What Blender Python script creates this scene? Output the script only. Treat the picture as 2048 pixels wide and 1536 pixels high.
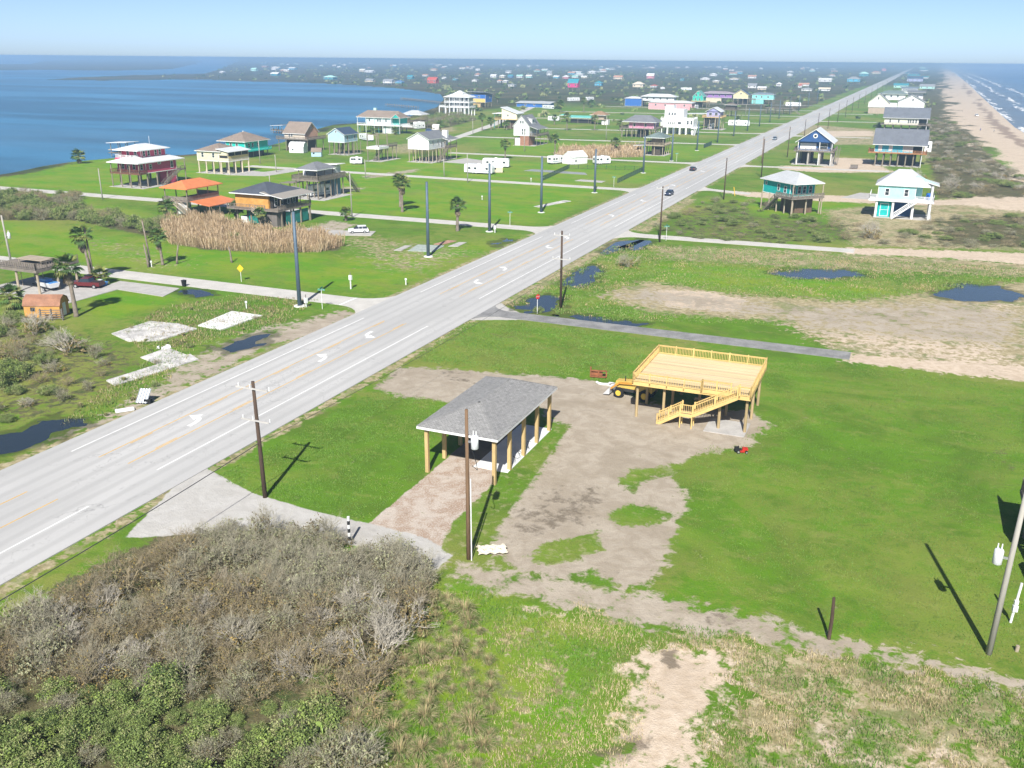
import bpy, math, random
import numpy as np
from mathutils import Vector, Matrix
sc = bpy.context.scene
for o in list(bpy.data.objects): bpy.data.objects.remove(o)
R = math.radians
rnd = random.Random(7)
# ------------------------------------------------------------ camera (drone, 38 m up; the highway runs along +Y)
cam = bpy.data.cameras.new('camera'); cam.sensor_width = 36; cam.sensor_fit = 'HORIZONTAL'
cam.lens = 36*1850/2048; cam.clip_start = .5; cam.clip_end = 80000
camo = bpy.data.objects.new('camera', cam); sc.collection.objects.link(camo)
az, pitch, roll = R(22.581), R(19.331), R(.5036)
r0 = Vector((math.cos(az), math.sin(az), 0))
fw = Vector((-math.sin(az)*math.cos(pitch), math.cos(az)*math.cos(pitch), -math.sin(pitch)))
up0 = r0.cross(fw)
cx = r0*math.cos(roll)+up0*math.sin(roll); cy = up0*math.cos(roll)-r0*math.sin(roll)
m = Matrix((cx, cy, -fw)).transposed().to_4x4(); m.translation = (0, 0, 38)
camo.matrix_world = m
sc.camera = camo
# ------------------------------------------------------------ sky and sun (shadows fall towards 105 deg from +X, sun 41 deg up)
SUN_EL, SH_AZ = 41., 105.5
wd = bpy.data.worlds.new('World'); sc.world = wd; wd.use_nodes = True
nt = wd.node_tree; nt.nodes.clear()
sky = nt.nodes.new('ShaderNodeTexSky'); sky.sky_type = 'NISHITA'; sky.sun_disc = False
sky.sun_elevation = R(SUN_EL); sky.altitude = 0; sky.air_density = .36; sky.dust_density = .55; sky.ozone_density = 1.6
sd = Vector((-math.cos(R(SH_AZ)), -math.sin(R(SH_AZ)), math.tan(R(SUN_EL)))).normalized()   # towards the sun
sky.sun_rotation = math.atan2(sd.x, sd.y)
bg = nt.nodes.new('ShaderNodeBackground'); bg.inputs[1].default_value = .09
wo = nt.nodes.new('ShaderNodeOutputWorld')
nt.links.new(sky.outputs[0], bg.inputs[0]); nt.links.new(bg.outputs[0], wo.inputs[0])
sl = bpy.data.lights.new('sun', 'SUN'); sl.energy = 4.6; sl.angle = R(.5); sl.color = (1, .975, .935)
so = bpy.data.objects.new('sun', sl); sc.collection.objects.link(so)
so.rotation_euler = sd.to_track_quat('Z', 'Y').to_euler(); so.location = (0, 0, 200)
sc.view_settings.view_transform = 'Standard'; sc.view_settings.look = 'None'
sc.view_settings.exposure = .8; sc.view_settings.gamma = 1
sc.cycles.max_bounces = 5; sc.cycles.diffuse_bounces = 3; sc.cycles.glossy_bounces = 2
sc.cycles.transmission_bounces = 2; sc.cycles.transparent_max_bounces = 4; sc.cycles.volume_bounces = 1
sc.cycles.caustics_reflective = False; sc.cycles.caustics_refractive = False
sc.cycles.use_adaptive_sampling = True; sc.cycles.adaptive_threshold = .02
sc.cycles.use_denoising = True
# ------------------------------------------------------------ materials
def S(r, g, b, k=1.):
    f = lambda c: ((c/255+.055)/1.055)**2.4 if c > 10 else c/255/12.92
    return (f(r)*k, f(g)*k, f(b)*k)
class NT:
    def __init__(s, name):
        s.m = bpy.data.materials.new(name); s.m.use_nodes = True; s.t = s.m.node_tree; s.t.nodes.clear()
        s.out = s.n('ShaderNodeOutputMaterial'); s.b = s.n('ShaderNodeBsdfPrincipled'); s.l(s.b.outputs[0], s.out.inputs[0])
        s.pos = s.n('ShaderNodeNewGeometry').outputs['Position']
    def n(s, t): return s.t.nodes.new(t)
    def l(s, a, b): s.t.links.new(a, b)
    def put(s, inp, v):
        if hasattr(v, 'is_linked') or hasattr(v, 'links'): s.l(v, inp)
        elif isinstance(v, (tuple, list)) and inp.type == 'RGBA': inp.default_value = (*v[:3], 1)
        else: inp.default_value = v
    def math(s, op, a, b=0., c=0., clamp=False):
        n = s.n('ShaderNodeMath'); n.operation = op; n.use_clamp = clamp
        s.put(n.inputs[0], a); s.put(n.inputs[1], b); s.put(n.inputs[2], c); return n.outputs[0]
    def mix(s, f, a, b, bt='MIX'):
        n = s.n('ShaderNodeMix'); n.data_type = 'RGBA'; n.blend_type = bt
        s.put(n.inputs[0], f); s.put(n.inputs[6], a); s.put(n.inputs[7], b); return n.outputs[2]
    def noise(s, scale, detail=3., rough=.55, vec=None, sx=None, dist=0.):
        n = s.n('ShaderNodeTexNoise'); n.inputs['Scale'].default_value = scale; n.inputs['Detail'].default_value = detail
        n.inputs['Roughness'].default_value = rough; n.inputs['Distortion'].default_value = dist
        v = vec or s.pos
        if sx:
            mp = s.n('ShaderNodeMapping'); mp.inputs['Scale'].default_value = sx; s.l(v, mp.inputs[0]); v = mp.outputs[0]
        s.l(v, n.inputs['Vector']); return n.outputs[0]
    def step(s, v, a, b):
        n = s.n('ShaderNodeMapRange'); n.interpolation_type = 'SMOOTHSTEP'
        s.put(n.inputs[0], v); n.inputs[1].default_value = a; n.inputs[2].default_value = b; return n.outputs[0]
    def bump(s, h, d=.05, st=.6):
        n = s.n('ShaderNodeBump'); n.inputs['Strength'].default_value = st; n.inputs['Distance'].default_value = d
        s.l(h, n.inputs['Height']); s.l(n.outputs[0], s.b.inputs['Normal'])
    def fin(s, col, rough=.8, spec=.3, metal=0.):
        s.put(s.b.inputs['Base Color'], col); s.put(s.b.inputs['Roughness'], rough)
        s.b.inputs['Specular IOR Level'].default_value = spec; s.b.inputs['Metallic'].default_value = metal; return s.m
_mc = {}
def mat(name, c, rough=.75, var=.14, scale=1.5, spec=.25, metal=0., bump=0., bscale=30., stretch=None):
    """plain procedural paint/wood/metal: colour broken up by two noises, some fine relief"""
    if name in _mc: return _mc[name]
    t = NT(name)
    a = t.noise(scale, 4, sx=stretch); b = t.noise(scale*9, 2, sx=stretch)
    f = t.math('ADD', t.math('MULTIPLY', a, .65), t.math('MULTIPLY', b, .35))
    f = t.step(f, .3, .7)
    lo = tuple(x*(1-var) for x in c); hi = tuple(min(.95, x*(1+var)) for x in c)
    col = t.mix(f, lo, hi)
    if bump: t.bump(t.noise(bscale, 3, sx=stretch), bump)
    _mc[name] = t.fin(col, rough, spec, metal); return _mc[name]
def siding(name, c, pitch_=.2):
    """painted lap siding: lap lines as fine relief, weathered colour"""
    if name in _mc: return _mc[name]
    t = NT(name)
    sx = t.n('ShaderNodeSeparateXYZ'); t.l(t.pos, sx.inputs[0])
    fr = t.math('FRACT', t.math('DIVIDE', sx.outputs[2], pitch_))
    w = t.noise(.8, 4); v = t.noise(9, 3, sx=(1, 1, .15))
    f = t.step(t.math('ADD', t.math('MULTIPLY', w, .6), t.math('MULTIPLY', v, .4)), .3, .7)
    col = t.mix(f, tuple(x*.86 for x in c), tuple(min(.9, x*1.06) for x in c))
    t.bump(fr, .03, .5)
    _mc[name] = t.fin(col, .65, .25); return _mc[name]
def shingle(name, c, var=.3):
    if name in _mc: return _mc[name]
    t = NT(name)
    a = t.noise(3.5, 3, sx=(1, 1, 2)); b = t.noise(.35, 4)
    br = t.n('ShaderNodeTexBrick'); br.inputs['Scale'].default_value = 1.4; t.l(t.pos, br.inputs['Vector'])
    br.inputs['Color1'].default_value = (.3, .3, .3, 1); br.inputs['Color2'].default_value = (.8, .8, .8, 1); br.inputs['Mortar'].default_value = (.15, .15, .15, 1)
    br.inputs['Mortar Size'].default_value = .012
    f = t.math('ADD', t.math('MULTIPLY', a, .35), t.math('MULTIPLY', b, .35))
    f = t.math('ADD', f, t.math('MULTIPLY', br.outputs[0], .3))
    col = t.mix(t.step(f, .25, .75), tuple(x*(1-var) for x in c), tuple(min(.9, x*(1+var)) for x in c))
    _mc[name] = t.fin(col, .85, .2); return _mc[name]
# ------------------------------------------------------------ mesh builder
class MB:
    def __init__(s): s.v = []; s.f = []; s.mi = []
    def quad(s, a, b, c, d, mi=0):
        n = len(s.v); s.v += [a, b, c, d]; s.f.append((n, n+1, n+2, n+3)); s.mi.append(mi); return s
    def tri(s, a, b, c, mi=0):
        n = len(s.v); s.v += [a, b, c]; s.f.append((n, n+1, n+2)); s.mi.append(mi); return s
    def solid(s, bot, top, mi=0, mt=None, mb=None):
        """closed prism between two equal rings (counter-clockwise from above)"""
        n = len(s.v); k = len(bot); s.v += list(bot)+list(top)
        s.f.append(tuple(range(n+k-1, n-1, -1))); s.mi.append(mi if mb is None else mb)
        s.f.append(tuple(range(n+k, n+2*k))); s.mi.append(mi if mt is None else mt)
        for i in range(k):
            j = (i+1) % k; s.f.append((n+i, n+j, n+k+j, n+k+i)); s.mi.append(mi)
        return s
    def box(s, x0, x1, y0, y1, z0, z1, mi=0):
        r = lambda z: [(x0, y0, z), (x1, y0, z), (x1, y1, z), (x0, y1, z)]
        return s.solid(r(z0), r(z1), mi)
    def cbox(s, c, sx, sy, sz, mi=0): return s.box(c[0]-sx/2, c[0]+sx/2, c[1]-sy/2, c[1]+sy/2, c[2]-sz/2, c[2]+sz/2, mi)
    def tube(s, pts, rad, n=6, mi=0, cap=True):
        """tapered tube along a polyline"""
        pts = [Vector(p) for p in pts]
        if not isinstance(rad, (list, tuple)): rad = [rad]*len(pts)
        base = len(s.v); side = None
        for i, p in enumerate(pts):
            d = (pts[min(i+1, len(pts)-1)]-pts[max(i-1, 0)])
            d = d.normalized() if d.length > 1e-9 else Vector((0, 0, 1))
            if side is None:
                side = d.cross(Vector((0, 0, 1)) if abs(d.z) < .9 else Vector((1, 0, 0))).normalized()
            else:
                side = side-d*side.dot(d); side = side.normalized() if side.length > 1e-6 else d.orthogonal().normalized()
            q = d.cross(side)
            for k in range(n):
                a = 2*math.pi*k/n; s.v.append(tuple(p+(side*math.cos(a)+q*math.sin(a))*rad[i]))
        for i in range(len(pts)-1):
            for k in range(n):
                j = (k+1) % n; a = base+i*n
                s.f.append((a+k, a+j, a+n+j, a+n+k)); s.mi.append(mi)
        if cap:
            s.f.append(tuple(base+n-1-k for k in range(n))); s.mi.append(mi)
            e = base+(len(pts)-1)*n; s.f.append(tuple(e+k for k in range(n))); s.mi.append(mi)
        return s
    def bar(s, a, b, w, h=None, mi=0):
        """rectangular bar from a to b (h measured upwards)"""
        h = h or w; a = Vector(a); b = Vector(b); d = (b-a).normalized()
        sd_ = d.cross(Vector((0, 0, 1)))
        sd_ = sd_.normalized() if sd_.length > 1e-4 else Vector((1, 0, 0))
        u = sd_.cross(d).normalized()
        q = [a+sd_*x*w/2+u*y*h/2 for x, y in ((-1, -1), (1, -1), (1, 1), (-1, 1))]
        t = [p+(b-a) for p in q]
        return s.solid([tuple(p) for p in q], [tuple(p) for p in t], mi)
    def mesh(s, name, mats, smooth=False):
        me = bpy.data.meshes.new(name); me.from_pydata(s.v, [], s.f)
        for mm in (mats if isinstance(mats, (list, tuple)) else [mats]): me.materials.append(mm)
        if any(s.mi): me.polygons.foreach_set('material_index', s.mi)
        if smooth: me.polygons.foreach_set('use_smooth', [True]*len(s.f))
        me.update(); return me
    def obj(s, name, mats, par=None, smooth=False): return link(name, s.mesh(name, mats, smooth), par)
col = sc.collection
def link(name, me, par=None, loc=None, rz=None, sc_=None):
    o = bpy.data.objects.new(name, me); col.objects.link(o)
    if par: o.parent = par
    if loc is not None: o.location = loc
    if rz is not None: o.rotation_euler = (0, 0, rz)
    if sc_ is not None: o.scale = sc_ if isinstance(sc_, (tuple, list)) else (sc_,)*3
    return o
def tag(o, label, cat, group=None):
    o['label'] = label; o['category'] = cat
    if group: o['group'] = group
    return o
def thing(name, label, cat, loc=(0, 0, 0), rz=0., group=None):
    o = bpy.data.objects.new(name, None); o.empty_display_size = .5; col.objects.link(o)
    o.location = loc; o.rotation_euler = (0, 0, rz); return tag(o, label, cat, group)
def struct(o, kind='structure'): o['kind'] = kind; return o
def copy_tree(o, parent=None):
    c = o.copy(); col.objects.link(c); c.parent = parent
    for ch in o.children: copy_tree(ch, c)
    return c
BAY = [(-282, 226), (-276, 150), (-270, 0), (-270, -800), (-30000, -800), (-30000, 32000), (-24818, 31636), (-8761, 11088), (-3684, 4588), (-2160, 2631), (-1592, 1884), (-1552, 1611), (-1463, 1386), (-1345, 1201), (-1250, 1225), (-1206, 1404), (-1121, 1376), (-1045, 1347), (-931, 1338), (-777, 1254), (-671, 1179), (-568, 1074), (-502, 995), (-436, 871), (-371, 729), (-355, 681), (-317, 573), (-312, 530), (-324, 498), (-310, 457), (-285, 410), (-271, 364), (-271, 330), (-273, 314), (-275, 306), (-290, 286), (-293, 268), (-291, 255), (-283, 234)]
ISLAND = [(-2242, 1766), (-2286, 1986), (-2102, 2116), (-2231, 2479), (-3708, 4312), (-6350, 7529), (-9023, 9671), (-6387, 5705), (-3794, 3302), (-3818, 3013)]
SEA = [(200, -2000), (95, 0), (78, 200), (68, 400), (62, 550), (60, 690), (63, 850), (66, 1000), (76, 1500), (87, 2013), (130, 4500), (205, 10264), (600, 31000), (31000, 31000), (31000, -2000)]
REGIONS = {
 'dirt': [
  ( [(-56.5, 91.9), (-57.4, 100.0), (-50.9, 102.3), (-44.5, 103.0), (-38.9, 104.6), (-32.9, 105.6), (-28.7, 103.4), (-24.7, 100.2), (-17.2, 101.0), (-13.0, 102.9), (-10.2, 99.0), (-11.5, 92.3), (-14.3, 88.9), (-16.4, 86.6), (-17.9, 83.3), (-14.5, 76.9), (-14.0, 69.0), (-13.5, 64.7), (-14.2, 61.2), (-16.0, 59.7), (-18.8, 61.6), (-20.5, 59.3), (-24.7, 59.4), (-27.0, 61.0), (-28.3, 66.1), (-29.1, 74.6), (-30.5, 89.7), (-32.2, 90.1), (-37.4, 95.6), (-42.8, 93.2), (-46.1, 91.2), (-51.9, 90.1)] , 1.2 , 1 ),
  ( [(-30.9, 58.0), (-25.6, 59.3), (-18.2, 59.8), (-13.7, 60.5), (-6.9, 60.3), (0.8, 60.2), (13.1, 60.3), (12.9, 58.3), (2.5, 57.9), (-5.6, 56.8), (-12.4, 55.6), (-17.9, 55.5), (-23.9, 55.5), (-28.1, 55.9)] , 1.6 , 0.74 ),
  ( [(-79.2, 61.6), (-78.7, 71.9), (-79.6, 81.6), (-81.2, 97.8), (-81.1, 111.7), (-79.8, 122.1), (-77.2, 121.6), (-76.1, 109.6), (-78.9, 101.4), (-77.9, 88.6), (-78.0, 79.0), (-77.7, 69.9)] , 1.2 , 0.9 ),
  ( [(-164.6, 310.2), (-172.1, 276.8), (-165.4, 270.8), (-160.3, 294.4), (-168.6, 325.9)] , 2 , 0.7 ),
  ( [(-160.2, 236.4), (-162.4, 252.1), (-153.5, 252.5), (-152.9, 240.0)] , 2 , 0.6 ),
  ( [(-128.7, 183.9), (-130.5, 195.1), (-120.7, 193.2), (-119.1, 186.2), (-119.0, 177.5)] , 2 , 0.7 ),
  ( [(-46.4, 148.4), (-41.5, 146.8), (-35.9, 145.0), (-15.1, 144.9), (-11.6, 140.3), (9.1, 141.1), (19.4, 143.2), (21.5, 166.6), (9.8, 170.3), (-16.3, 154.6), (-23.6, 158.8), (-40.3, 158.5)] , 5 , 0.62 ),
  ( [(-77.2, 69.3), (-77.1, 77.9), (-77.5, 88.2), (-78.9, 101.4), (-76.9, 110.7), (-77.4, 119.8), (-81.2, 124.2), (-82.8, 114.1), (-86.6, 109.3), (-86.2, 95.5), (-84.4, 86.8), (-81.0, 78.1), (-79.9, 68.1)] , 2.2 , 0.62 ),
 ],
 'gravel': [
  ( [(-38.8, 61.1), (-38.8, 72.8), (-38.9, 80.9), (-34.5, 80.0), (-32.1, 72.6), (-31.3, 61.4), (-29.7, 59.6), (-33.0, 58.9)] , 0.7 , 1 ),
 ],
 'apron': [
  ( [(-56.2, 51.0), (-61.0, 65.6), (-52.0, 62.2), (-44.9, 61.4), (-38.9, 61.3), (-33.2, 61.1), (-29.7, 59.6), (-30.1, 56.0), (-33.4, 57.1), (-38.4, 57.6), (-45.3, 57.6)] , 0.5 , 1 ),
  ( [(-59.8, 124.6), (-59.6, 137.7), (-57.5, 135.0), (-53.7, 132.3), (-51.3, 130.4), (-52.0, 128.1), (-56.2, 126.2)] , 0.6 , 1 ),
 ],
 'sand': [
  ( [(-13.1, 51.1), (-11.8, 53.2), (-7.3, 55.1), (-6.1, 53.9), (-6.3, 49.9), (-6.5, 47.3), (-6.6, 44.9), (-6.6, 42.3), (-11.5, 40.2), (-10.9, 43.0), (-10.5, 44.1), (-11.6, 46.6), (-11.4, 48.8)] , 2.6 , 1 ),
  ( [(-38.9, 156.7), (-28.9, 159.2), (-21.5, 156.0), (-21.6, 146.9), (-33.6, 146.0)] , 2 , 0.95 ),
  ( [(-13.8, 140.8), (-1.7, 157.7), (13.7, 172.1), (22.8, 180.2), (18.1, 128.4), (8.8, 128.2), (-2.4, 129.5)] , 6 , 0.56 ),
  ( [(-4.5, 130.8), (21.1, 135.3), (20.3, 127.7), (-4.2, 127.0)] , 1.5 , 1 ),
  ( [(-10.1, 212.4), (5.9, 217.4), (30.3, 222.3), (28.9, 209.5), (5.9, 208.6), (-9.6, 204.7)] , 2 , 1 ),
  ( [(-55.9, 294.4), (-40.7, 295.4), (-17.6, 299.4), (8.8, 299.5), (39.7, 311.3), (38.0, 294.7), (7.4, 289.0), (-20.6, 284.0), (-41.9, 283.9)] , 2 , 0.95 ),
  ( [(-27.8, 423.4), (-14.8, 423.1), (-3.9, 373.9), (-29.1, 361.1), (-43.8, 364.5), (-45.7, 379.1), (-30.9, 380.7)] , 3 , 0.95 ),
  ( [(-47.3, 587.8), (-21.8, 602.2), (-18.6, 561.0), (-42.1, 544.0)] , 3 , 0.95 ),
  ( [(13.1, 309.7), (40.6, 319.7), (36.9, 284.5), (20.2, 288.0)] , 3 , 0.8 ),
  ( [(-9.4, 58.2), (0.8, 60.2), (13.1, 60.2), (12.9, 58.2), (4.1, 58.6), (-5.6, 57.1)] , 1.8 , 0.72 ),
  ( [(-1.5, 49.9), (7.0, 51.6), (12.1, 50.3), (-3.5, 43.6)] , 2.5 , 0.5 ),
  ( [(-23.7, 53.7), (-22.1, 55.1), (-16.2, 55.9), (-16.5, 54.7), (-21.0, 53.4)] , 1.0 , 0.55 ),
 ],
 'dry': [
  ( [(-18.1, 59.5), (-13.5, 60.0), (-5.9, 59.0), (0.8, 59.6), (13.1, 59.6), (11.9, 48.6), (-6.3, 40.8), (-6.3, 49.9), (-12.2, 54.9), (-17.8, 55.2)] , 3 , 0.6 ),
  ( [(-46.4, 148.4), (-41.6, 163.2), (-23.7, 159.6), (-5.9, 163.1), (27.7, 197.5), (20.2, 127.3), (-3.7, 128.9), (-14.9, 143.4), (-34.6, 140.0)] , 5 , 0.9 ),
  ( [(-50.5, 196.5), (-29.1, 203.5), (-6.7, 206.1), (29.4, 213.4), (27.4, 195.1), (10.3, 192.8), (-12.0, 186.4), (-26.1, 184.9), (-43.6, 182.1)] , 5 , 0.8 ),
  ( [(-59.0, 136.9), (-58.5, 163.8), (-58.5, 199.3), (-55.5, 202.1), (-55.4, 163.8), (-56.2, 135.0)] , 1.5 , 0.85 ),
  ( [(-20.3, 266.4), (43.1, 343.4), (30.6, 225.4), (-9.2, 214.7)] , 6 , 0.85 ),
  ( [(-28.8, 50.4), (-23.9, 55.5), (-14.2, 55.4), (-10.3, 43.3), (-10.8, 38.9), (-23.2, 33.5), (-27.8, 44.5)] , 3 , 0.4 ),
  ( [(-142.2, 401.3), (-113.4, 422.2), (-103.6, 386.1), (-130.6, 362.8)] , 5 , 0.9 ),
  ( [(-75.3, 605.6), (-55.3, 643.5), (-12.3, 607.6), (-9.3, 502.0), (-36.1, 487.5)] , 6 , 0.8 ),
  ( [(1.9, 524.4), (31.7, 524.1), (27.1, 429.2), (6.4, 407.9)] , 6 , 0.85 ),
  ( [(-58.4, 212.1), (-58.5, 278.1), (-54.6, 273.0), (-53.5, 212.2)] , 2 , 0.7 ),
  ( [(-180.4, 155.5), (-148.0, 156.9), (-118.4, 141.9), (-123.0, 125.6), (-155.3, 135.3)] , 14 , 0.5 ),
  ( [(-123.0, 175.6), (-110.4, 185.1), (-77.0, 177.9), (-77.3, 146.7), (-95.0, 147.8)] , 8 , 0.5 ),
  ( [(-227.3, 384.4), (-215.7, 422.8), (-187.5, 377.2), (-199.6, 345.3)] , 5 , 0.6 ),
  ( [(-284.7, 537.7), (-276.3, 560.0), (-234.8, 481.9), (-238.0, 455.0)] , 5 , 0.8 ),
 ],
 'scrub': [
  ( [(-103.5, 98.6), (-105.7, 110.3), (-99.8, 120.1), (-86.7, 122.4), (-83.9, 110.5), (-87.8, 97.4), (-80.3, 82.3), (-78.6, 70.3), (-81.4, 67.4), (-86.1, 77.7), (-89.1, 89.3)] , 3 , 0.36 ),
  ( [(-54.7, 34.6), (-55.0, 38.0), (-55.2, 44.9), (-54.0, 53.4), (-44.7, 56.7), (-31.6, 56.4), (-29.4, 54.6), (-27.9, 49.5), (-28.4, 45.4), (-23.1, 32.8), (-41.9, 24.7)] , 1.5 , 1 ),
  ( [(-139.0, 102.1), (-114.9, 96.4), (-103.2, 96.4), (-92.4, 92.7), (-86.6, 89.2), (-83.4, 78.9), (-82.3, 70.3), (-84.8, 62.8), (-85.3, 59.6)] , 4 , 0.5 ),
  ( [(-243.9, 191.5), (-216.7, 196.9), (-194.4, 177.4), (-158.2, 169.8), (-152.1, 158.3), (-186.3, 168.2), (-204.6, 159.5)] , 2 , 0.95 ),
  ( [(5.4, 773.9), (21.6, 783.6), (31.2, 514.4), (34.8, 422.6), (42.4, 336.5), (40.1, 314.8), (8.9, 304.1), (7.8, 408.7), (6.7, 544.5)] , 4 , 0.9 ),
  ( [(-56.0, 217.0), (-53.7, 268.9), (-40.1, 281.3), (-32.8, 250.9), (-7.8, 248.0), (-5.4, 221.0), (-29.3, 205.2), (-47.4, 206.6)] , 5 , 0.5 ),
  ( [(7.2, 261.2), (37.4, 289.5), (31.0, 228.6), (7.0, 223.6)] , 6 , 0.75 ),
  ( [(-291.2, 481.9), (-322.7, 649.8), (-269.8, 588.5), (-250.9, 505.0), (-267.4, 463.5)] , 4 , 0.8 ),
  ( [(-152.3, 161.7), (-116.9, 178.5), (-106.4, 164.0), (-117.1, 156.1), (-133.6, 151.3), (-148.0, 156.9)] , 2 , 0.8 ),
 ],
 'vivid': [
  ( [(-312.7, 243.6), (-289.0, 284.6), (-241.8, 284.0), (-222.0, 300.3), (-188.2, 317.8), (-187.5, 377.2), (-83.1, 287.5), (-80.1, 209.4), (-139.4, 204.0), (-190.9, 206.2), (-261.7, 202.6)] , 10 , 1 ),
  ( [(-236.0, 181.9), (-152.3, 161.7), (-172.2, 183.6), (-215.5, 197.5)] , 6 , 0.8 ),
  ( [(-213.4, 163.8), (-149.0, 156.5), (-103.6, 159.6), (-77.8, 197.0), (-76.8, 153.8), (-76.8, 133.7), (-85.2, 130.6), (-134.9, 129.3), (-169.6, 128.6)] , 8 , 0.85 ),
  ( [(-127.5, 115.1), (-113.9, 119.3), (-107.2, 116.6), (-108.5, 97.8)] , 3 , 1 ),
  ( [(-157.8, 344.2), (-74.2, 366.4), (-76.1, 297.9), (-130.5, 301.1)] , 10 , 0.9 ),
  ( [(-213.8, 441.6), (-69.2, 454.5), (-77.4, 381.6), (-158.9, 366.7)] , 12 , 0.85 ),
  ( [(-45.7, 178.4), (-27.9, 184.1), (-6.9, 179.2), (5.8, 172.4), (-5.9, 163.1), (-23.9, 160.7), (-40.8, 163.6)] , 5 , 0.9 ),
  ( [(-54.1, 271.0), (-39.9, 289.7), (-8.8, 293.2), (-7.4, 263.1), (-34.0, 250.3)] , 5 , 0.8 ),
  ( [(-30.4, 51.9), (-28.6, 56.5), (-21.8, 56.4), (-14.0, 54.8), (-11.1, 43.9), (-13.5, 40.1), (-18.3, 35.7), (-25.4, 41.6)] , 3 , 0.8 ),
  ( [(-2.2, 56.2), (2.9, 56.6), (5.6, 53.5), (1.3, 52.1)] , 2 , 0.6 ),
 ],
 'lawn': [
  ( [(-306.4, 246.8), (-286.1, 281.7), (-239.5, 281.3), (-216.7, 293.0), (-183.7, 310.0), (-84.5, 286.8), (-83.9, 209.2), (-139.4, 204.0), (-190.9, 206.2), (-256.4, 205.3)] , 6 , 1 ),
  ( [(-95.3, 131.9), (-85.2, 130.6), (-77.5, 134.1), (-81.5, 188.4), (-111.8, 212.8), (-121.0, 176.5), (-140.1, 148.2), (-144.4, 135.0)] , 6 , 0.6 ),
  ( [(-16.0, 94.9), (-10.8, 103.8), (-14.7, 126.5), (-3.6, 127.3), (20.1, 126.2), (13.3, 62.3), (0.7, 60.5), (-10.5, 63.6), (-16.5, 80.7)] , 3 , 0.9 ),
  ( [(-58.4, 103.1), (-59.5, 124.1), (-50.6, 128.7), (-31.2, 127.1), (-30.2, 120.8), (-28.6, 105.4), (-44.7, 103.5)] , 3 , 0.9 ),
  ( [(-58.0, 62.4), (-56.1, 95.2), (-45.8, 91.3), (-39.5, 73.1), (-39.0, 61.4)] , 2 , 0.8 ),
  ( [(-124.7, 112.4), (-112.6, 117.9), (-108.7, 116.0), (-109.5, 98.8)] , 2 , 1 ),
 ],
 'mud': [
  ( [(-14.0, 41.4), (-12.1, 43.0), (-10.5, 44.5), (-9.5, 44.6), (-9.5, 43.1), (-11.7, 41.7)] , 0.7 , 0.9 ),
  ( [(-24.9, 47.5), (-23.6, 48.8), (-21.7, 47.8), (-22.6, 45.9)] , 0.8 , 0.7 ),
  ( [(-11.1, 53.5), (-10.1, 53.9), (-9.4, 52.0), (-10.1, 51.3)] , 0.5 , 1 ),
  ( [(-28.3, 65.6), (-27.8, 74.0), (-23.8, 76.9), (-20.2, 76.1), (-20.6, 70.0), (-22.8, 65.6), (-26.3, 63.1)] , 2.2 , 0.62 ),
  ( [(-8.3, 59.9), (-6.0, 59.6), (-6.8, 57.8), (-9.4, 58.2)] , 1 , 0.7 ),
  ( [(-58.4, 113.4), (-55.9, 121.7), (-49.9, 122.9), (-45.7, 116.4), (-54.0, 117.6), (-54.9, 109.6)] , 1.2 , 0.42 ),
  ( [(-53.9, 101.6), (-48.8, 102.3), (-45.1, 98.1), (-49.4, 97.1)] , 1.2 , 0.55 ),
  ( [(-57.2, 91.6), (-57.4, 100.0), (-56.0, 99.5), (-55.7, 90.9)] , 0.8 , 0.6 ),
  ( [(-86.1, 81.8), (-86.9, 86.8), (-84.8, 85.5), (-82.9, 80.1)] , 0.8 , 0.6 ),
  ( [(11.0, 105.5), (12.7, 105.7), (16.0, 98.2), (15.5, 93.0), (13.0, 96.9), (11.3, 100.2)] , 2.0 , 0.5 ),
 ],
 'isl': [
  ( [(-20.3, 71.1), (-19.6, 74.0), (-17.4, 74.6), (-15.0, 73.5), (-16.1, 71.3), (-18.7, 69.4)] , 0.9 , 1 ),
  ( [(-24.3, 61.6), (-23.0, 65.0), (-20.2, 67.9), (-18.9, 65.0), (-20.7, 62.3), (-22.8, 60.9)] , 0.9 , 1 ),
  ( [(-22.0, 78.9), (-21.3, 81.8), (-18.2, 83.8), (-16.8, 81.8), (-19.0, 79.0), (-19.5, 76.4)] , 0.8 , 0.8 ),
  ( [(-18.2, 59.8), (-16.6, 61.0), (-16.0, 60.3), (-17.7, 59.3)] , 0.5 , 0.8 ),
  ( [(-30.7, 90.3), (-29.2, 74.9), (-28.5, 63.1), (-28.2, 59.0), (-31.0, 59.9), (-32.1, 64.0), (-32.1, 72.6), (-33.5, 87.9)] , 0.5 , 1.2 ),
 ],
}
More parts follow.
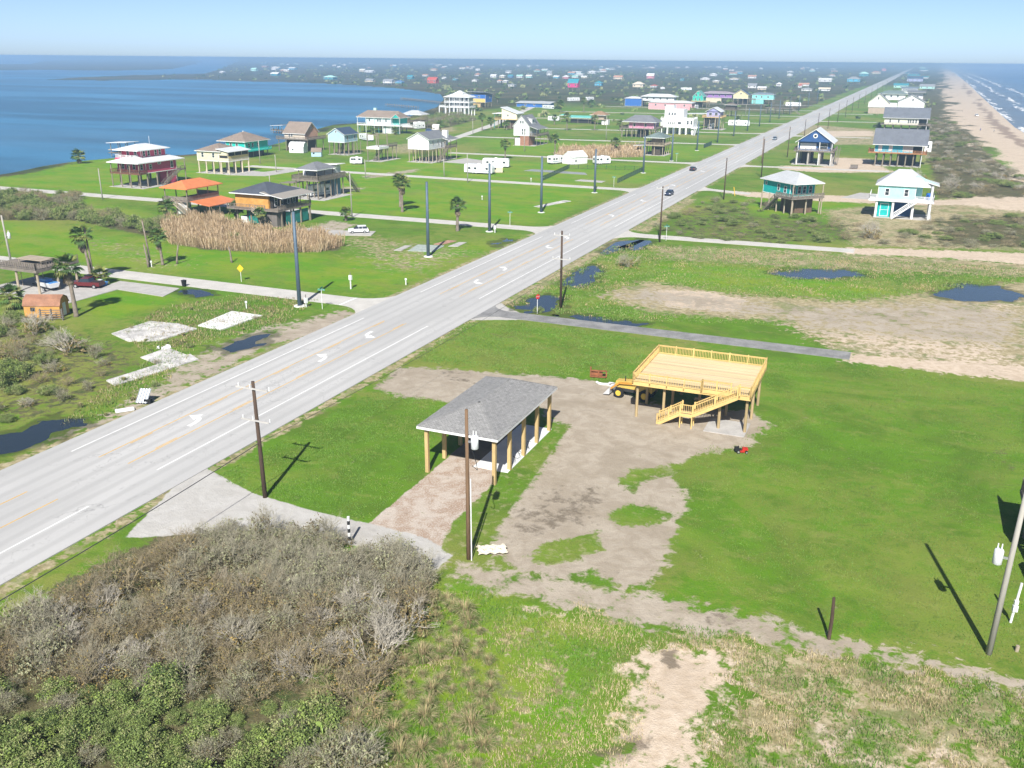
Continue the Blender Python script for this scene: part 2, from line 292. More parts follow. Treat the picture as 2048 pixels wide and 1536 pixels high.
PUDDLES = [
  [(-55.3, 136.1), (-55.6, 141.8), (-53.7, 145.8), (-51.0, 143.9), (-48.6, 134.9), (-52.8, 133.0)] ,
  [(-53.4, 152.5), (-55.3, 162.4), (-54.5, 171.7), (-51.8, 168.9), (-49.6, 157.7), (-50.7, 152.9)] ,
  [(-48.8, 133.8), (-41.3, 134.9), (-33.5, 134.3), (-35.5, 131.8), (-44.5, 132.2)] ,
  [(-21.9, 179.3), (-16.6, 185.7), (-8.5, 189.0), (-4.6, 184.5), (-11.3, 178.1), (-18.3, 176.7)] ,
  [(7.3, 173.0), (12.2, 185.4), (17.5, 184.8), (21.7, 178.9), (16.8, 172.8), (12.1, 171.4)] ,
  [(-85.5, 61.0), (-83.9, 64.5), (-83.3, 68.5), (-81.0, 69.9), (-79.7, 67.9), (-79.7, 62.1), (-81.6, 57.8)] ,
  [(-84.8, 96.9), (-84.3, 101.7), (-82.6, 105.8), (-80.9, 101.3), (-82.2, 96.8)] ,
  [(-54.2, 193.5), (-52.6, 202.1), (-49.1, 201.7), (-51.1, 190.6)] ,
  [(-81.4, 183.9), (-81.0, 190.0), (-79.3, 188.1), (-79.2, 181.7)] ,
  [(-112.2, 121.3), (-110.5, 122.9), (-105.4, 121.3), (-107.2, 119.7)] ,
  [(-56.5, 184.5), (-56.9, 198.7), (-52.4, 203.5), (-54.2, 193.5), (-54.6, 183.7)] ,
]
# ============================================================ GROUND, WATER, ROADS
def sdist(px, py, poly):
    """signed distance to a polygon, positive inside"""
    d = np.full(px.shape, 1e18); ins = np.zeros(px.shape, bool); n = len(poly)
    for i in range(n):
        ax, ay = poly[i]; bx, by = poly[(i+1) % n]; ex, ey = bx-ax, by-ay
        t = np.clip(((px-ax)*ex+(py-ay)*ey)/(ex*ex+ey*ey+1e-12), 0, 1)
        d = np.minimum(d, (px-ax-t*ex)**2+(py-ay-t*ey)**2)
        c = (ay > py) != (by > py)
        ins ^= c & (px < ex*(py-ay)/(by-ay if by != ay else 1e-12)+ax)
    return np.where(ins, 1, -1)*np.sqrt(d)
def sstep(a, b, x): t = np.clip((x-a)/(b-a), 0, 1); return t*t*(3-2*t)
def vnoise(x, y, seed=0):
    """cheap smooth value noise in numpy"""
    rs = np.random.RandomState(seed); T = rs.rand(256, 256)
    xi = np.floor(x).astype(int); yi = np.floor(y).astype(int); fx = x-xi; fy = y-yi
    fx = fx*fx*(3-2*fx); fy = fy*fy*(3-2*fy); g = lambda a, b: T[a & 255, b & 255]
    return (g(xi, yi)*(1-fx)+g(xi+1, yi)*fx)*(1-fy)+(g(xi, yi+1)*(1-fx)+g(xi+1, yi+1)*fx)*fy
BEACH = [(50, -600), (42, 150), (38, 354), (35, 422), (32, 524), (27, 750), (30, 1162), (72, 3663), (180, 10000), (560, 31000)]
SHORE = [(95, -2000), (90, 0), (78, 200), (68, 400), (62, 550), (60, 690), (63, 850), (66, 1000), (76, 1500), (87, 2013), (130, 4500), (205, 10264), (600, 31000)]
th0 = 112.58
ths = list(np.arange(th0-62, th0+62.01, .3)); ths += list(np.arange(th0+66, th0+360-63, 4.))
ths = np.radians(np.array(ths))
rr = np.concatenate([np.linspace(1, 19, 10), np.exp(np.arange(math.log(20), math.log(900), .0058)), np.exp(np.arange(math.log(905), math.log(31500), .03))])
nr, na = len(rr), len(ths)
gx = (rr[:, None]*np.cos(ths)[None]).ravel(); gy = (rr[:, None]*np.sin(ths)[None]).ravel()
def region_mask(items):
    mm = np.zeros(gx.shape)
    for poly, soft, wt in items:
        p = np.array(poly); pad = soft*2+1
        k = np.where((gx > p[:, 0].min()-pad) & (gx < p[:, 0].max()+pad) & (gy > p[:, 1].min()-pad) & (gy < p[:, 1].max()+pad))[0]
        if len(k) == 0: continue
        mm[k] = np.maximum(mm[k], np.clip(.5+sdist(gx[k], gy[k], poly)/(2*soft), 0, 1)*wt)
    return mm
M = {k: region_mask(v) for k, v in REGIONS.items()}
dxe = np.minimum(np.abs(gx+77.6), np.abs(gx+58.5)); M['dry'] = np.maximum(M['dry'], .66*np.clip(1-dxe/2.2, 0, 1)*(gy < 900))
sdb = np.minimum(sdist(gx, gy, BAY), -sdist(gx, gy, ISLAND))
bx = np.interp(gy, [p[1] for p in BEACH], [p[0] for p in BEACH]); sxs = np.interp(gy, [p[1] for p in SHORE], [p[0] for p in SHORE])
wob = (vnoise(gx/9, gy/14, 3)-.5)*14*np.clip(gy/400, .3, 3)
M['sand'] = np.maximum(M['sand'], np.clip(.5+(gx-bx+wob)/10, 0, 1))
dune = np.clip(.5+(gx+2+wob*.5)/16, 0, 1)*np.clip((gy-380)/200, 0, 1)
M['scrub'] = np.maximum(M['scrub'], dune*.8)
wr = np.exp(-((gx-(sxs-10)+wob*.3)/4.)**2)*(gy > 0)                       # line of washed-up weed
far = np.clip((gy-640-(gx+80)*-.25)/260, 0, 1)*(gx < -90)
far = np.maximum(far, np.clip((gy-1500)/600, 0, 1)); far = np.maximum(far, np.clip((-gx-300)/30, 0, 1)*.9)
shore_edge = np.exp(-(np.minimum(0, sdb+1)/7.)**2)*np.clip(vnoise(gx/25, gy/25, 9)*1.6-.2, 0, 1)
far = np.maximum(far, shore_edge)
pm = np.zeros(gx.shape); pw = np.zeros(gx.shape)
for poly in PUDDLES:
    p = np.array(poly); k = np.where((gx > p[:, 0].min()-6) & (gx < p[:, 0].max()+6) & (gy > p[:, 1].min()-6) & (gy < p[:, 1].max()+6))[0]
    if len(k) == 0: continue
    d = sdist(gx[k], gy[k], poly)+(vnoise(gx[k]/1.6, gy[k]/1.6, 5)-.5)*2.4+(vnoise(gx[k]/.5, gy[k]/.5, 6)-.5)*.8
    pm[k] = np.maximum(pm[k], sstep(-1.2, 1.4, d)); pw[k] = np.maximum(pw[k], sstep(-3.5, .3, d))
gz = -.22*pm
gz -= 2.5*sstep(-2, 14, sdb)
gz -= np.clip((gx-sxs+9)/26, 0, 4)*1.0
rough_area = np.clip(M['scrub']+M['dry']*.6, 0, 1)*(np.hypot(gx, gy) < 400)
gz += rough_area*(vnoise(gx/3.2, gy/3.2, 11)-1)*.22*(1-pm)
# a shallow dune hummock relief on the sea side
gz += np.clip((gx-5)/15, 0, 1)*np.clip((bx+8-gx)/10, 0, 1)*np.clip((gy-200)/100, 0, 1)*np.clip((1500-gy)/300, 0, 1)*vnoise(gx/12, gy/12, 21)*1.1
def grid_mesh(name, X, Y, Z, nr, na, wrap):
    me = bpy.data.meshes.new(name); n = len(X)
    i = np.arange(nr-1)[:, None]; j = np.arange(na if wrap else na-1)[None]; j2 = (j+1) % na
    f = np.stack([i*na+j, (i+1)*na+j, (i+1)*na+j2, i*na+j2], -1).reshape(-1, 4)
    f = f[:, ::-1]
    me.vertices.add(n); me.vertices.foreach_set('co', np.stack([X, Y, Z], 1).astype(np.float32).ravel())
    me.loops.add(f.size); me.loops.foreach_set('vertex_index', f.ravel().astype(np.int32))
    me.polygons.add(len(f)); me.polygons.foreach_set('loop_start', np.arange(0, f.size, 4, dtype=np.int32)); me.polygons.foreach_set('loop_total', np.full(len(f), 4, np.int32))
    me.polygons.foreach_set('use_smooth', np.ones(len(f), bool)); me.update(calc_edges=True); return me
me = grid_mesh('ground', gx, gy, gz, nr, na, True)
if me.polygons[5000].normal.z < 0: me.flip_normals()
def cattr(me, name, cols):
    a = me.attributes.new(name, 'FLOAT_COLOR', 'POINT'); a.data.foreach_set('color', np.stack(cols, 1).astype(np.float32).ravel())
cattr(me, 'ma', [M['dirt'], M['gravel'], M['sand'], M['dry']])
cattr(me, 'mb', [M['scrub'], M['apron'], M['lawn'], M['isl']])
cattr(me, 'mc', [pw, wr, far, M['mud']])
cattr(me, 'md', [M['vivid']]*4)
t = NT('ground_cover')
def attr(n):
    a = t.n('ShaderNodeAttribute'); a.attribute_name = n; s = t.n('ShaderNodeSeparateColor'); t.l(a.outputs['Color'], s.inputs[0])
    return s.outputs[0], s.outputs[1], s.outputs[2], a.outputs['Alpha']
a_dirt, a_grav, a_sand, a_dry = attr('ma'); a_scr, a_apr, a_lawn, a_isl = attr('mb'); a_wet, a_wr, a_far, a_mud = attr('mc'); a_viv = attr('md')[0]
nL = t.noise(.022, 4, .6); nM = t.noise(.16, 5, .62); nS = t.noise(1.1, 4, .65); nF = t.noise(7., 3, .7); nX = t.noise(.5, 5, .7, dist=.6)
e = t.math('ADD', t.math('MULTIPLY', t.math('SUBTRACT', nX, .5), 1.3), t.math('MULTIPLY', t.math('SUBTRACT', nS, .5), .9))
def mask(a, lo=.40, hi=.60, k=1.): return t.step(t.math('ADD', a, t.math('MULTIPLY', e, k)), lo, hi)
# grass
bright, mid, yel, deep = (.105, .22, .012), (.088, .165, .014), (.215, .235, .05), (.056, .112, .012)
g = t.mix(t.step(nM, .36, .62), mid, bright)
g = t.mix(t.math('MULTIPLY', t.step(t.math('ADD', nL, t.math('MULTIPLY', t.math('SUBTRACT', nX, .5), .5)), .47, .62), t.math('SUBTRACT', 1., t.math('MULTIPLY', a_lawn, .55))), g, yel)
g = t.mix(t.math('MULTIPLY', t.step(t.math('ADD', a_viv, t.math('MULTIPLY', e, .8)), .2, .9), .85), g, t.mix(t.step(t.noise(.09, 5, .65, sx=(1, 1.6, 1)), .38, .62), (.105, .275, .004), (.205, .29, .016)))
g = t.mix(t.math('MULTIPLY', t.step(t.noise(.035, 5, .68, sx=(1, 1.8, 1), dist=1.), .48, .63), .42), g, (.235, .27, .05))
g = t.mix(t.math('MULTIPLY', t.step(t.noise(.28, 4, .7, sx=(1, 1.5, 1)), .54, .68), .32), g, (.28, .27, .085))
g = t.mix(t.math('MULTIPLY', t.step(nX, .56, .72), .6), g, deep)
g = t.mix(t.math('MULTIPLY', t.step(t.noise(.06, 5, .7, dist=1.5), .52, .66), .45), g, (.165, .195, .04))
g = t.mix(t.math('MULTIPLY', t.step(nS, .6, .75), .5), g, yel)
g = t.mix(t.math('MULTIPLY', t.step(nF, .35, .75), .55), g, t.mix(.5, g, (.015, .04, .008)))
dry = t.mix(t.step(nS, .35, .68), (.29, .24, .125), (.46, .39, .25)); dry = t.mix(t.step(nX, .5, .64), dry, (.20, .18, .085))
dry = t.mix(t.math('MULTIPLY', t.step(nM, .5, .6), .6), dry, (.13, .185, .05)); dry = t.mix(t.math('MULTIPLY', t.step(nF, .45, .7), .4), dry, (.20, .165, .085))
scr = t.mix(t.step(nS, .36, .66), (.085, .076, .036), (.155, .135, .068)); scr = t.mix(t.step(nX, .5, .66), scr, (.065, .1, .028)); scr = t.mix(t.math('MULTIPLY', t.step(nF, .4, .65), .5), scr, (.05, .046, .024))
farc = t.mix(t.step(t.noise(.012, 5, .65), .4, .6), (.055, .058, .022), (.135, .105, .05)); farc = t.mix(t.step(t.noise(.07, 4, .7), .42, .66), farc, (.03, .045, .016))
farc = t.mix(t.math('MULTIPLY', t.step(t.noise(.009, 3, .5, sx=(1, 3, 1)), .55, .66), .8), farc, (.055, .095, .025))
sand = t.mix(t.step(nS, .3, .7), (.47, .37, .265), (.60, .495, .38)); sand = t.mix(t.math('MULTIPLY', t.step(nM, .45, .65), .5), sand, (.43, .34, .25)); sand = t.mix(t.math('MULTIPLY', t.step(nF, .6, .75), .35), sand, (.22, .17, .11))
dirt = t.mix(t.step(nX, .36, .64), (.325, .272, .205), (.41, .352, .275)); dirt = t.mix(t.math('MULTIPLY', t.step(nM, .48, .66), .65), dirt, (.285, .235, .17)); dirt = t.mix(t.math('MULTIPLY', t.step(nF, .5, .72), .45), dirt, (.30, .26, .20))
dirt = t.mix(t.math('MULTIPLY', t.step(t.noise(.9, 4, .7, sx=(1, .35, 1), dist=1.2), .64, .74), .35), dirt, (.17, .145, .11))
grav = t.mix(t.step(nX, .38, .62), (.33, .235, .165), (.46, .39, .32)); grav = t.mix(t.math('MULTIPLY', t.step(nF, .48, .62), .7), grav, (.55, .49, .43)); grav = t.mix(t.math('MULTIPLY', t.step(nS, .6, .72), .5), grav, (.20, .145, .10))
apr = t.mix(t.step(nX, .36, .64), (.42, .40, .365), (.48, .46, .425)); apr = t.mix(t.math('MULTIPLY', t.step(nM, .5, .66), .4), apr, (.36, .33, .29))
c = t.mix(mask(a_dry), g, dry)
c = t.mix(mask(a_scr), c, scr)
c = t.mix(mask(a_far, .3, .7), c, farc)
c = t.mix(mask(a_sand, .36, .64, 1.3), c, sand)
c = t.mix(mask(a_dirt, .34, .66, 1.25), c, dirt)
c = t.mix(mask(a_grav, .44, .56, .35), c, grav)
c = t.mix(mask(a_apr, .40, .60, .5), c, apr)
c = t.mix(mask(a_isl, .34, .66, 1.5), c, t.mix(t.math('MULTIPLY', t.step(nS, .5, .65), .35), g, dry))
c = t.mix(t.math('MULTIPLY', mask(a_mud, .4, .85, 1.4), .75), c, (.115, .09, .06))
c = t.mix(t.math('MULTIPLY', mask(a_wet, .35, .75), .62), c, (.035, .045, .014))
c = t.mix(t.math('MULTIPLY', mask(a_wr, .45, .75), .6), c, (.14, .085, .06))
hb = t.math('ADD', t.math('MULTIPLY', nS, .6), t.math('MULTIPLY', nF, .4))
t.bump(hb, .16, .8)
ground = link('ground', me); me.materials.append(t.fin(c, .92, .15)); struct(ground)
# ---- water sheets
def water(name, deep_, rough=.25, wave=.12, wsc=.35, foam=False):
    t = NT(name)
    h = t.math('ADD', t.math('MULTIPLY', t.noise(wsc, 4, .6, sx=(1, .55, 1)), .6), t.math('MULTIPLY', t.noise(wsc*5, 3, .6), .4))
    t.bump(h, wave, 1.)
    f = t.step(t.noise(.004, 4, .6, sx=(.6, 2.2, 1)), .38, .64)
    c = t.mix(f, tuple(x*.62 for x in deep_), tuple(x*1.35 for x in deep_)); c = t.mix(t.math('MULTIPLY', t.step(t.noise(.0016, 5, .7, sx=(.5, 3.5, 1), dist=.8), .5, .66), .45), c, tuple(x*.6+.06 for x in deep_))
    r_ = rough
    if foam:
        a = t.n('ShaderNodeAttribute'); a.attribute_name = 'shore'; d = a.outputs['Fac']
        n = t.noise(.035, 5, .7, sx=(1, .22, 1), dist=.8); n2 = t.noise(.25, 4, .7, sx=(1, .35, 1))
        dd = t.math('ADD', d, t.math('MULTIPLY', t.math('SUBTRACT', n, .5), 46.))
        def band(c0, w): return t.math('SUBTRACT', 1., t.math('MULTIPLY', t.math('ABSOLUTE', t.math('SUBTRACT', dd, c0)), 1/w), clamp=True)
        fo = t.math('ADD', band(2., 4.), t.math('ADD', band(26., 4.), band(52., 4.)))
        fo = t.math('MULTIPLY', fo, t.step(t.noise(.02, 3, .6, sx=(1.5, .5, 1)), .34, .52))
        fo = t.step(t.math('ADD', fo, t.math('MULTIPLY', t.math('SUBTRACT', n2, .55), 1.6)), .3, .75)
        silt = t.math('SUBTRACT', 1., t.math('MULTIPLY', d, 1/120.), clamp=True)
        c = t.mix(t.math('MULTIPLY', silt, .8), c, (.16, .17, .16))
        c = t.mix(fo, c, (.75, .75, .74)); r_ = t.math('ADD', rough, t.math('MULTIPLY', fo, .6))
    return t.fin(c, r_, .4)
b = MB(); b.quad((-31000, -900, -.6), (-150, -900, -.6), (-150, 31000, -.6), (-31000, 31000, -.6))
struct(b.obj('bay_water', water('bay_surface', (.04, .165, .285), .34, .35, .3)))
ys = np.concatenate([np.arange(-400, 3000, 20.), np.geomspace(3000, 31000, 30)]); ds = np.array([-15, -6, 0, 6, 14, 24, 36, 50, 66, 84, 110, 160, 400, 3000, 30500.])
YY, DD = np.meshgrid(ys, ds, indexing='ij'); X0 = np.interp(YY, [p[1] for p in SHORE], [p[0] for p in SHORE])
me = grid_mesh('sea_water', (X0+DD).ravel(), YY.ravel(), np.full(YY.size, -.35), len(ys), len(ds), False)
if me.polygons[10].normal.z < 0: me.flip_normals()
a = me.attributes.new('shore', 'FLOAT', 'POINT'); a.data.foreach_set('value', DD.astype(np.float32).ravel())
me.materials.append(water('sea_surface', (.035, .12, .21), .3, .5, .25, True)); struct(link('sea_water', me))
pond = water('pond_surface', (.030, .042, .05), .1, .03, 1.5)
for i, poly in enumerate(PUDDLES):
    p = np.array(poly); cc = p.mean(0); q = cc+(p-cc)*1.0
    d = q-cc; q = q+d/np.linalg.norm(d, axis=1, keepdims=True)*2.2
    b = MB(); b.v = [(x, y, -.09) for x, y in q]; b.f = [tuple(range(len(q)))]; b.mi = [0]
    me = b.mesh('puddle', pond)
    if me.polygons[0].normal.z < 0: me.flip_normals()
    struct(link('puddle', me))
# ---- roads
def road_mat(name, c, tracks=True):
    t = NT(name)
    s = t.n('ShaderNodeSeparateXYZ'); t.l(t.pos, s.inputs[0]); x = s.outputs[0]
    n1 = t.noise(.1, 4, .6, sx=(1, .18, 1)); n2 = t.noise(14, 2, .6); n3 = t.noise(.9, 4, .65)
    col_ = t.mix(t.step(n1, .35, .65), tuple(v*.9 for v in c), tuple(v*1.08 for v in c))
    if tracks:      # wheel tracks and darker centre strips worn along the lanes
        w = t.math('SINE', t.math('MULTIPLY', t.math('ADD', x, 74.5), 2*math.pi/1.9))
        col_ = t.mix(t.math('MULTIPLY', t.step(t.math('ADD', w, t.math('MULTIPLY', n3, .8)), .2, 1.4), .5), col_, tuple(v*.8 for v in c))
    col_ = t.mix(t.math('MULTIPLY', t.step(n2, .5, .75), .25), col_, tuple(v*.6 for v in c))
    col_ = t.mix(t.math('MULTIPLY', t.step(t.noise(.35, 5, .75, sx=(1, .5, 1), dist=1.), .62, .68), .35), col_, tuple(v*.62 for v in c))
    vo = t.n('ShaderNodeTexVoronoi'); vo.feature = 'DISTANCE_TO_EDGE'; vo.inputs['Scale'].default_value = .22; mp = t.n('ShaderNodeMapping'); mp.inputs['Scale'].default_value = (1., .3, 1); wv = t.n('ShaderNodeVectorMath'); wv.operation = 'ADD'; nz = t.n('ShaderNodeTexNoise'); nz.inputs['Scale'].default_value = .6; nz.inputs['Detail'].default_value = 5; t.l(t.pos, nz.inputs['Vector']); sc_v = t.n('ShaderNodeVectorMath'); sc_v.operation = 'SCALE'; sc_v.inputs['Scale'].default_value = 5.; t.l(nz.outputs['Color'], sc_v.inputs[0]); t.l(t.pos, wv.inputs[0]); t.l(sc_v.outputs[0], wv.inputs[1]); t.l(wv.outputs[0], mp.inputs[0]); t.l(mp.outputs[0], vo.inputs['Vector'])
    crack = t.math('SUBTRACT', 1., t.step(vo.outputs['Distance'], .0, .012))
    col_ = t.mix(t.math('MULTIPLY', crack, t.math('MULTIPLY', t.step(n1, .42, .6), .55)), col_, tuple(v*.45 for v in c))
    return t.fin(col_, .85, .2)
asph = road_mat('highway_surface', (.45, .44, .42)); conc = mat('street_concrete', (.50, .475, .43), .85, .12, .4); wetasph = mat('dark_asphalt', (.235, .23, .22), .75, .28, .5)
def sheet(name, poly, z, m_, th=.12):
    b = MB(); pl = list(poly)
    ar = sum(pl[i][0]*pl[(i+1) % len(pl)][1]-pl[(i+1) % len(pl)][0]*pl[i][1] for i in range(len(pl)))
    if ar < 0: pl = pl[::-1]
    return b.solid([(x, y, z-th) for x, y in pl], [(x, y, z) for x, y in pl]).obj(name, m_)
def fillet(x, y, y2, sgn, r=6.):   # flared corner of a side street joining the highway
    return [(x+sgn*(r-r*math.sin(a)), y2+(y-y2)*0+(r-r*math.cos(a))*(1 if y > y2 else -1)) for a in ()]
struct(sheet('highway', [(-77, -60), (-59.3, -60), (-59.1, 125), (-58.9, 500), (-58, 6000), (-57, 20000), (-80, 20000), (-78, 6000), (-77, 500)], .06, asph))
def street(x0, x1, y0, y1, w, m_, name='side_street', flare=6., z=.035):
    """street from the highway edge x0 out to x1; flared mouth at x0"""
    s = 1 if x1 > x0 else -1; dy = y1-y0; L = abs(x1-x0)
    yc = lambda d: y0+dy*d/L
    up, dn = [], []
    for k in range(7):
        a = math.pi/2*k/6; d = flare*(1-math.cos(math.pi/2-a)) if False else flare*math.sin(a)*1.0
        off = flare*(1-math.sin(a))
        dd = flare*(1-math.cos(a)); up.append((x0+s*dd, yc(dd)+w/2+off)); dn.append((x0+s*dd, yc(dd)-w/2-off))
    up.append((x1, y1+w/2)); dn.append((x1, y1-w/2))
    return struct(sheet(name, dn+up[::-1], z, m_))
LX, RX = -76.6, -59.3
street(LX, -300, 127, 127, 5.2, conc); street(LX, -285, 205, 201.5, 5.2, conc); street(LX, -225, 283.5, 285, 5., conc)
street(LX, -182, 371, 365.5, 4.6, conc); street(LX, -214, 466, 449, 4.6, conc); street(LX, -205, 547, 524, 4.6, conc)
street(LX, -262, 643, 617, 4.6, conc); street(LX, -255, 738, 710, 5, conc); street(LX, -250, 830, 810, 5, conc); street(LX, -250, 930, 905, 5, conc)
struct(sheet('back_street', [(-203, 400), (-208, 400), (-240, 534), (-306, 770), (-340, 880), (-334, 882), (-300, 770), (-234, 534)], .03, conc))
street(RX, -3.7, 130.2, 129.7, 3.7, wetasph, flare=4); street(RX, -8, 207, 209, 4.6, conc, flare=5.5)
street(RX, -43, 296, 290.7, 4.2, conc, flare=5); street(RX, -6, 371, 376, 4.6, conc); street(RX, -21, 684, 692, 5, conc)
street(RX, -20, 540, 544, 4.5, conc); street(RX, -30, 790, 795, 5, conc)
yl = mat('yellow_paint', (.60, .36, .085), .6, .18, .8); wl = mat('white_paint', (.72, .71, .68), .6, .12, .8)
def strip(x, y0, y1, w, m_, name):
    b = MB(); b.box(x-w/2, x+w/2, y0, y1, .058, .0645); return struct(b.obj(name, m_))
gaps = [(54, 62.5), (119, 137.5), (196, 216), (275, 293), (362, 380), (455, 476), (536, 558), (632, 655), (726, 750)]
segs = []; y0 = -60
for a_, b_ in gaps: segs.append((y0, a_)); y0 = b_
segs.append((y0, 900)); segs.append((900, 3000))
for (a_, b_) in segs:
    strip(-74.4, a_, b_, .17, wl, 'edge_line'); strip(-63.3, a_, b_, .17, wl, 'edge_line')
    strip(-70.75, a_, b_, .13, yl, 'turn_lane_line'); strip(-66.95, a_, b_, .13, yl, 'turn_lane_line')
    y = a_+4
    while y < min(b_-3, 620):
        strip(-70.5, y, y+3.2, .12, yl, 'turn_lane_dash'); strip(-67.2, y, y+3.2, .12, yl, 'turn_lane_dash'); y += 12.2
def arrow(y, d):
    """curved left-turn arrow; d=+1 read driving north"""
    b = MB(); z = .0665
    P = [(.55, -1.7), (.5, -.5), (.3, .25), (-.05, .7), (-.4, .85)]; w = .27
    for i in range(len(P)-1):
        (x1, y1), (x2, y2) = P[i], P[i+1]; l = math.hypot(x2-x1, y2-y1); nx, ny = -(y2-y1)/l*w, (x2-x1)/l*w
        pts = [(x1-nx, y1-ny), (x2-nx*1.02, y2-ny*1.02), (x2+nx*1.02, y2+ny*1.02), (x1+nx, y1+ny)]
        b.quad(*[(px*d, py*d, z+.0008*i) for px, py in pts])
    b.tri(*[(px*d, py*d, z+.005) for px, py in [(-.2, -.05), (-.35, 1.75), (-1.6, .85)]])
    o = b.obj('turn_arrow', wl); o.location = (-68.85, y, 0); return struct(o)
for y, d in ((74.4, 1), (99.3, 1), (111.3, -1), (148.7, -1), (161.1, 1), (185.2, -1), (197, 1), (232, 1), (262, -1), (300, 1), (345, -1)): arrow(y, d)
b = MB(); b.box(-82.5, -82.1, 124.4, 129.6, .036, .0405); struct(b.obj('stop_line', wl))
# ============================================================ BUILDING LIBRARY
WHITE = siding('white_siding', (.74, .74, .73)); TRIM = mat('white_trim', (.72, .72, .70), .6, .08)
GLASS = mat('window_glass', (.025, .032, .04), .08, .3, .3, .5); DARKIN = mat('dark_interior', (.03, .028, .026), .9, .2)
PILE = mat('weathered_piling', (.22, .185, .14), .9, .25, 1.2, stretch=(1, 1, .2)); PILEW = mat('pale_piling', (.36, .30, .22), .9, .2, 1.2, stretch=(1, 1, .2))
DECKW = mat('grey_deck_wood', (.20, .17, .14), .9, .22, 1.5); TANW = mat('new_lumber', (.50, .36, .17), .75, .16, 1.4)
CONC = mat('concrete_pad', (.41, .39, .36), .9, .14, .6); ROOFG = shingle('grey_shingles', (.17, .175, .185)); ROOFD = shingle('dark_shingles', (.075, .085, .105))
ROOFT = shingle('tan_shingles', (.235, .185, .15)); ROOFW = shingle('pale_grey_shingles', (.42, .43, .435), .16); ROOFM = mat('white_metal_roof', (.62, .63, .63), .45, .1, .6, .4)
def boxm(name, *a): return MB().box(*a)
_sh = {}
def shared(key, fn):
    if key not in _sh: _sh[key] = fn()
    return _sh[key]
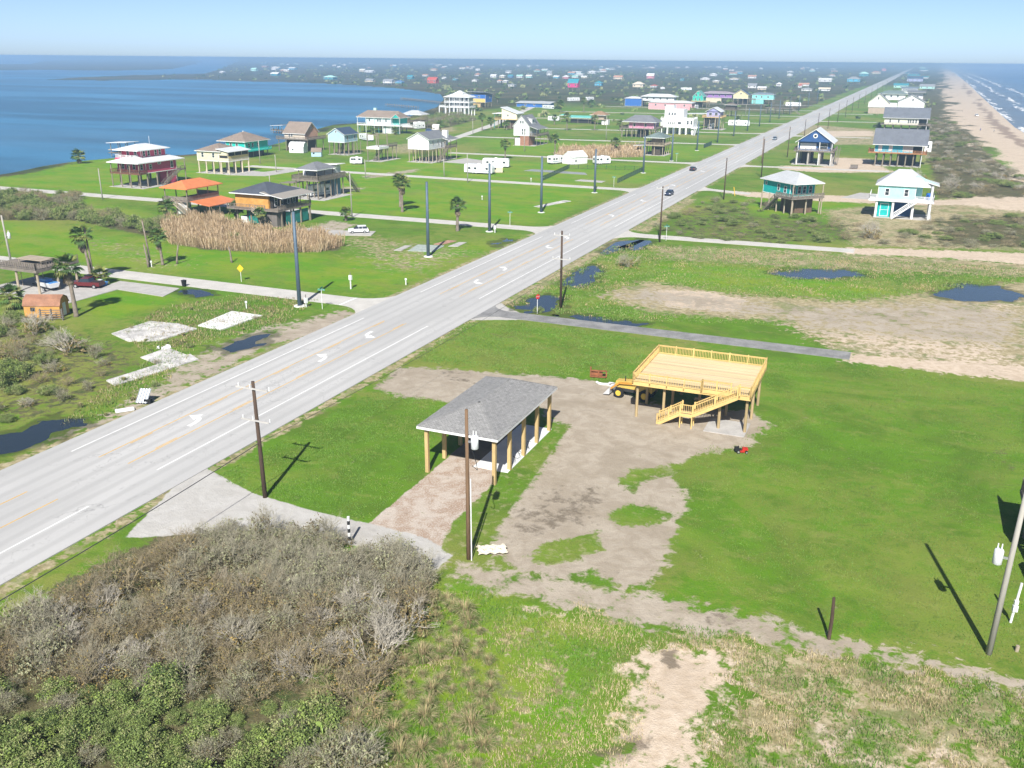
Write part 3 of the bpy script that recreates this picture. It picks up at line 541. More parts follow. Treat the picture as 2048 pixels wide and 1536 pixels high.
class House:
    """stilt house in a local frame: origin at its south-east ground corner, x east, y north"""
    def __init__(s, name, label, x, y, rz=0., cat='house', group=None): s.o = thing(name, label, cat, (x, y, 0), R(rz), group)
    def part(s, name, mb, m_, par=None, smooth=False): return mb.obj(name, m_, par or s.o, smooth)
    def box(s, name, x0, x1, y0, y1, z0, z1, m_, par=None): return s.part(name, MB().box(x0, x1, y0, y1, z0, z1), m_, par)
    def slab(s, x0, x1, y0, y1, m_=None): return s.box('concrete_slab', x0, x1, y0, y1, -.05, .09, m_ or CONC)
    def stilts(s, xs, ys, h, w=.32, m_=None, skip=()):
        m_ = m_ or PILE
        me = shared(('st', h, w, m_.name), lambda: MB().tube([(0, 0, -.3), (0, 0, h)], [w*.54, w*.48], 8).mesh('stilt', m_))
        for i, x in enumerate(xs):
            for j, y in enumerate(ys):
                if (i, j) not in skip: link('stilt', me, s.o, (x, y, 0))
    def walls(s, x0, x1, y0, y1, z0, z1, m_, name='wall', par=None): 
        s.w = (x0, x1, y0, y1); o = s.box(name, x0, x1, y0, y1, z0, z1, m_, par)
        if 'siding' in m_.name or 'turquoise' in m_.name or 'aqua' in m_.name:
            for x, y in ((x1, y0), (x0, y0), (x1, y1)): s.box('corner_board', x-.09, x+.035, y-.035, y+.09, z0, z1-.02, TRIM) if x == x1 and y == y0 else s.box('corner_board', x-(.035 if x == x0 else .09), x+(.09 if x == x0 else .035), y-(.035 if y == y0 else .09), y+(.09 if y == y0 else .035), z0, z1-.02, TRIM)
            s.box('skirt_board', x0-.03, x1+.03, y0-.03, y1+.03, z0-.12, z0+.1, TRIM)
        return o
    def hip(s, x0, x1, y0, y1, z, rise, m_, ov=.6, name='roof', tm=None, axis=None, cut=None):
        x0 -= ov; x1 += ov; y0 -= ov; y1 += ov; W, D = x1-x0, y1-y0; ax = axis or ('x' if W > D else 'y')
        k = min(W, D)/2 if cut is None else cut; cx_, cy_ = (x0+x1)/2, (y0+y1)/2
        a, b_ = ((x0+k, cy_), (x1-k, cy_)) if ax == 'x' else ((cx_, y0+k), (cx_, y1-k))
        q = [(x0, y0, z), (x1, y0, z), (x1, y1, z), (x0, y1, z)]; A = (*a, z+rise); B_ = (*b_, z+rise)
        mb = MB()
        if ax == 'x': mb.quad(q[0], q[1], B_, A); mb.quad(q[2], q[3], A, B_); mb.tri(q[1], q[2], B_); mb.tri(q[3], q[0], A)
        else: mb.quad(q[1], q[2], B_, A); mb.quad(q[3], q[0], A, B_); mb.tri(q[0], q[1], A); mb.tri(q[2], q[3], B_)
        l = [(p[0], p[1], p[2]-.22) for p in q]
        for i in range(4): mb.quad(l[i], l[(i+1) % 4], q[(i+1) % 4], q[i], 1)
        mb.quad(l[3], l[2], l[1], l[0], 1)
        return s.part(name, mb, [m_, tm or TRIM])
    def gable(s, x0, x1, y0, y1, z, rise, m_, wm, axis='y', ov=.5, name='roof', tm=None):
        """axis = direction of the ridge; wall-coloured gable triangles"""
        th = .2; mb = MB(); g_ = MB()
        if axis == 'y': xm = (x0+x1)/2; sl_ = rise/((x1-x0)/2); P = lambda u, v, z_: (u, v, z_); a0, a1, b0, b1, mid_ = x0, x1, y0, y1, xm
        else: xm = (y0+y1)/2; sl_ = rise/((y1-y0)/2); P = lambda u, v, z_: (v, u, z_); a0, a1, b0, b1, mid_ = y0, y1, x0, x1, xm
        e0, e1 = a0-ov, a1+ov; ze = z-ov*sl_
        for (ua, ub) in ((e0, mid_), (e1, mid_)):
            t_ = [P(ua, b0-ov, ze+th), P(ua, b1+ov, ze+th), P(ub, b1+ov, z+rise+th), P(ub, b0-ov, z+rise+th)]
            l_ = [(p[0], p[1], p[2]-th) for p in t_]
            mb.quad(*t_, 0)
            for i in range(4): mb.quad(l_[i], l_[(i+1) % 4], t_[(i+1) % 4], t_[i], 1)
            mb.quad(*l_, 1)
        for v in (b0, b1): g_.tri(P(a0, v, z), P(a1, v, z), P(mid_, v, z+rise))
        g_.quad(P(a0, b0, z), P(a0, b1, z), P(a1, b1, z), P(a1, b0, z))
        s.part('gable_wall', g_, wm); return s.part(name, mb, [m_, tm or TRIM])
    def shed(s, x0, x1, y0, y1, za, zb, m_, axis='x', th=.16, name='roof', tm=None):
        """single slope; za at low coordinate end, zb at high end of the axis"""
        z = (lambda x, y: za if x == x0 else zb) if axis == 'x' else (lambda x, y: za if y == y0 else zb)
        q = [(x0, y0), (x1, y0), (x1, y1), (x0, y1)]
        return s.part(name, MB().solid([(x, y, z(x, y)-th) for x, y in q], [(x, y, z(x, y)) for x, y in q], 1, 0), [m_, tm or TRIM])
    def window(s, face, u, z, w=1., h=1.4, m_=None, wall=None, name='window', fr=.13, pane=None):
        x0, x1, y0, y1 = wall or s.w; o = bpy.data.objects.new(name, shared(('wf', w, h, fr, (m_ or TRIM).name), lambda: frame_mesh(w, h, fr, m_ or TRIM)))
        col.objects.link(o); o.parent = s.o
        lo = {'S': ((u, y0, z), 0), 'E': ((x1, u, z), 90), 'N': ((u, y1, z), 180), 'W': ((x0, u, z), -90)}[face]
        o.location = lo[0]; o.rotation_euler = (0, 0, R(lo[1]))
        pm = pane or GLASS
        link('pane', shared(('wp', w, h, fr, pm.name), lambda: pane_mesh(w, h, fr, pm)), o); return o
    def windows(s, face, us, z, w=1., h=1.4, **k):
        for u in us: s.window(face, u, z, w, h, **k)
    def deck(s, x0, x1, y0, y1, z, m_=None, th=.3, name='deck_floor'): return s.box(name, x0, x1, y0, y1, z-th, z, m_ or DECKW)
    def rail(s, pts, z, h=1.05, m_=None, gap=.42, name='railing', solid=None):
        m_ = m_ or DECKW; b = MB()
        for (xa, ya), (xb, yb) in zip(pts[:-1], pts[1:]):
            L = math.hypot(xb-xa, yb-ya); n = max(1, round(L/2.2))
            for k in range(n+1): f_ = k/n; b.box(xa+(xb-xa)*f_-.06, xa+(xb-xa)*f_+.06, ya+(yb-ya)*f_-.06, ya+(yb-ya)*f_+.06, z, z+h+.05)
            b.bar((xa, ya, z+h), (xb, yb, z+h), .13, .07); b.bar((xa, ya, z+.16), (xb, yb, z+.16), .06, .08)
            if solid: b.bar((xa, ya, z+h*.5), (xb, yb, z+h*.5), .05, h*.72)
            else:
                n = max(1, int(L/gap))
                for k in range(n): f_ = (k+.5)/n; x, y = xa+(xb-xa)*f_, ya+(yb-ya)*f_; b.box(x-.045, x+.045, y-.045, y+.045, z+.15, z+h)
        return s.part(name, b, m_)
    def stairs(s, a, b_, w=1.1, m_=None, rails=True, name='stairs', h=1.):
        """flight from a (bottom) to b (top); treads, two stringers, two handrails"""
        m_ = m_ or DECKW; mb = MB(); a = Vector(a); b_ = Vector(b_); d = b_-a; hd = Vector((d.x, d.y, 0)); sd_ = hd.normalized().cross(Vector((0, 0, 1)))
        n = max(3, int(d.z/.2))
        for k in range(n):
            c = a+d*((k+.5)/n); e1 = c-hd.normalized()*.16; e2 = c+hd.normalized()*.16
            mb.bar(e1, e2, w, .05)
        for sg in (-1, 1):
            o = sd_*sg*w/2; mb.bar(a+o-Vector((0, 0, .1)), b_+o-Vector((0, 0, .1)), .07, .3)
            if rails:
                mb.bar(a+o+Vector((0, 0, h)), b_+o+Vector((0, 0, h)), .09, .1); mb.bar(a+o+Vector((0, 0, h*.5)), b_+o+Vector((0, 0, h*.5)), .05, .08)
                for k in range(4): p = a+o+d*(k/3.); mb.bar(p, p+Vector((0, 0, h)), .09)
        return s.part(name, mb, m_)
    def beams(s, x0, x1, ys, z, m_=None):
        for y in ys: s.box('beam', x0, x1, y-.08, y+.08, z-.3, z, m_ or PILE)
    def door(s, face, u, z, w=.95, h=2.05, m_=None): return s.window(face, u, z+h/2, w, h, name='door', fr=.2, m_=m_)
def frame_mesh(w, h, fr, m_):
    b = MB(); W, H = w/2+fr, h/2+fr
    b.box(-W, -w/2, -.06, .02, -H, H); b.box(w/2, W, -.06, .02, -H, H); b.box(-w/2, w/2, -.06, .02, -H, -h/2); b.box(-w/2, w/2, -.06, .02, h/2, H)
    b.box(-w/2, w/2, -.045, .02, -.035, .035)
    return b.mesh('window_frame', m_)
def pane_mesh(w, h, fr, m_): return MB().box(-w/2, w/2, -.03, .01, -h/2, h/2).mesh('pane', m_)
def lin(a, b, n): return [a+(b-a)*i/(n-1) for i in range(n)] if n > 1 else [(a+b)/2]
# ============================================================ HOUSES, bay side of the highway
PINK = siding('raspberry_siding', (.56, .07, .15)); CREAM = siding('cream_siding', (.66, .58, .42)); TEAL = siding('turquoise_siding', (.03, .42, .36))
h = House('red_stilt_house', 'raspberry red two storey stilt house with white roofs and porch, by the bay', -214, 222.4)
h.slab(-12, 1.5, -3.6, 14)
h.stilts(lin(-11, 0, 4), [-2.9], 7.4, .34); h.stilts(lin(-11, -.2, 4), [.4, 4.5, 9, 13.2], 4.3, .4)
h.deck(-11.5, .2, -3.1, 0, 4.3, mat('red_brown_deck', (.17, .08, .05), .85)); h.rail([(-11.4, 0), (-11.4, -3), (.1, -3), (.1, 0)], 4.3, m_=mat('red_brown_deck', (0, 0, 0)))
h.walls(-11.2, 0, 0, 13.2, 4.3, 7.45, PINK)
h.windows('E', [2, ], 6.1, .9, 1.3); h.window('E', 11.2, 6., .9, 1.9); h.window('E', 5.8, 6.9, 1.1, .5)
h.windows('S', [-9, -4.6, -1.6], 6., .9, 1.5); h.door('S', -6.8, 4.35)
h.hip(-11.2, 0, -3, 15.8, 7.5, 1.75, ROOFM, .7, cut=4.4)
h.walls(-11.2, -3.4, 2.2, 12.6, 7.5, 10.8, PINK, 'upper_wall')
h.windows('E', [3.4, 5.4, 8.4, 10.2], 9.7, .85, 1.5); h.windows('S', [-8.6, -5.6], 9.8, .9, 1.5)
h.deck(-11.3, -4.4, -.6, 2.2, 8.5, PINK, .5, 'balcony'); h.rail([(-11.2, 2), (-11.2, -.5), (-4.5, -.5), (-4.5, 2)], 8.5, .9, TRIM)
h.hip(-11.6, -3.1, .6, 13, 10.85, 1.5, ROOFM, .8, name='upper_roof')
h.part('antenna', MB().tube([(-6, 9, 12), (-6, 9, 14.5)], .05, 5), TRIM)
h.walls(-5, -.5, 9.6, 13.2, .1, 4.25, PINK, 'storage_room'); h.deck(-11, 1.4, 13.2, 15.8, 4.3)
h.stilts([1.2], [15.6], 7.3); h.stairs((.9, 5.6, .1), (.9, 13.4, 4.3)); h.rail([(1.4, 13.2), (1.4, 15.7)], 4.3)
h = House('cream_stilt_house', 'cream stilt house with tan hip roof and white porch roof', -213.4, 260)
h.slab(-14, 3, -.6, 12.5); h.stilts(lin(-13, -.2, 5), lin(.3, 10.8, 4), 4.3, .42, mat('cream_piling', (.55, .47, .35), .8))
h.walls(-13.2, -4, 0, 11, 4.3, 7.6, CREAM); h.windows('S', [-10.8, -6.2], 6.2, .9, 1.4); h.walls(-4, 0, 0, 11, 4.3, 5.4, CREAM, 'porch_wall')
h.box('porch_screen', -3.9, -.12, .1, 10.9, 5.4, 7.4, DARKIN); h.stilts(lin(-3.8, -.1, 2), lin(.1, 10.9, 4), 7.5, .26, mat('cream_piling', (.55, .47, .35)))
h.box('gable_panel', -4.06, -.4, -.03, .1, 6.3, 7.5, CREAM); h.box('east_sill', -.1, .02, .2, 10.8, 5.3, 6.1, mat('straw_siding', (.6, .46, .2)))
h.hip(-13.2, -3.2, 0, 11, 7.6, 2.2, ROOFT, .6); h.shed(-4.6, .8, -.6, 11.6, 8.5, 7.6, ROOFM)
h = House('turquoise_bay_house', 'turquoise stilt house with tan pyramid roof at the bay edge', -244, 308.1)
TQ2 = siding('bright_turquoise', (.02, .47, .40))
h.stilts(lin(-9.6, -.2, 4), lin(.3, 14.4, 4), 2.8, .4); h.walls(-9.4, 0, 0, 14.6, 2.7, 6.2, TQ2); h.box('lower_room', -7, -1, .8, 13, 0, 2.7, mat('brown_boards', (.09, .06, .045), .9))
h.windows('E', [2.4, 4.8, 8.2], 4.7, .9, 1.5); h.windows('S', [-7, -4], 4.8, 1, 1.4); h.deck(-12.6, 1.5, -.4, 15, 2.7, siding('bright_turquoise', ()), .3); h.rail([(-12.4, -.2), (1.4, -.2), (1.4, 15)], 2.7, m_=siding('bright_turquoise', ()))
h.stilts([-12.3], [0, 7, 14.4], 6.2, .26); h.hip(-12.4, 0, 0, 14.6, 6.3, 3.2, ROOFT, .9); h.part('roof_vent', MB().tube([(-6.2, 7.3, 9.3), (-6.2, 7.3, 9.9)], .2), TRIM)
ORG = mat('orange_metal_roof', (.62, .20, .075), .5, .12, .7, .4)
h = House('orange_roof_pavilion', 'open two level stilt pavilion with bright orange metal roofs behind the reeds', -165, 184, cat='pavilion')
h.stilts([-7, -3.5, -.1], lin(.1, 12, 4), 3.8, .36); h.deck(-7.3, .2, 0, 12.2, 3.8); h.stilts([-7, -.1], lin(.2, 12, 4), 6.9, .28)
h.walls(-7.1, .1, .06, .14, 3.9, 4.8, DECKW, 'parapet'); h.box('parapet', .03, .11, .2, 12, 3.8, 4.9, DECKW); h.box('parapet', -7, 0, 11.95, 12.05, 3.8, 5, DECKW)
h.hip(-7.2, .2, 0, 12.2, 6.95, 1.6, ORG, .7, tm=ORG, cut=3.4); h.shed(.15, 6.2, .8, 12.6, 3.75, 2.9, ORG, 'x', tm=ORG, name='lower_roof'); h.stilts([6], lin(1, 12.4, 4), 2.8, .25)
h.stairs((1.8, -1., .2), (-3.6, -1., 3.8), 1.5, PILEW); h.deck(-6, -3.6, -1.9, 0, 3.8); h.rail([(-6, 0), (-6, -1.8), (-3.7, -1.8)], 3.8)
h = House('plywood_stilt_house', 'unfinished stilt house with orange plywood walls, charcoal roof and wraparound grey deck', -134.5, 181.1)
PLY = mat('orange_plywood', (.52, .27, .07), .8, .2, .9); TARP = mat('teal_tarp', (.02, .20, .17), .6, .2, .6)
h.stilts([-13, -9, -5, -.2], lin(.2, 11.6, 4), 4, .42); h.deck(-14.6, .2, -1.6, 12, 4.05); h.walls(-13.6, -4, .6, 11.6, 4.05, 7.4, PLY)
h.box('inner_wall', -4, -3.2, 1.2, 11.4, 4.1, 7.2, DARKIN); h.windows('E', [2.4, 4.6, 7.4, 9.6], 5.6, .9, 2., wall=(-13.6, -3.2, 1, 11.6))
h.hip(-13.6, -3.4, .4, 11.8, 7.45, 2.1, ROOFD, .9); h.shed(-5.4, .9, -.6, 12.6, 8.0, 6.9, shingle('taupe_shingles', (.29, .265, .23), .12))
h.stilts([-.1], lin(0, 11.8, 4), 6.8, .24); h.rail([(-14.5, -1.5), (-3.5, -1.5)], 4.05); h.rail([(.1, -1.4), (.1, 11.9)], 4.05, gap=.3)
h.stairs((-1.6, -2.5, .2), (-6.2, -2.5, 4.05), 1.2, PILEW); h.box('tarp_screen', -.3, -.22, 2, 11, .3, 3.2, TARP); h.box('tarp_screen', -9.8, -6.6, .3, .38, .4, 3.4, TARP)
h.box('storage_shed', -3.8, -1, -.6, 2, 0, 3.4, mat('grey_boards', (.16, .14, .125), .9)); h.box('stored_boxes', -12.4, -10.6, .6, 3, 0, 1.8, TRIM)
h = House('grey_deck_house', 'grey elevated deck with pavilion roof above a parked motorhome', -152.4, 222.8, cat='deck house')
h.slab(-9, 2.5, -1, 14); h.stilts([-7.4, -3.7, -.1], lin(.1, 13, 5), 5.4, .34); h.deck(-8.5, .5, -.4, 13.6, 5.55, th=.5); h.rail([(-8.4, 13), (-8.4, -.3), (.4, -.3), (.4, 13.5)], 5.55, gap=.25)
h.stilts([-6.6, -.6], [.6, 4.5, 8.6], 8.2, .24, DECKW); h.hip(-6.8, -.4, .4, 9, 8.25, 1.8, ROOFG, .6); h.walls(-8.2, -7.2, 5, 13.4, 5.5, 8.4, WHITE); h.walls(-7.2, -1, 10.4, 13.4, 5.5, 8.4, WHITE, 'back_wall')
h.shed(-9, .4, 9.6, 14, 8.5, 9, mat('pale_roofing', (.6, .58, .55)), 'x'); h.stairs((1.2, 19, .1), (1.2, 13.4, 5.5)); h.walls(-6, -1, 10, 13, .1, 5, siding('slate_blue_siding', (.10, .21, .30)), 'lower_room')
h.shed(-14, -8.6, 1, 6, 3.9, 4.2, DECKW, 'x', tm=DECKW, name='carport_roof'); h.stilts([-13.6, -9], [1.3, 5.7], 3.8, .3)
PEACH = siding('peach_siding', (.55, .33, .22))
h = House('peach_gable_house', 'peach gabled house with tan roof on a dark ground floor and wide deck', -239.1, 341.9)
h.stilts(lin(-12, 2.6, 5), [-2, 4, 9.8], 5, .34); h.deck(-13, 3.4, -2.6, 11, 5.2); h.rail([(-12.9, -2.5), (3.3, -2.5), (3.3, 10.9)], 5.2, gap=.3); h.walls(-10.3, 0, 0, 9.8, 5.2, 7.7, siding('pale_cream_siding', (.66, .57, .46)))
h.box('gable_end', -.1, .06, .04, 9.76, 5.2, 7.7, PEACH); h.gable(-10.3, 0, 0, 9.8, 7.7, 4, ROOFT, PEACH, 'x', .7); h.windows('S', [-7.8, -6.6], 6.5, .8, 1.2); h.window('E', 4.9, 9.6, .7, .8, wall=(-10, .06, 0, 9)); h.box('ground_floor', -9.8, -.6, .6, 9, 0, 5, mat('maroon_boards', (.085, .045, .04), .9))
LBL = siding('light_blue_siding', (.40, .56, .66))
h = House('light_blue_gable_house', 'light blue gabled stilt house with navy roof', -215.4, 335.7)
h.slab(-8, 2, -.4, 10.6); h.stilts([-7.5, -5, -2.6, -.2], [.2, 3.5, 6.8, 9.9], 5.1, .34); h.walls(-7.8, 0, 0, 10.1, 5.1, 8.3, LBL); h.gable(-7.8, 0, 0, 10.1, 8.3, 2.3, shingle('navy_shingles', (.05, .075, .12)), LBL, 'y', .5)
h.windows('E', [2.4, 8], 6.8, .8, 1.4); h.window('S', -3.9, 9.3, .7, .7); h.stairs((-4.6, 2, .1), (-4.6, 8.4, 5)); h.stilts([1.6], [.2, 5, 9.8], 5.1, .26)
h = House('bare_deck_tower', 'open timber deck frame with white fascia beside the light blue house', -190, 320, cat='deck')
h.slab(-6, 1.5, -1, 15); h.stilts([-5, -.1], [.2, 7], 10.4, .4); h.stilts([-5, -.1], [11, 14], 5.4, .34); h.deck(-5.4, .3, 0, 7.4, 5.5, TRIM, .9); h.deck(-5.4, .3, 7.4, 14.4, 5.3); h.rail([(.2, 7.4), (.2, 14.3)], 5.3); h.stairs((-2.5, 1, .1), (-2.5, 7.6, 5)); h.beams(-5.2, .2, [.2, 7], 10.2)
h = House('white_gable_house', 'plain white gabled stilt house with grey roof, chimney box and long side stair', -170.6, 324.8)
h.slab(-9.5, 1.8, -.6, 21); h.stilts(lin(-8.7, -.2, 4), lin(.2, 16.4, 6), 5, .34, PILEW); h.walls(-9, 0, 0, 16.5, 5, 8.8, WHITE); h.gable(-9, 0, 0, 16.5, 8.8, 2.3, ROOFG, WHITE, 'y', .5); h.windows('E', [3.6, 7.8], 7.2, .7, 1.6); h.door('E', 11, 5.1); h.windows('E', [13], 7.2, .7, 1.6)
h.box('chimney', -1.2, .9, 13.8, 15.4, 8.4, 11.4, WHITE); h.deck(-2, 2.2, 9.8, 20.4, 5); h.rail([(2.1, 9.9), (2.1, 20.3)], 5); h.stilts([2], [10, 15, 20.2], 7.6, .26, PILEW); h.shed(-2, 2.8, 11, 20.8, 9.2, 8, ROOFG, 'x', name='porch_roof'); h.stairs((2.8, 2.2, .1), (2.8, 10.4, 5), 1.2, PILE)
CYW = siding('pale_aqua_siding', (.56, .72, .74))
h = House('pale_aqua_bay_house', 'long pale aqua house with taupe roof and teal entrance gable near the bay', -252.6, 446.8)
h.stilts(lin(-24, -.4, 7), [.3, 5, 9.6], 4.2, .4, mat('teal_piling', (.05, .2, .2))); h.walls(-20, -4.5, 0, 10, 4.2, 8.1, CYW); h.walls(-4.5, 0, 2, 10, 4.2, 8.1, TEAL, 'porch_wall'); h.deck(-25, 1.6, -1, 10.5, 4.2, TRIM); h.rail([(-24.9, -.9), (-20, -.9)], 4.2, m_=TRIM); h.rail([(-4.5, -.9), (1.5, -.9), (1.5, 10)], 4.2, m_=TRIM)
h.hip(-25, 1, -.5, 10.5, 8.2, 3.3, ROOFT, .5, cut=4); h.windows('S', [-17.6, -12.4, -11, -7.4], 6.6, .9, 1.3, wall=(-20, -4.5, 0, 10)); h.stilts(lin(-24.6, 1.2, 6), [-.8], 8.1, .24, TRIM); h.gable(-3, 1.6, -1.2, 3, 8.3, 1.7, ROOFT, TEAL, 'y', .3, name='entrance_roof'); h.box('garage', -10, -4, .5, 9, 0, 4, TRIM); h.box('water_tank', -19, -17.6, 7, 8.4, 9, 12.6, mat('mint_tank', (.5, .72, .66)))
h.deck(1.6, 8, 1, 8, 3.9, TRIM); h.rail([(1.6, 1), (7.9, 1), (7.9, 8)], 3.9, m_=TRIM)
h = House('bay_gazebo', 'grey roofed gazebo on posts over the bay behind the pale aqua house', -262, 490, cat='gazebo'); h.stilts([-12, -.1], [0, 8], 7.6, .34); h.deck(-12.4, .3, -.4, 8.4, 4); h.hip(-12, 0, 0, 8, 7.6, 2.2, ROOFW, 1.)
h = House('white_mansion', 'large white three storey bayfront house with stacked galleries and pale roof', -291, 616.2, cat='house')
h.stilts(lin(-18.4, -.3, 7), [.3, 5, 9.8], 5.8, .8, TRIM); h.walls(-17, -1.5, 2.4, 10, 5.8, 12.6, WHITE)
for z in (5.8, 9.2): h.deck(-19.4, .4, -.4, 10.4, z, TRIM, .45); h.rail([(-19.2, -.2), (.2, -.2), (.2, 10.2)], z, 1.1, TRIM, .8); h.stilts(lin(-18.8, -.2, 6), [-.1], z+3.2, .4, TRIM)
for z in (7.4, 10.9): h.windows('S', lin(-15.5, -3, 5), z, 1.4, 2.2, wall=(-17, -1.5, 2.4, 10)); h.windows('E', [5, 8], z, 1.2, 1.8, wall=(-17, -1.5, 2.4, 10))
h.hip(-19, 0, 0, 10.4, 12.6, 2.2, ROOFM, .9, cut=5); h.walls(-12.5, -6.5, 3, 7.6, 13, 15.2, WHITE, 'cupola_wall'); h.hip(-12.5, -6.5, 3, 7.6, 15.1, 1.8, ROOFM, .6, name='cupola_roof'); h.deck(-24, -19.3, 0, 8, 5.8, TRIM); h.stilts([-23.6], [.3, 7.7], 5.6, .7, TRIM); h.rail([(-19.3, .1), (-23.9, .1), (-23.9, 7.9)], 5.8, m_=TRIM)
BLU = siding('cobalt_siding', (.03, .13, .42))
h = House('cobalt_yellow_house', 'cobalt blue and yellow shed roofed house behind the white mansion', -331.5, 734.1)
h.stilts(lin(-13, -.3, 4), [.3, 6, 13], 4, .5); h.walls(-14, 0, 0, 13.4, 4, 10, BLU); h.box('yellow_front', -14.05, -.2, -.1, 6, 4, 7, siding('butter_siding', (.68, .5, .16))); h.shed(-17, 1, -1, 14.6, 12.4, 10.2, ROOFW, 'y'); h.window('E', 9, 8, 1.6, 1.6); h.windows('S', [-11, -6], 8.6, 1.6, 1.2); h.box('ground_room', -12, -5, 1, 8, 0, 3.9, TANW)
h = House('blue_low_barn', 'long low blue metal barn with pale roof near the marsh edge', -298, 760, cat='barn'); h.walls(-16, 14, 0, 10, 0, 3.4, siding('cobalt_siding', ())); h.shed(-17, 15, -1, 11, 3.4, 4.6, ROOFW, 'y'); h.windows('S', [-8, 0, 8], 2, 1.6, 1)
h = House('pale_yellow_modern_house', 'pale yellow stilt house with steep single slope roof', -211.9, 513)
PYEL = siding('pale_yellow_siding', (.76, .68, .50)); h.stilts(lin(-11.6, -.3, 4), [.3, 5, 9], 5.2, .5); h.deck(-14, .6, -1.4, 9.6, 5.3, TANW); h.rail([(-13.9, 9), (-13.9, -1.3), (-9, -1.3)], 5.3, m_=TANW)
h.part('wall', MB().solid([(-9.4, 0, 5.3), (0, 0, 5.3), (0, 9, 5.3), (-9.4, 9, 5.3)], [(-9.4, 0, 11.4), (0, 0, 8.4), (0, 9, 8.4), (-9.4, 9, 11.4)]), PYEL); h.part('roof', MB().solid([(-10, -.6, 11.7), (.8, -.6, 8.2), (.8, 9.6, 8.2), (-10, 9.6, 11.7)], [(-10, -.6, 11.95), (.8, -.6, 8.5), (.8, 9.6, 8.5), (-10, 9.6, 11.95)]), ROOFM); h.box('flat_roof', -15, -9.4, -1.4, 9, 8.2, 8.45, TRIM); h.window('S', -5.5, 7.4, 1, 1, wall=(-9.4, 0, 0, 9)); h.box('ground_room', -6, -.6, .6, 8, 0, 5, mat('brown_boards', ()))
h.stilts([-13.6], [-1, 8.6], 8.2, .4, mat('teal_piling', ()))
h = House('white_dormer_house', 'tall white gabled house with dormer over a brick ground floor', -164, 412.5)
h.slab(-8, 3, -.6, 17); h.walls(-7.8, 0, 0, 13, 4.6, 9, WHITE); h.gable(-7.8, 0, 0, 13, 9, 4.4, ROOFG, WHITE, 'y', .5); h.windows('S', [-4.3, -3.2], 10.6, .7, 1.2); h.windows('S', [-3.4, -2.2], 7, .7, 1.2); h.windows('S', [-3.4, -2.2], 5.6, .7, 1.)
h.walls(-2.6, -.5, 4.5, 9, 9.6, 12, WHITE, 'dormer_wall'); h.shed(-4.4, 0, 4.2, 9.3, 12.9, 11.9, ROOFG, 'x', name='dormer_roof'); h.window('E', 6.6, 10.9, .9, 1, wall=(-2.6, -.5, 4, 9)); h.deck(0, 3.6, 1, 16, 4.6); h.rail([(.1, 1.1), (3.5, 1.1), (3.5, 15.9)], 4.6); h.shed(-.4, 4, .6, 14, 9, 7.6, ROOFG, 'x', name='porch_roof'); h.stilts([3.3], [1.2, 6, 11, 15.6], 7.5, .26); h.box('brick_base', -4.6, -.2, .1, 8, 0, 4.5, mat('red_brick', (.30, .15, .10), .9, .3, 2.5)); h.stilts([-7.4], [.4, 6, 12.6], 4.5); h.stairs((3, 22, .1), (3, 16, 4.6)); h.box('garage', -7.6, -4.8, 1, 6, 0, 3.4, WHITE)
h = House('pink_grey_roof_house', 'candy pink stilt house under a broad grey hip roof', -123.8, 487.5)
h.stilts(lin(-17, .6, 8), [-1, 5, 11], 4.5, .44); h.deck(-17.6, 1.4, -2, 12.6, 4.6); h.rail([(-17.5, 12), (-17.5, -1.9), (1.3, -1.9), (1.3, 12)], 4.6); h.walls(-14, -.6, .6, 11, 4.6, 7.8, siding('candy_pink_siding', (.72, .30, .45))); h.box('shaded_east_panel', -.6, -.5, .7, 10.9, 4.7, 7.7, siding('shaded_pink_siding', (.34, .2, .42))); h.hip(-16.6, .6, -1, 12, 7.9, 3.2, ROOFG, .6, cut=5); h.windows('S', [-11, -5], 6.2, 1., 1.4, wall=(-14, -.6, .6, 11)); h.stilts(lin(-17.2, 1, 4), [-1.8], 7.8, .24); h.box('garage_block', -9, -5, 1, 8, 0, 4.4, DARKIN)  # east panel: side-face shade painted as a darker, purpler copy of the pink
h = House('white_modern_house', 'bright white stepped modern house with roof terrace and tower', -110.3, 518.1)
h.stilts(lin(-17.6, -.4, 6), [.4, 5, 10], 3.8, 1., TRIM); h.walls(-18, 0, 0, 11, 3.7, 8.1, WHITE); h.windows('S', lin(-13.5, -10.5, 4), 5.8, .5, 1.2); h.windows('S', [-7.6], 6, 1.8, 1.2); h.windows('S', [-3, -1], 6.4, .9, 1.8); h.rail([(-17.8, .2), (-.2, .2), (-.2, 10.8)], 8.1, 1, TRIM, .5); h.walls(-16.5, -6, 2, 10.6, 8.1, 13.1, WHITE, 'upper_wall'); h.windows('S', [-14, -12.3, -10.8], 10.6, .8, 1.4); h.walls(-16.4, -12, 3, 9, 13.1, 15, WHITE, 'tower_wall'); h.deck(-1, 2, -1, 10, 3.7, TRIM); h.stairs((1.6, -4.4, 0), (1.6, .2, 3.7), m_=TRIM)
h.box('parapet', -18.2, .2, -.2, .0, 7.9, 8.5, TRIM)
h = House('unfinished_tower_house', 'bare timber stilt house with grey green hip roof and upper deck by the steel poles', -96.1, 394.8)
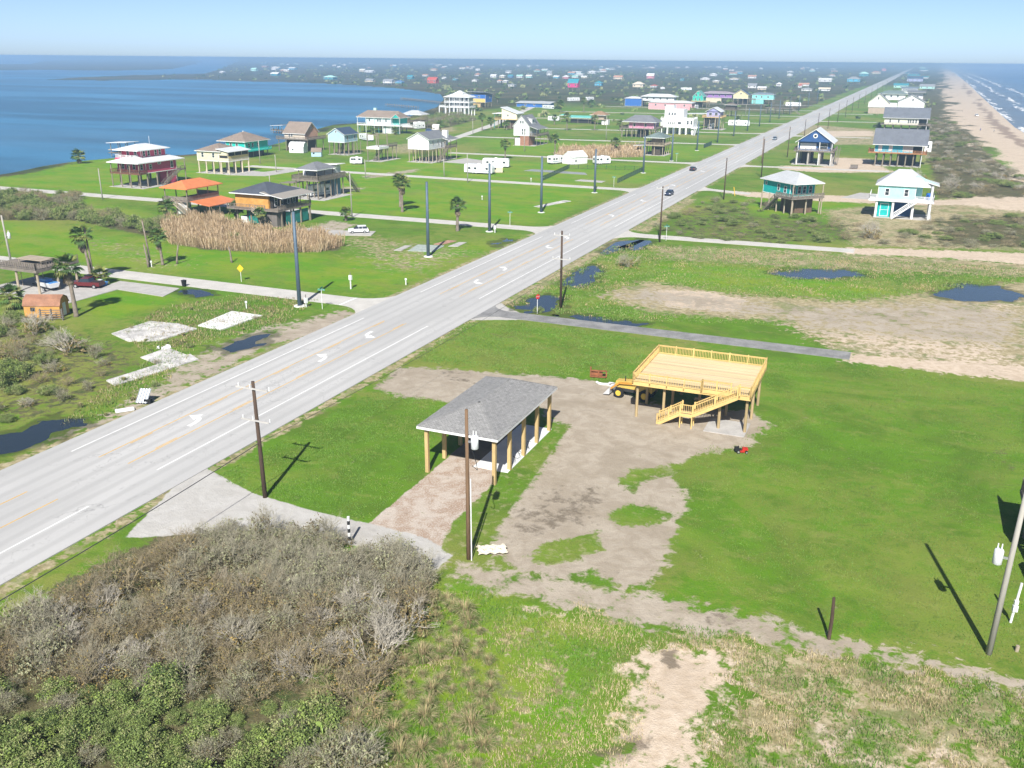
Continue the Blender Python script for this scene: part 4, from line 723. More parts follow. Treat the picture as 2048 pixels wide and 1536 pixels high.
h.slab(-12, 1, -.6, 12); h.stilts([-7.6, -3.8, -.2], lin(.2, 11, 4), 4.2, .32, PILEW); h.deck(-8.2, .6, -.6, 11.4, 4.3, PILEW); h.rail([(-8.1, 11), (-8.1, -.5), (.5, -.5), (.5, 11.3)], 4.3, m_=PILEW); h.stilts([-7.6, -.2], lin(.2, 11, 4), 7.4, .26, PILEW); h.walls(-6, -1.6, 3, 10.6, 4.3, 7.3, mat('raw_boards', (.25, .2, .15), .9)); h.hip(-7.8, 0, 0, 11.2, 7.4, 1.9, shingle('green_grey_shingles', (.15, .19, .18)), .7); h.box('ground_screen', -5, -1.4, 1, 9, 0, 4, mat('dark_slats', (.07, .055, .04), .9)); h.shed(-13, -8.4, 0, 8, 3.9, 4.2, DECKW, 'x', name='annex_roof'); h.stilts([-12.6, -9], [.3, 7.6], 3.8, .28, PILEW)
h = House('lavender_porch_house', 'small lavender gabled stilt house with a trailer parked beneath', -104.2, 564.8)
h.stilts(lin(-9.6, -.2, 4), [0, 6, 11], 7, .36, PILEW); h.deck(-11, 1, -1.4, 12, 7.1, TANW); h.rail([(-10.9, 11), (-10.9, -1.3), (.9, -1.3), (.9, 11)], 7.1, m_=TANW); h.walls(-8.6, -.8, .6, 11, 7.1, 10.2, siding('lavender_siding', (.34, .33, .55))); h.gable(-8.8, -.6, 0, 11, 10.3, 2.1, ROOFM, siding('lavender_siding', ()), 'y', .6); h.windows('S', [-6.4, -3], 8.8, 1.6, 1.4); h.slab(-11, 1.6, -2, 12)
h = House('flat_roof_stilt_shelter', 'open stilt shelter with white flat roof behind the white modern house', -112, 590, cat='shelter'); h.stilts([-14, -7, 0], [0, 7], 7.4, .4, PILEW); h.shed(-18, 1, -1, 8, 7.4, 8, ROOFM, 'x'); h.box('back_room', -8, 0, 3, 7, 0, 6, DARKIN)
h = House('dark_deck_house', 'dark brown open deck house on posts beyond the lavender house', -121.2, 711.9); h.stilts(lin(-8, -.2, 3), [0, 7], 4.5, .5); h.deck(-9, 1, -1, 8, 4.6); h.rail([(-8.9, 7), (-8.9, -.9), (.9, -.9), (.9, 7)], 4.6); h.walls(-7.6, -.4, .6, 7, 4.6, 8, mat('dark_slats', ())); h.hip(-8, 0, 0, 7.4, 8.1, 1.4, mat('brown_roof', (.15, .12, .1)), .7); h.stairs((-14, -.5, 0), (-9, -.5, 4.6))
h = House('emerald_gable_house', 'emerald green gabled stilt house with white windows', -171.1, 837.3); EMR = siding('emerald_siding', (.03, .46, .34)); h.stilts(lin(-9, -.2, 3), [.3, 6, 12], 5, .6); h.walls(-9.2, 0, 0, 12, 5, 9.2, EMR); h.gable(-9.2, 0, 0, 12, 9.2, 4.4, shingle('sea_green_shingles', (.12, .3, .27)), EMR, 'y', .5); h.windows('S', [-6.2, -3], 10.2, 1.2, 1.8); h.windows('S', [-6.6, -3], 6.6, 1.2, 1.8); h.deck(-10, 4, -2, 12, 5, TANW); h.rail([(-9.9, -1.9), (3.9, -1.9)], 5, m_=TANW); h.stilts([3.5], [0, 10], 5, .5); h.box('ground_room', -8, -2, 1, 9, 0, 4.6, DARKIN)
h = House('purple_wall_house', 'purple and cream low house beside the emerald house', -178, 947.3); h.walls(-16, 12, 0, 11, 4.6, 8.6, siding('purple_siding', (.32, .16, .42))); h.box('cream_ground_floor', -13, 2, .5, 10, 0, 4.6, CREAM); h.hip(-17, 13, -1, 12, 8.7, 1.8, shingle('mauve_shingles', (.3, .24, .27)), .6); h.windows('S', [-12, -6, 0, 6], 6.7, 1.4, 1.6)
h = House('butter_gable_house', 'butter yellow gabled stilt house with navy roof', -146, 919.3); BUT = siding('butter_pale_siding', (.76, .66, .36)); h.stilts(lin(-13.5, -.2, 4), [.3, 6, 12], 5.3, .6); h.walls(-13.6, 0, 0, 13, 5.3, 9, BUT); h.gable(-13.6, 0, 0, 13, 9, 4.2, shingle('navy_shingles', ()), BUT, 'y', .9); h.window('S', -6.8, 9.6, 1.2, 1.4); h.box('ground_room', -8, -2, 3, 10, 0, 5, DARKIN); h.deck(0, 6, 0, 8, 5.2); h.stilts([5.6], [.3, 7.6], 5.2, .5)
h = House('mint_flat_house', 'mint coloured boxy two storey house near the road beyond', -126, 942.9); MINT = siding('mint_siding', (.25, .66, .60)); h.walls(-20, 0, 0, 10, 4, 8.6, MINT); h.box('ground_floor', -20, -9, .4, 9.6, 0, 4, MINT); h.stilts([-4, -.4], [.4, 9.4], 4, .5); h.hip(-20, 0, 0, 10, 8.7, 1.6, shingle('slate_shingles', (.16, .2, .24)), .6); h.windows('S', [-16, -11, -5], 6.4, 1.2, 1.6)
h = House('timber_platform', 'bare raised timber deck frame with stair in a lot past the mint house', -88, 760, cat='deck'); h.stilts(lin(-18, 0, 4), [0, 6], 4.6, .36); h.deck(-19, 1, -1, 7, 4.6); h.stairs((7, 0, 0), (1, 0, 4.6))
h = House('driftwood_hut', 'weathered hut with thatch brown roof among palms', -178, 575, cat='hut'); h.stilts(lin(-9, 0, 3), [0, 7], 5, .34); h.deck(-10, 1, -1, 8, 3.2, PILEW); h.hip(-9.4, .4, 0, 7.4, 5.8, 2.2, mat('thatch', (.27, .17, .1), .95), .6); h.walls(-8, -1, 1, 6, 3.2, 5.6, PILEW); h.box('white_box', -2, 2, 0, 4, 0, 3, WHITE)
h = House('green_roof_shelter', 'low shelter with mint green metal roof beside the white dormer house', -197, 580, cat='shelter'); h.shed(-8, 14, 0, 8, 3.4, 4.4, mat('mint_metal', (.15, .5, .42), .5), 'y'); h.stilts(lin(-7.6, 13.6, 4), [.4, 7.6], 3.4, .3); h.box('stored_goods', -6, 8, 2, 7, 0, 2.2, DARKIN); h.hip(-14, -9, 4, 9, 4.4, 1, mat('mint_metal', ()), .5, name='side_roof'); h.stilts([-13.6, -9.4], [4.4, 8.6], 4.3, .3)
h = House('pink_low_house', 'long low pink building with white roof near the marsh', -183, 783, cat='building'); h.walls(-22, 14, 0, 12, 0, 5.6, siding('rose_siding', (.70, .36, .38))); h.hip(-22, 14, 0, 12, 5.7, 1.5, ROOFM, .7); h.windows('S', [-16, -8, 0, 8], 3.6, 1.4, 1.4)
h = House('white_blue_stilt_house', 'white wide roofed stilt house with blue wing behind the pink building', -205, 830); h.stilts(lin(-18, 10, 5), [0, 9], 5, .6); h.walls(-18, 10, 0, 10, 5, 8.4, WHITE); h.hip(-19, 11, -1, 11, 8.5, 2.2, ROOFM, .7); h.walls(-34, -19, 0, 9, 0, 6.6, BLU, 'blue_wing'); h.hip(-34, -19, 0, 9, 6.6, 1.4, ROOFM, .5, name='wing_roof'); h.windows('S', [-14, -8, -2, 4], 6.8, 1.4, 1.4, wall=(-18, 10, 0, 10))
# ============================================================ HOUSES, sea side
h = House('navy_gable_house', 'navy blue gabled beach house with round attic window', -27.4, 387.3); NAVY = siding('navy_siding', (.025, .08, .22))
h.slab(-15, 1, -2, 16); h.stilts(lin(-13.2, -.3, 4), [-1, 5, 13], 5.3, .7, mat('stucco_pier', (.36, .33, .29))); h.deck(-14.4, .6, -2, 16, 5.4); h.rail([(-14.3, 12), (-14.3, -1.9), (.5, -1.9), (.5, 15)], 5.4, gap=.3); h.walls(-13.2, -1, .6, 14, 5.4, 8.8, NAVY); h.gable(-13.6, -.2, -1.4, 14.6, 8.8, 4.6, ROOFM, NAVY, 'y', .6); h.windows('S', [-11.8, -10.6, -9.4, -8.2, -7], 7, .95, 2., pane=TRIM); h.window('S', -3.6, 7, 2.6, 2.2); h.stilts([-13, -5, -.4], [-1.2], 8.8, .3, TRIM)
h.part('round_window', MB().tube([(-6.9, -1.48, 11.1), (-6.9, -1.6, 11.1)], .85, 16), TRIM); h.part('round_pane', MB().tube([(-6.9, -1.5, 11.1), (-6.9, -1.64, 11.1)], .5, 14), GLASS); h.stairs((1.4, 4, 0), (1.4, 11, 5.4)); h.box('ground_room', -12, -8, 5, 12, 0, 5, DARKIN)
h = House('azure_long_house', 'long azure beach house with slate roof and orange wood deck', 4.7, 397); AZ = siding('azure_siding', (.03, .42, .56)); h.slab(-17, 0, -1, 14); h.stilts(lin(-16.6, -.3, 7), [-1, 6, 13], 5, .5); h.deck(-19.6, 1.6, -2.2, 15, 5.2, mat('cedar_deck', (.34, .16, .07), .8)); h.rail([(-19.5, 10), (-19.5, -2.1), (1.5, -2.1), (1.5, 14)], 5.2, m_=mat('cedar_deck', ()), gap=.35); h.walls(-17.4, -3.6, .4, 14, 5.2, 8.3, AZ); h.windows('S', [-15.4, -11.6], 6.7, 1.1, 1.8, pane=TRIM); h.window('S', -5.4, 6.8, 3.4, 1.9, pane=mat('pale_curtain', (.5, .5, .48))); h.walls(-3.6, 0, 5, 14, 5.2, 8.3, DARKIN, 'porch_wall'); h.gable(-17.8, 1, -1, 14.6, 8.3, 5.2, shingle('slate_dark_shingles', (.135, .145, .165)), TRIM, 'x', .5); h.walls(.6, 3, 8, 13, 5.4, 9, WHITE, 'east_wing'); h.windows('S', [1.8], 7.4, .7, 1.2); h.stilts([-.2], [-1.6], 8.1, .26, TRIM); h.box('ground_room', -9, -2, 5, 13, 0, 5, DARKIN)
h = House('cream_slate_house', 'cream beach house with big slate roof behind the azure one', 7.6, 618.8); CRM = siding('pale_cream_siding2', (.72, .68, .56)); h.stilts(lin(-23.6, -.3, 6), [.3, 8, 15], 3.2, .6); h.deck(-26, 2, -1.5, 16, 3.2); h.rail([(-25.9, -1.4), (1.9, -1.4)], 3.2); h.walls(-24, -5, 0, 16, 3.2, 7.2, CRM); h.walls(-5, 0, 5, 16, 3.2, 7.2, DARKIN, 'porch_wall'); h.gable(-24.4, .4, -.6, 16.6, 7.2, 5.4, shingle('slate_dark_shingles', ()), CRM, 'x', .6); h.windows('S', [-20.8, -16, -10.6, -9.4, -8, -6.4], 5.2, .8, 1.8, wall=(-24, -5, 0, 16)); h.stilts([-.4], [-1], 7.1, .3, TRIM)
h = House('white_gable_beach_house', 'white steep gabled beach house on a tan ground floor', -20, 812); h.walls(-15, 0, 0, 16, 5, 8.8, siding('ivory_siding', (.74, .71, .6))); h.box('ground_floor', -14.6, -.4, .4, 15, 0, 5, mat('tan_stucco', (.4, .31, .24))); h.gable(-15, 0, 0, 16, 8.8, 6.4, ROOFG, siding('ivory_siding', ()), 'y', .8); h.windows('S', [-8], 11.6, 1, 1.6); h.box('east_wing', 0, 6, 3, 14, 2, 8, WHITE); h.deck(-1, 8, -2, 3, 5, TANW); h.rail([(-1, -1.9), (7.9, -1.9)], 5, m_=TRIM); h.stilts([.2, 7.6], [-1.6], 5)
h = House('white_low_gable_house', 'white gable peeking above the cream slate roofed house', 6, 850); h.walls(-20, 0, 0, 16, 3, 8.4, WHITE); h.gable(-20, 0, 0, 16, 8.4, 5.2, ROOFG, WHITE, 'y', .9); h.window('S', -9, 9.6, 1., 2.); h.stilts([-19.6, -10, -.4], [.4], 3, .6)
h = House('long_white_terrace_house', 'long white house with green grey roof and open terrace', 3, 1025.9); h.walls(-38, -14, 0, 14, 3.6, 9, WHITE); h.hip(-39, -12, -1, 15, 9.1, 3.2, shingle('green_grey_shingles', ()), .6); h.deck(-14, 4, -2, 14, 4.4); h.rail([(-14, -1.9), (3.9, -1.9)], 4.4); h.walls(-12, 2, 4, 14, 4.4, 11, WHITE, 'east_wing'); h.shed(-13, 4, 0, 15, 11, 12.4, ROOFG, 'y', name='wing_roof'); h.windows('S', [-33, -27, -21, -9, -3], 7, 1.6, 2., wall=(-38, -12, 0, 14)); h.stilts(lin(-13, 3, 4), [-1.4], 4.4, .5)
h = House('turquoise_corner_house', 'bright turquoise stilt house with pale grey hip roof and corner deck', -26.3, 254.0, -45); h.o.location = (-26.3, 253.6, 0)
BT = siding('strong_turquoise', (.01, .40, .37)); h.stilts(lin(-13.4, -.2, 5), [.1, 4.4, 8.8], 4.6, .36, mat('pale_piling', ())); h.walls(-13.8, -2.4, .6, 8.6, 4.4, 8.0, BT); h.deck(-5.8, .8, -1.2, 9.4, 4.4); h.rail([(-5.7, -1.1), (.7, -1.1), (.7, 9.3)], 4.4, gap=.26); h.window('S', -12.6, 6.9, .5, .7); h.window('S', -7.2, 6.4, .8, 1.5); h.window('S', -4.4, 6.1, .9, 1.6); h.windows('E', [1.8, 3.6, 5.2, 7.2], 6.1, .9, 1.7); h.hip(-14, .2, .2, 8.8, 8.05, 2.4, ROOFW, .45); h.stilts([.4], [-.6, 9], 7.9, .3, mat('pale_piling', ())); h.box('ground_screen', -8, -2, 2.4, 8, 0, 4.4, mat('brown_slats', (.14, .09, .06), .9)); h.stairs((-10.8, -.6, 0), (-5.6, -.6, 4.4), 1.1)
h = House('aqua_white_house', 'pale aqua beach house with white stilts, balconies and pale shingle roof', 6.9, 260.2); AQ = siding('pale_aqua', (.38, .74, .70)); WS = mat('white_stilt', (.74, .74, .72), .6, .06)
h.slab(-13.4, .6, -.5, 9.6, ); h.stilts([-13, -9, -4.2, -.2], [.2, 4.6, 9], 4.8, .62, WS); h.walls(-13, -4, 0, 9.2, 4.7, 8.4, AQ); h.deck(-15, .6, -.5, 9.6, 4.75, WS, .5); h.rail([(-13.1, -.4), (-14.9, -.4), (-14.9, 9.5)], 4.75, 1.1, WS, .25); h.rail([(-4, -.4), (.5, -.4), (.5, 9.5)], 4.75, 1.1, WS, .25); h.windows('S', [-10.8, -6.2], 6.6, .85, 1.6); h.walls(-4, -2.4, 4, 9.2, 4.75, 8.3, AQ, 'recessed_wall'); h.hip(-13.2, -1.2, 0, 9.4, 8.45, 3.6, ROOFW, .6, axis='x', cut=5.); h.shed(-2.6, 1.4, 1.2, 8.6, 9.6, 8.6, ROOFW, 'x', name='porch_roof'); h.stilts([-.2], [0, 4.6, 9], 8.5, .6, WS)
h.part('attic_gable', MB().tri((-4.4, 2.2, 9.4), (1.2, 2.2, 8.7), (-4.4, 2.2, 11)), AQ); h.box('ground_room', -12.6, -9.4, 1, 8, 0, 4.3, siding('strong_turquoise', ())); h.window('S', -11, 1.9, 1.8, 3, wall=(-12.6, -9, 1, 8), pane=siding('strong_turquoise', ())); h.stairs((-9, -1, .1), (-3.4, -1, 4.7), 1.2, WS); h.deck(-3.4, -1, -1.7, -.3, 4.75, WS); h.box('navy_screen', -8.8, -4.6, 4, 4.3, 0, 3.6, NAVY); h.box('stored_blue_chairs', -1.4, -.4, 3, 4, 4.8, 6.4, mat('cobalt_plastic', (.02, .12, .42)))
# ============================================================ left edge and right edge
h = House('left_edge_deck', 'grey elevated timber deck with railings cut by the left picture edge', -131.6, 109.4, cat='deck'); h.stilts([-10, -5, -.2], [.2, 4.2, 8.2], 3.9, .42, mat('pale_piling', ())); h.deck(-11, .4, -.4, 8.6, 4.2, th=.45); h.rail([(-10.9, -.3), (.3, -.3), (.3, 8.5)], 4.2, 1.1, gap=.5); h.slab(-12, 9, -2.6, 9.8); h.beams(-10.8, .3, [.2, 8.2], 3.9); h.deck(-8, -2, 3, 6, 5.0, PILEW, .1, 'table_top'); h.stilts([-7.6, -2.4], [3.2, 5.8], 4.9, .1, PILEW)
FAR = [
 (-1557, 1900, 12, 6.0, 'w', 'w'),
 (-1591, 2067, 15, 12.0, 'm', 'm'),
 (-1211, 1639, 17, 9.4, 't', 'w'),
 (-1551, 2153, 14, 8.0, 'c', 'w'),
 (-930, 1409, 19, 9.9, 't', 'm'),
 (-815, 1351, 13, 7.1, 'c', 'g'),
 (-738, 1276, 15, 8.7, 'w', 'g'),
 (-743, 1318, 12, 6.0, 'a', 'b'),
 (-850, 1550, 10, 9.4, 't', 't'),
 (-995, 1883, 12, 6.0, 'w', 'o'),
 (-656, 1262, 14, 12.7, 'r', 'r'),
 (-702, 1508, 9, 6.0, 'w', 'g'),
 (-958, 2075, 10, 7.6, 'c', 'o'),
 (-768, 1566, 8, 6.0, 't', 'g'),
 (-828, 1640, 6, 6.0, 'w', 'w'),
 (-804, 1818, 12, 9.1, 'w', 'w'),
 (-783, 1814, 11, 8.6, 'c', 'w'),
 (-778, 1846, 10, 8.4, 'b', 't'),
 (-756, 1842, 12, 8.7, 'w', 'm'),
 (-738, 1848, 12, 8.7, 'm', 'w'),
 (-776, 2068, 11, 14.7, 'w', 'g'),
 (-688, 1874, 11, 7.6, 'a', 'w'),
 (-650, 1825, 12, 9.2, 'p', 'w'),
 (-682, 1974, 13, 6.7, 'w', 'm'),
 (-653, 1949, 12, 7.0, 'c', 'w'),
 (-405, 1165, 13, 15.3, 'P', 't'),
 (-432, 1355, 10, 9.5, 'a', 't'),
 (-665, 2112, 8, 6.0, 'w', 'g'),
 (-545, 1835, 17, 10.1, 'c', 'o'),
 (-649, 1492, 6, 6.0, 'w', 'o'),
 (-634, 1481, 7, 6.0, 'w', 'w'),
 (-534, 1271, 9, 6.0, 'w', 'g'),
 (-930, 2011, 10, 6.7, 'w', 'o'),
 (-355, 1292, 14, 10.8, 'c', 'c'),
 (-494, 1886, 14, 14.3, 'p', 'w'),
 (-417, 1829, 7, 7.4, 't', 't'),
 (-403, 1974, 18, 6.8, 'w', 'w'),
 (-340, 1765, 11, 6.0, 'c', 'w'),
 (-357, 2044, 18, 6.0, 'w', 'c'),
 (-343, 2187, 17, 9.8, 'w', 'o'),
 (-216, 1386, 11, 9.1, 'w', 'g'),
 (-199, 1534, 7, 8.3, 'w', 'w'),
 (-162, 1485, 5, 7.5, 'w', 'r'),
 (-351, 1362, 9, 6.0, 'w', 'r'),
 (-197, 1349, 11, 6.0, 'c', 'w'),
 (-169, 1601, 15, 6.5, 'w', 'o'),
 (-166, 1930, 23, 9.4, 'w', 'w'),
 (-113, 1898, 22, 13.6, 'a', 'g'),
 (-134, 2641, 23, 16.0, 't', 'm'),
 (-138, 3465, 28, 11.3, 'c', 'o'),
 (-148, 4473, 17, 15.5, 'p', 'p'),
 (-137, 1338, 13, 6.0, 'w', 'g'),
 (-116, 1354, 14, 6.0, 'w', 'c'),
 (-227, 8810, 32, 16.0, 'c', 'o'),
 (5, 6391, 32, 16.0, 'm', 'm'),
 (-25, 1565, 20, 8.8, 'm', 't'),
 (-11, 1405, 20, 7.9, 'w', 'd'),
 (11, 1525, 20, 9.2, 'm', 'g'),
 (-9, 2037, 28, 13.1, 'v', 'D'),
 (-17, 2856, 32, 15.3, 't', 'D'),
 (11, 2631, 15, 6.8, 'w', 't'),
 (-37, 3670, 28, 10.2, 't', 'D'),
 (12, 4846, 32, 11.3, 'w', 't'),
 (-9, 1278, 21, 8.3, 'w', 'g'),
]
CN = dict(w=('white', (.72, .71, .69)), m=('mint', (.38, .66, .58)), t=('teal', (.03, .24, .30)), c=('cream', (.66, .56, .42)), a=('sky blue', (.08, .38, .55)), r=('red', (.45, .08, .06)), b=('blue', (.05, .18, .42)), p=('pink', (.62, .24, .28)), P=('magenta', (.55, .04, .18)), v=('lilac', (.36, .38, .56)), g=('grey', (.25, .26, .27)), o=('salmon', (.52, .27, .18)), d=('slate', (.14, .17, .21)), D=('dark blue', (.05, .09, .16)))
def far_house(x, y, W, H, wc, rc, group, label, name='distant_house', cat='house'):
    h = House(name, label, x+W/2, y, cat=cat, group=group)
    wm = mat('far_wall_'+CN[wc][0].replace(' ', '_'), CN[wc][1]); rm = mat('far_roof_'+CN[rc][0].replace(' ', '_'), CN[rc][1])
    D = max(9, W*.7); zs = H*.34; ze = H*.72
    h.stilts(lin(-W+.5, -.5, 3), [.5, D-.5], zs, .55); h.walls(-W, 0, 0, D, zs, ze, wm)
    n = max(2, int(W/6)); h.windows('S', lin(-W+2.4, -2.4, n), (zs+ze)/2, 1.3, (ze-zs)*.45)
    if int(abs(x*7+y)) % 2: h.hip(-W, 0, 0, D, ze, H-ze, rm, .8)
    else: h.gable(-W, 0, 0, D, ze, H-ze, rm, wm, 'x' if W > D else 'y', .7)
cnt = {}
for f in FAR: cnt[(f[4], f[5])] = cnt.get((f[4], f[5]), 0)+1
for x, y, W, H, wc, rc in FAR:
    side = 'by the distant beach' if x > -60 else 'across the bay' if x < -600 else 'in the distance beyond the marsh'
    roof = f'{CN[rc][0]} roof'
    far_house(x, y, W, H, wc, rc, f'distant {CN[wc][0]} houses with {roof} {side}', f'small {CN[wc][0]} stilt house with {roof} {side}')
rs = random.Random(5)
for i in range(105):
    d = rs.uniform(2400, 6800); a = R(112.58-rs.uniform(-14.5, 18.5)); x, y = d*math.cos(a), d*math.sin(a)
    if x > -170: continue
    far_house(x, y, rs.uniform(13, 24), rs.uniform(7, 12), rs.choice('wwwwcmao'), rs.choice('wwgwoc'), 'tiny pale houses near the horizon', 'tiny pale house near the horizon', 'horizon_house')
# wooden deck corner at the right picture edge
h = House('right_edge_deck', 'weathered wooden deck and steps cut by the right picture edge', 20, 77.4, cat='deck'); h.stilts([-6.6, -3, 0], [.3, 4, 7.6], 2.6, .3); h.deck(-7, 0, 0, 8, 2.7, DECKW); h.rail([(0, .1), (-6.9, .1), (-6.9, 7.9)], 2.7, 1.1, gap=.3); h.stairs((-5.6, -3.6, .1), (-5.6, 0, 2.7), 1.4, PILEW)
h = House('right_edge_shed', 'dark shed roof corner at the right edge below the deck', 20.7, 71.6, cat='shed'); h.walls(-7, 0, 0, 3, 0, 1.7, mat('brown_boards', ())); h.gable(-7, 0, 0, 3, 1.7, .9, ROOFG, mat('brown_boards', ()), 'x', .3)
# ============================================================ CARPORT, NEW DECK, MACHINES
POST = mat('treated_post', (.46, .33, .15), .8, .2, 1.3, stretch=(1, 1, .15)); LUM = mat('yellow_pine', (.60, .42, .16), .7, .14, 1.6, stretch=(.3, 1, 1)); LUM2 = mat('pale_pine_boards', (.62, .475, .26), .7, .16, 1.1, stretch=(.12, 1, 1))
h = House('carport', 'open carport with grey shingle hip roof on square wooden posts', -31.9, 72.6, cat='carport')
xw = -7.2; pm_ = MB().box(-.17, .17, -.17, .17, -.2, 4.75).mesh('post', POST)
for j in range(5):
    for x in (-.1, xw): link('post', pm_, h.o, (x, .2+j*3.67, 0))
h.box('beam', -.2, .0, 0, 15.1, 4.55, 4.85, POST); h.box('beam', xw-.1, xw+.1, 0, 15.1, 4.55, 4.85, POST)
for j in range(5): h.box('cross_beam', xw, -.1, .1+j*3.67, .25+j*3.67, 4.6, 4.85, POST)
x0, x1, y0, y1, ze, zr = xw-.75, .5, -.45, 15.6, 4.9, 6.35; ra, rb = (-3.65, 4.9), (-3.65, 12.2)
q = [(x0, y0, ze), (x1, y0, ze), (x1, y1, ze), (x0, y1, ze)]; A = (*ra, zr); B_ = (*rb, zr)
mb = MB(); mb.tri(q[0], q[1], A); mb.quad(q[1], q[2], B_, A); mb.tri(q[2], q[3], B_); mb.quad(q[3], q[0], A, B_)
l = [(a_, b_, c_-.24) for a_, b_, c_ in q]
for i in range(4): mb.quad(l[i], l[(i+1) % 4], q[(i+1) % 4], q[i], 1)
mb.quad(l[3], l[2], l[1], l[0], 2)
roof = h.part('roof', mb, [mat('roof_felt', (.08, .08, .08)), TRIM, mat('plywood_soffit', (.30, .22, .13))])
# individual shingles on the four slopes, too small to pick apart singly: one real-geometry part
sh = MB(); srs = random.Random(3)
def shingle_plane(a, b_, c_, d_):
    """a-b eave, d-c upper edge (c may equal d)"""
    a, b_, c_, d_ = map(Vector, (a, b_, c_, d_)); up = ((c_+d_)/2-(a+b_)/2); L = up.length
    n_ = (b_-a).cross(up).normalized(); rows = int(L/.21); e_ = (b_-a).normalized(); upn = (up-e_*up.dot(e_)).normalized()
    for r_ in range(rows+1):
        t0, t1 = r_/(rows+1), (r_+1.25)/(rows+1); p0 = a.lerp(d_, t0); p1 = b_.lerp(c_, t0); W_ = (p1-p0).length
        k0 = max(1, int(W_/.36)); hgt_ = .26
        off = srs.random()*.3
        for k in range(k0):
            u0, u1 = k/k0, (k+1)/k0-.03/max(W_, .1)
            s0 = p0.lerp(p1, u0)+n_*(.035+srs.random()*.012); s1 = p0.lerp(p1, u1)+n_*(.035+srs.random()*.012)
            if r_ > rows-2 and W_ < .8: continue
            s2 = s1+upn*hgt_-n_*.028; s3 = s0+upn*hgt_-n_*.028; mi = srs.choice((0, 0, 0, 1, 1, 2))
            sh.quad(tuple(s0), tuple(s1), tuple(s2), tuple(s3), mi); sh.quad(tuple(s0-n_*.03), tuple(s1-n_*.03), tuple(s1), tuple(s0), mi)
shingle_plane(q[0], q[1], A, A); shingle_plane(q[1], q[2], B_, A); shingle_plane(q[2], q[3], B_, B_); shingle_plane(q[3], q[0], A, B_)
o = h.part('shingles', sh, [mat('shingle_grey', (.26, .255, .245), .9, .1, 3), mat('shingle_light', (.285, .28, .268), .9, .12, 3), mat('shingle_dark', (.232, .227, .22), .9, .12, 3)], roof); o['kind'] = 'stuff'
h.box('concrete_floor', xw+3.6, .05, 3.1, 15.4, -.02, .07, mat('pale_blue_concrete', (.70, .71, .70), .6, .08, .7)); h.box('dirt_floor', xw+.2, xw+3.6, 4.6, 15.2, -.02, .03, mat('packed_earth_floor', (.17, .145, .115), .9, .2, .8))
hose = MB(); hr = random.Random(2); hose.tube([(-.35+.28*math.sin(i*1.1), 5.+i*.22, .12+.5*abs(math.sin(i*.5))) for i in range(24)], .025, 5); tag(hose.obj('garden_hose', mat('black_rubber', (.015, .015, .016), .6)), 'black hose coiled on the pale carport floor', 'hose').location = (-31.9, 72.6, 0)
# ---- raised deck
h = House('raised_deck', 'new yellow pine deck on tall posts with railings and stair', -24.9, 94.9, cat='deck')     # origin south-west corner here
W_, D_, Z_ = 12.85, 11.4, 4.35
NX0, NX1, ND = 7.6, 11.6, .55
pm_ = MB().tube([(0, 0, -.3), (0, 0, Z_-.3)], [.17, .15], 8).mesh('post', mat('round_treated_post', (.36, .27, .14), .85, .22, 1.2, stretch=(1, 1, .15)))
for x in (.4, 3.45, 6.55, 9.65, 12.5):
    for y in (.7, 5.2, 9.9):
        if not (x in (3.45, 6.55) and y == .7 and x == 6.55): link('post', pm_, h.o, (x, y, 0))
for y in (.7, 5.2, 9.9): h.box('beam', .1, W_-.1, y-.09, y+.09, Z_-.62, Z_-.32, LUM)
for k in range(17): h.box('joist', .2+k*.775, .25+k*.775, ND+.1, D_-.1, Z_-.31, Z_-.06, LUM)
h.box('rim_board', -.06, NX0, -.06, 0, Z_-.4, Z_+.02, LUM); h.box('rim_board', NX1, W_+.06, -.06, 0, Z_-.4, Z_+.02, LUM); h.box('rim_board', NX0, NX1, ND-.05, ND, Z_-.4, Z_+.02, LUM)
h.box('rim_board', -.06, 0, 0, D_, Z_-.4, Z_+.02, LUM); h.box('rim_board', W_, W_+.06, 0, D_, Z_-.4, Z_+.02, LUM); h.box('rim_board', -.06, W_+.06, D_, D_+.06, Z_-.4, Z_+.02, LUM)
n = 60; pw_ = D_/n; prs = random.Random(4)
cols_ = [mat(f'pine_board_{i}', (.62*k_, .485*k_, .275*k_*(1+.05*i)), .75, .1, 1., stretch=(.15, 1, 1)) for i, k_ in enumerate((1, .84, 1.09))]
pmesh = {}
for i in range(n):
    y = i*pw_; xs_ = [(0, W_)]
    if y < ND: xs_ = [(0, NX0), (NX1, W_)]
    for xa, xb in xs_:
        mi = prs.choice((0, 0, 1, 2)); key = (round(xb-xa, 2), mi)
        if key not in pmesh: pmesh[key] = MB().box(0, xb-xa, .006, pw_-.006, -.04, 0).mesh('plank', cols_[mi])
        link('plank', pmesh[key], h.o, (xa, y, Z_+prs.uniform(-.004, .004)))
bal = MB().box(-.02, .02, -.02, .02, .1, 1.0).mesh('baluster', LUM); rpost = MB().box(-.06, .06, -.06, .06, -.3, 1.18).mesh('rail_post', LUM)
def railrun(xa, ya, xb, yb, np_):
    L = math.hypot(xb-xa, yb-ya)
    for k in range(np_+1): link('rail_post', rpost, h.o, (xa+(xb-xa)*k/np_, ya+(yb-ya)*k/np_, Z_))
    nb = int(L/.185)
    for k in range(nb): f_ = (k+.5)/nb; link('baluster', bal, h.o, (xa+(xb-xa)*f_, ya+(yb-ya)*f_, Z_))
    for zz, hh in ((1.06, .05), (.98, .09), (.12, .09)): h.part('rail', MB().bar((xa, ya, Z_+zz), (xb, yb, Z_+zz), .15 if zz > 1.01 else .05, hh), LUM)
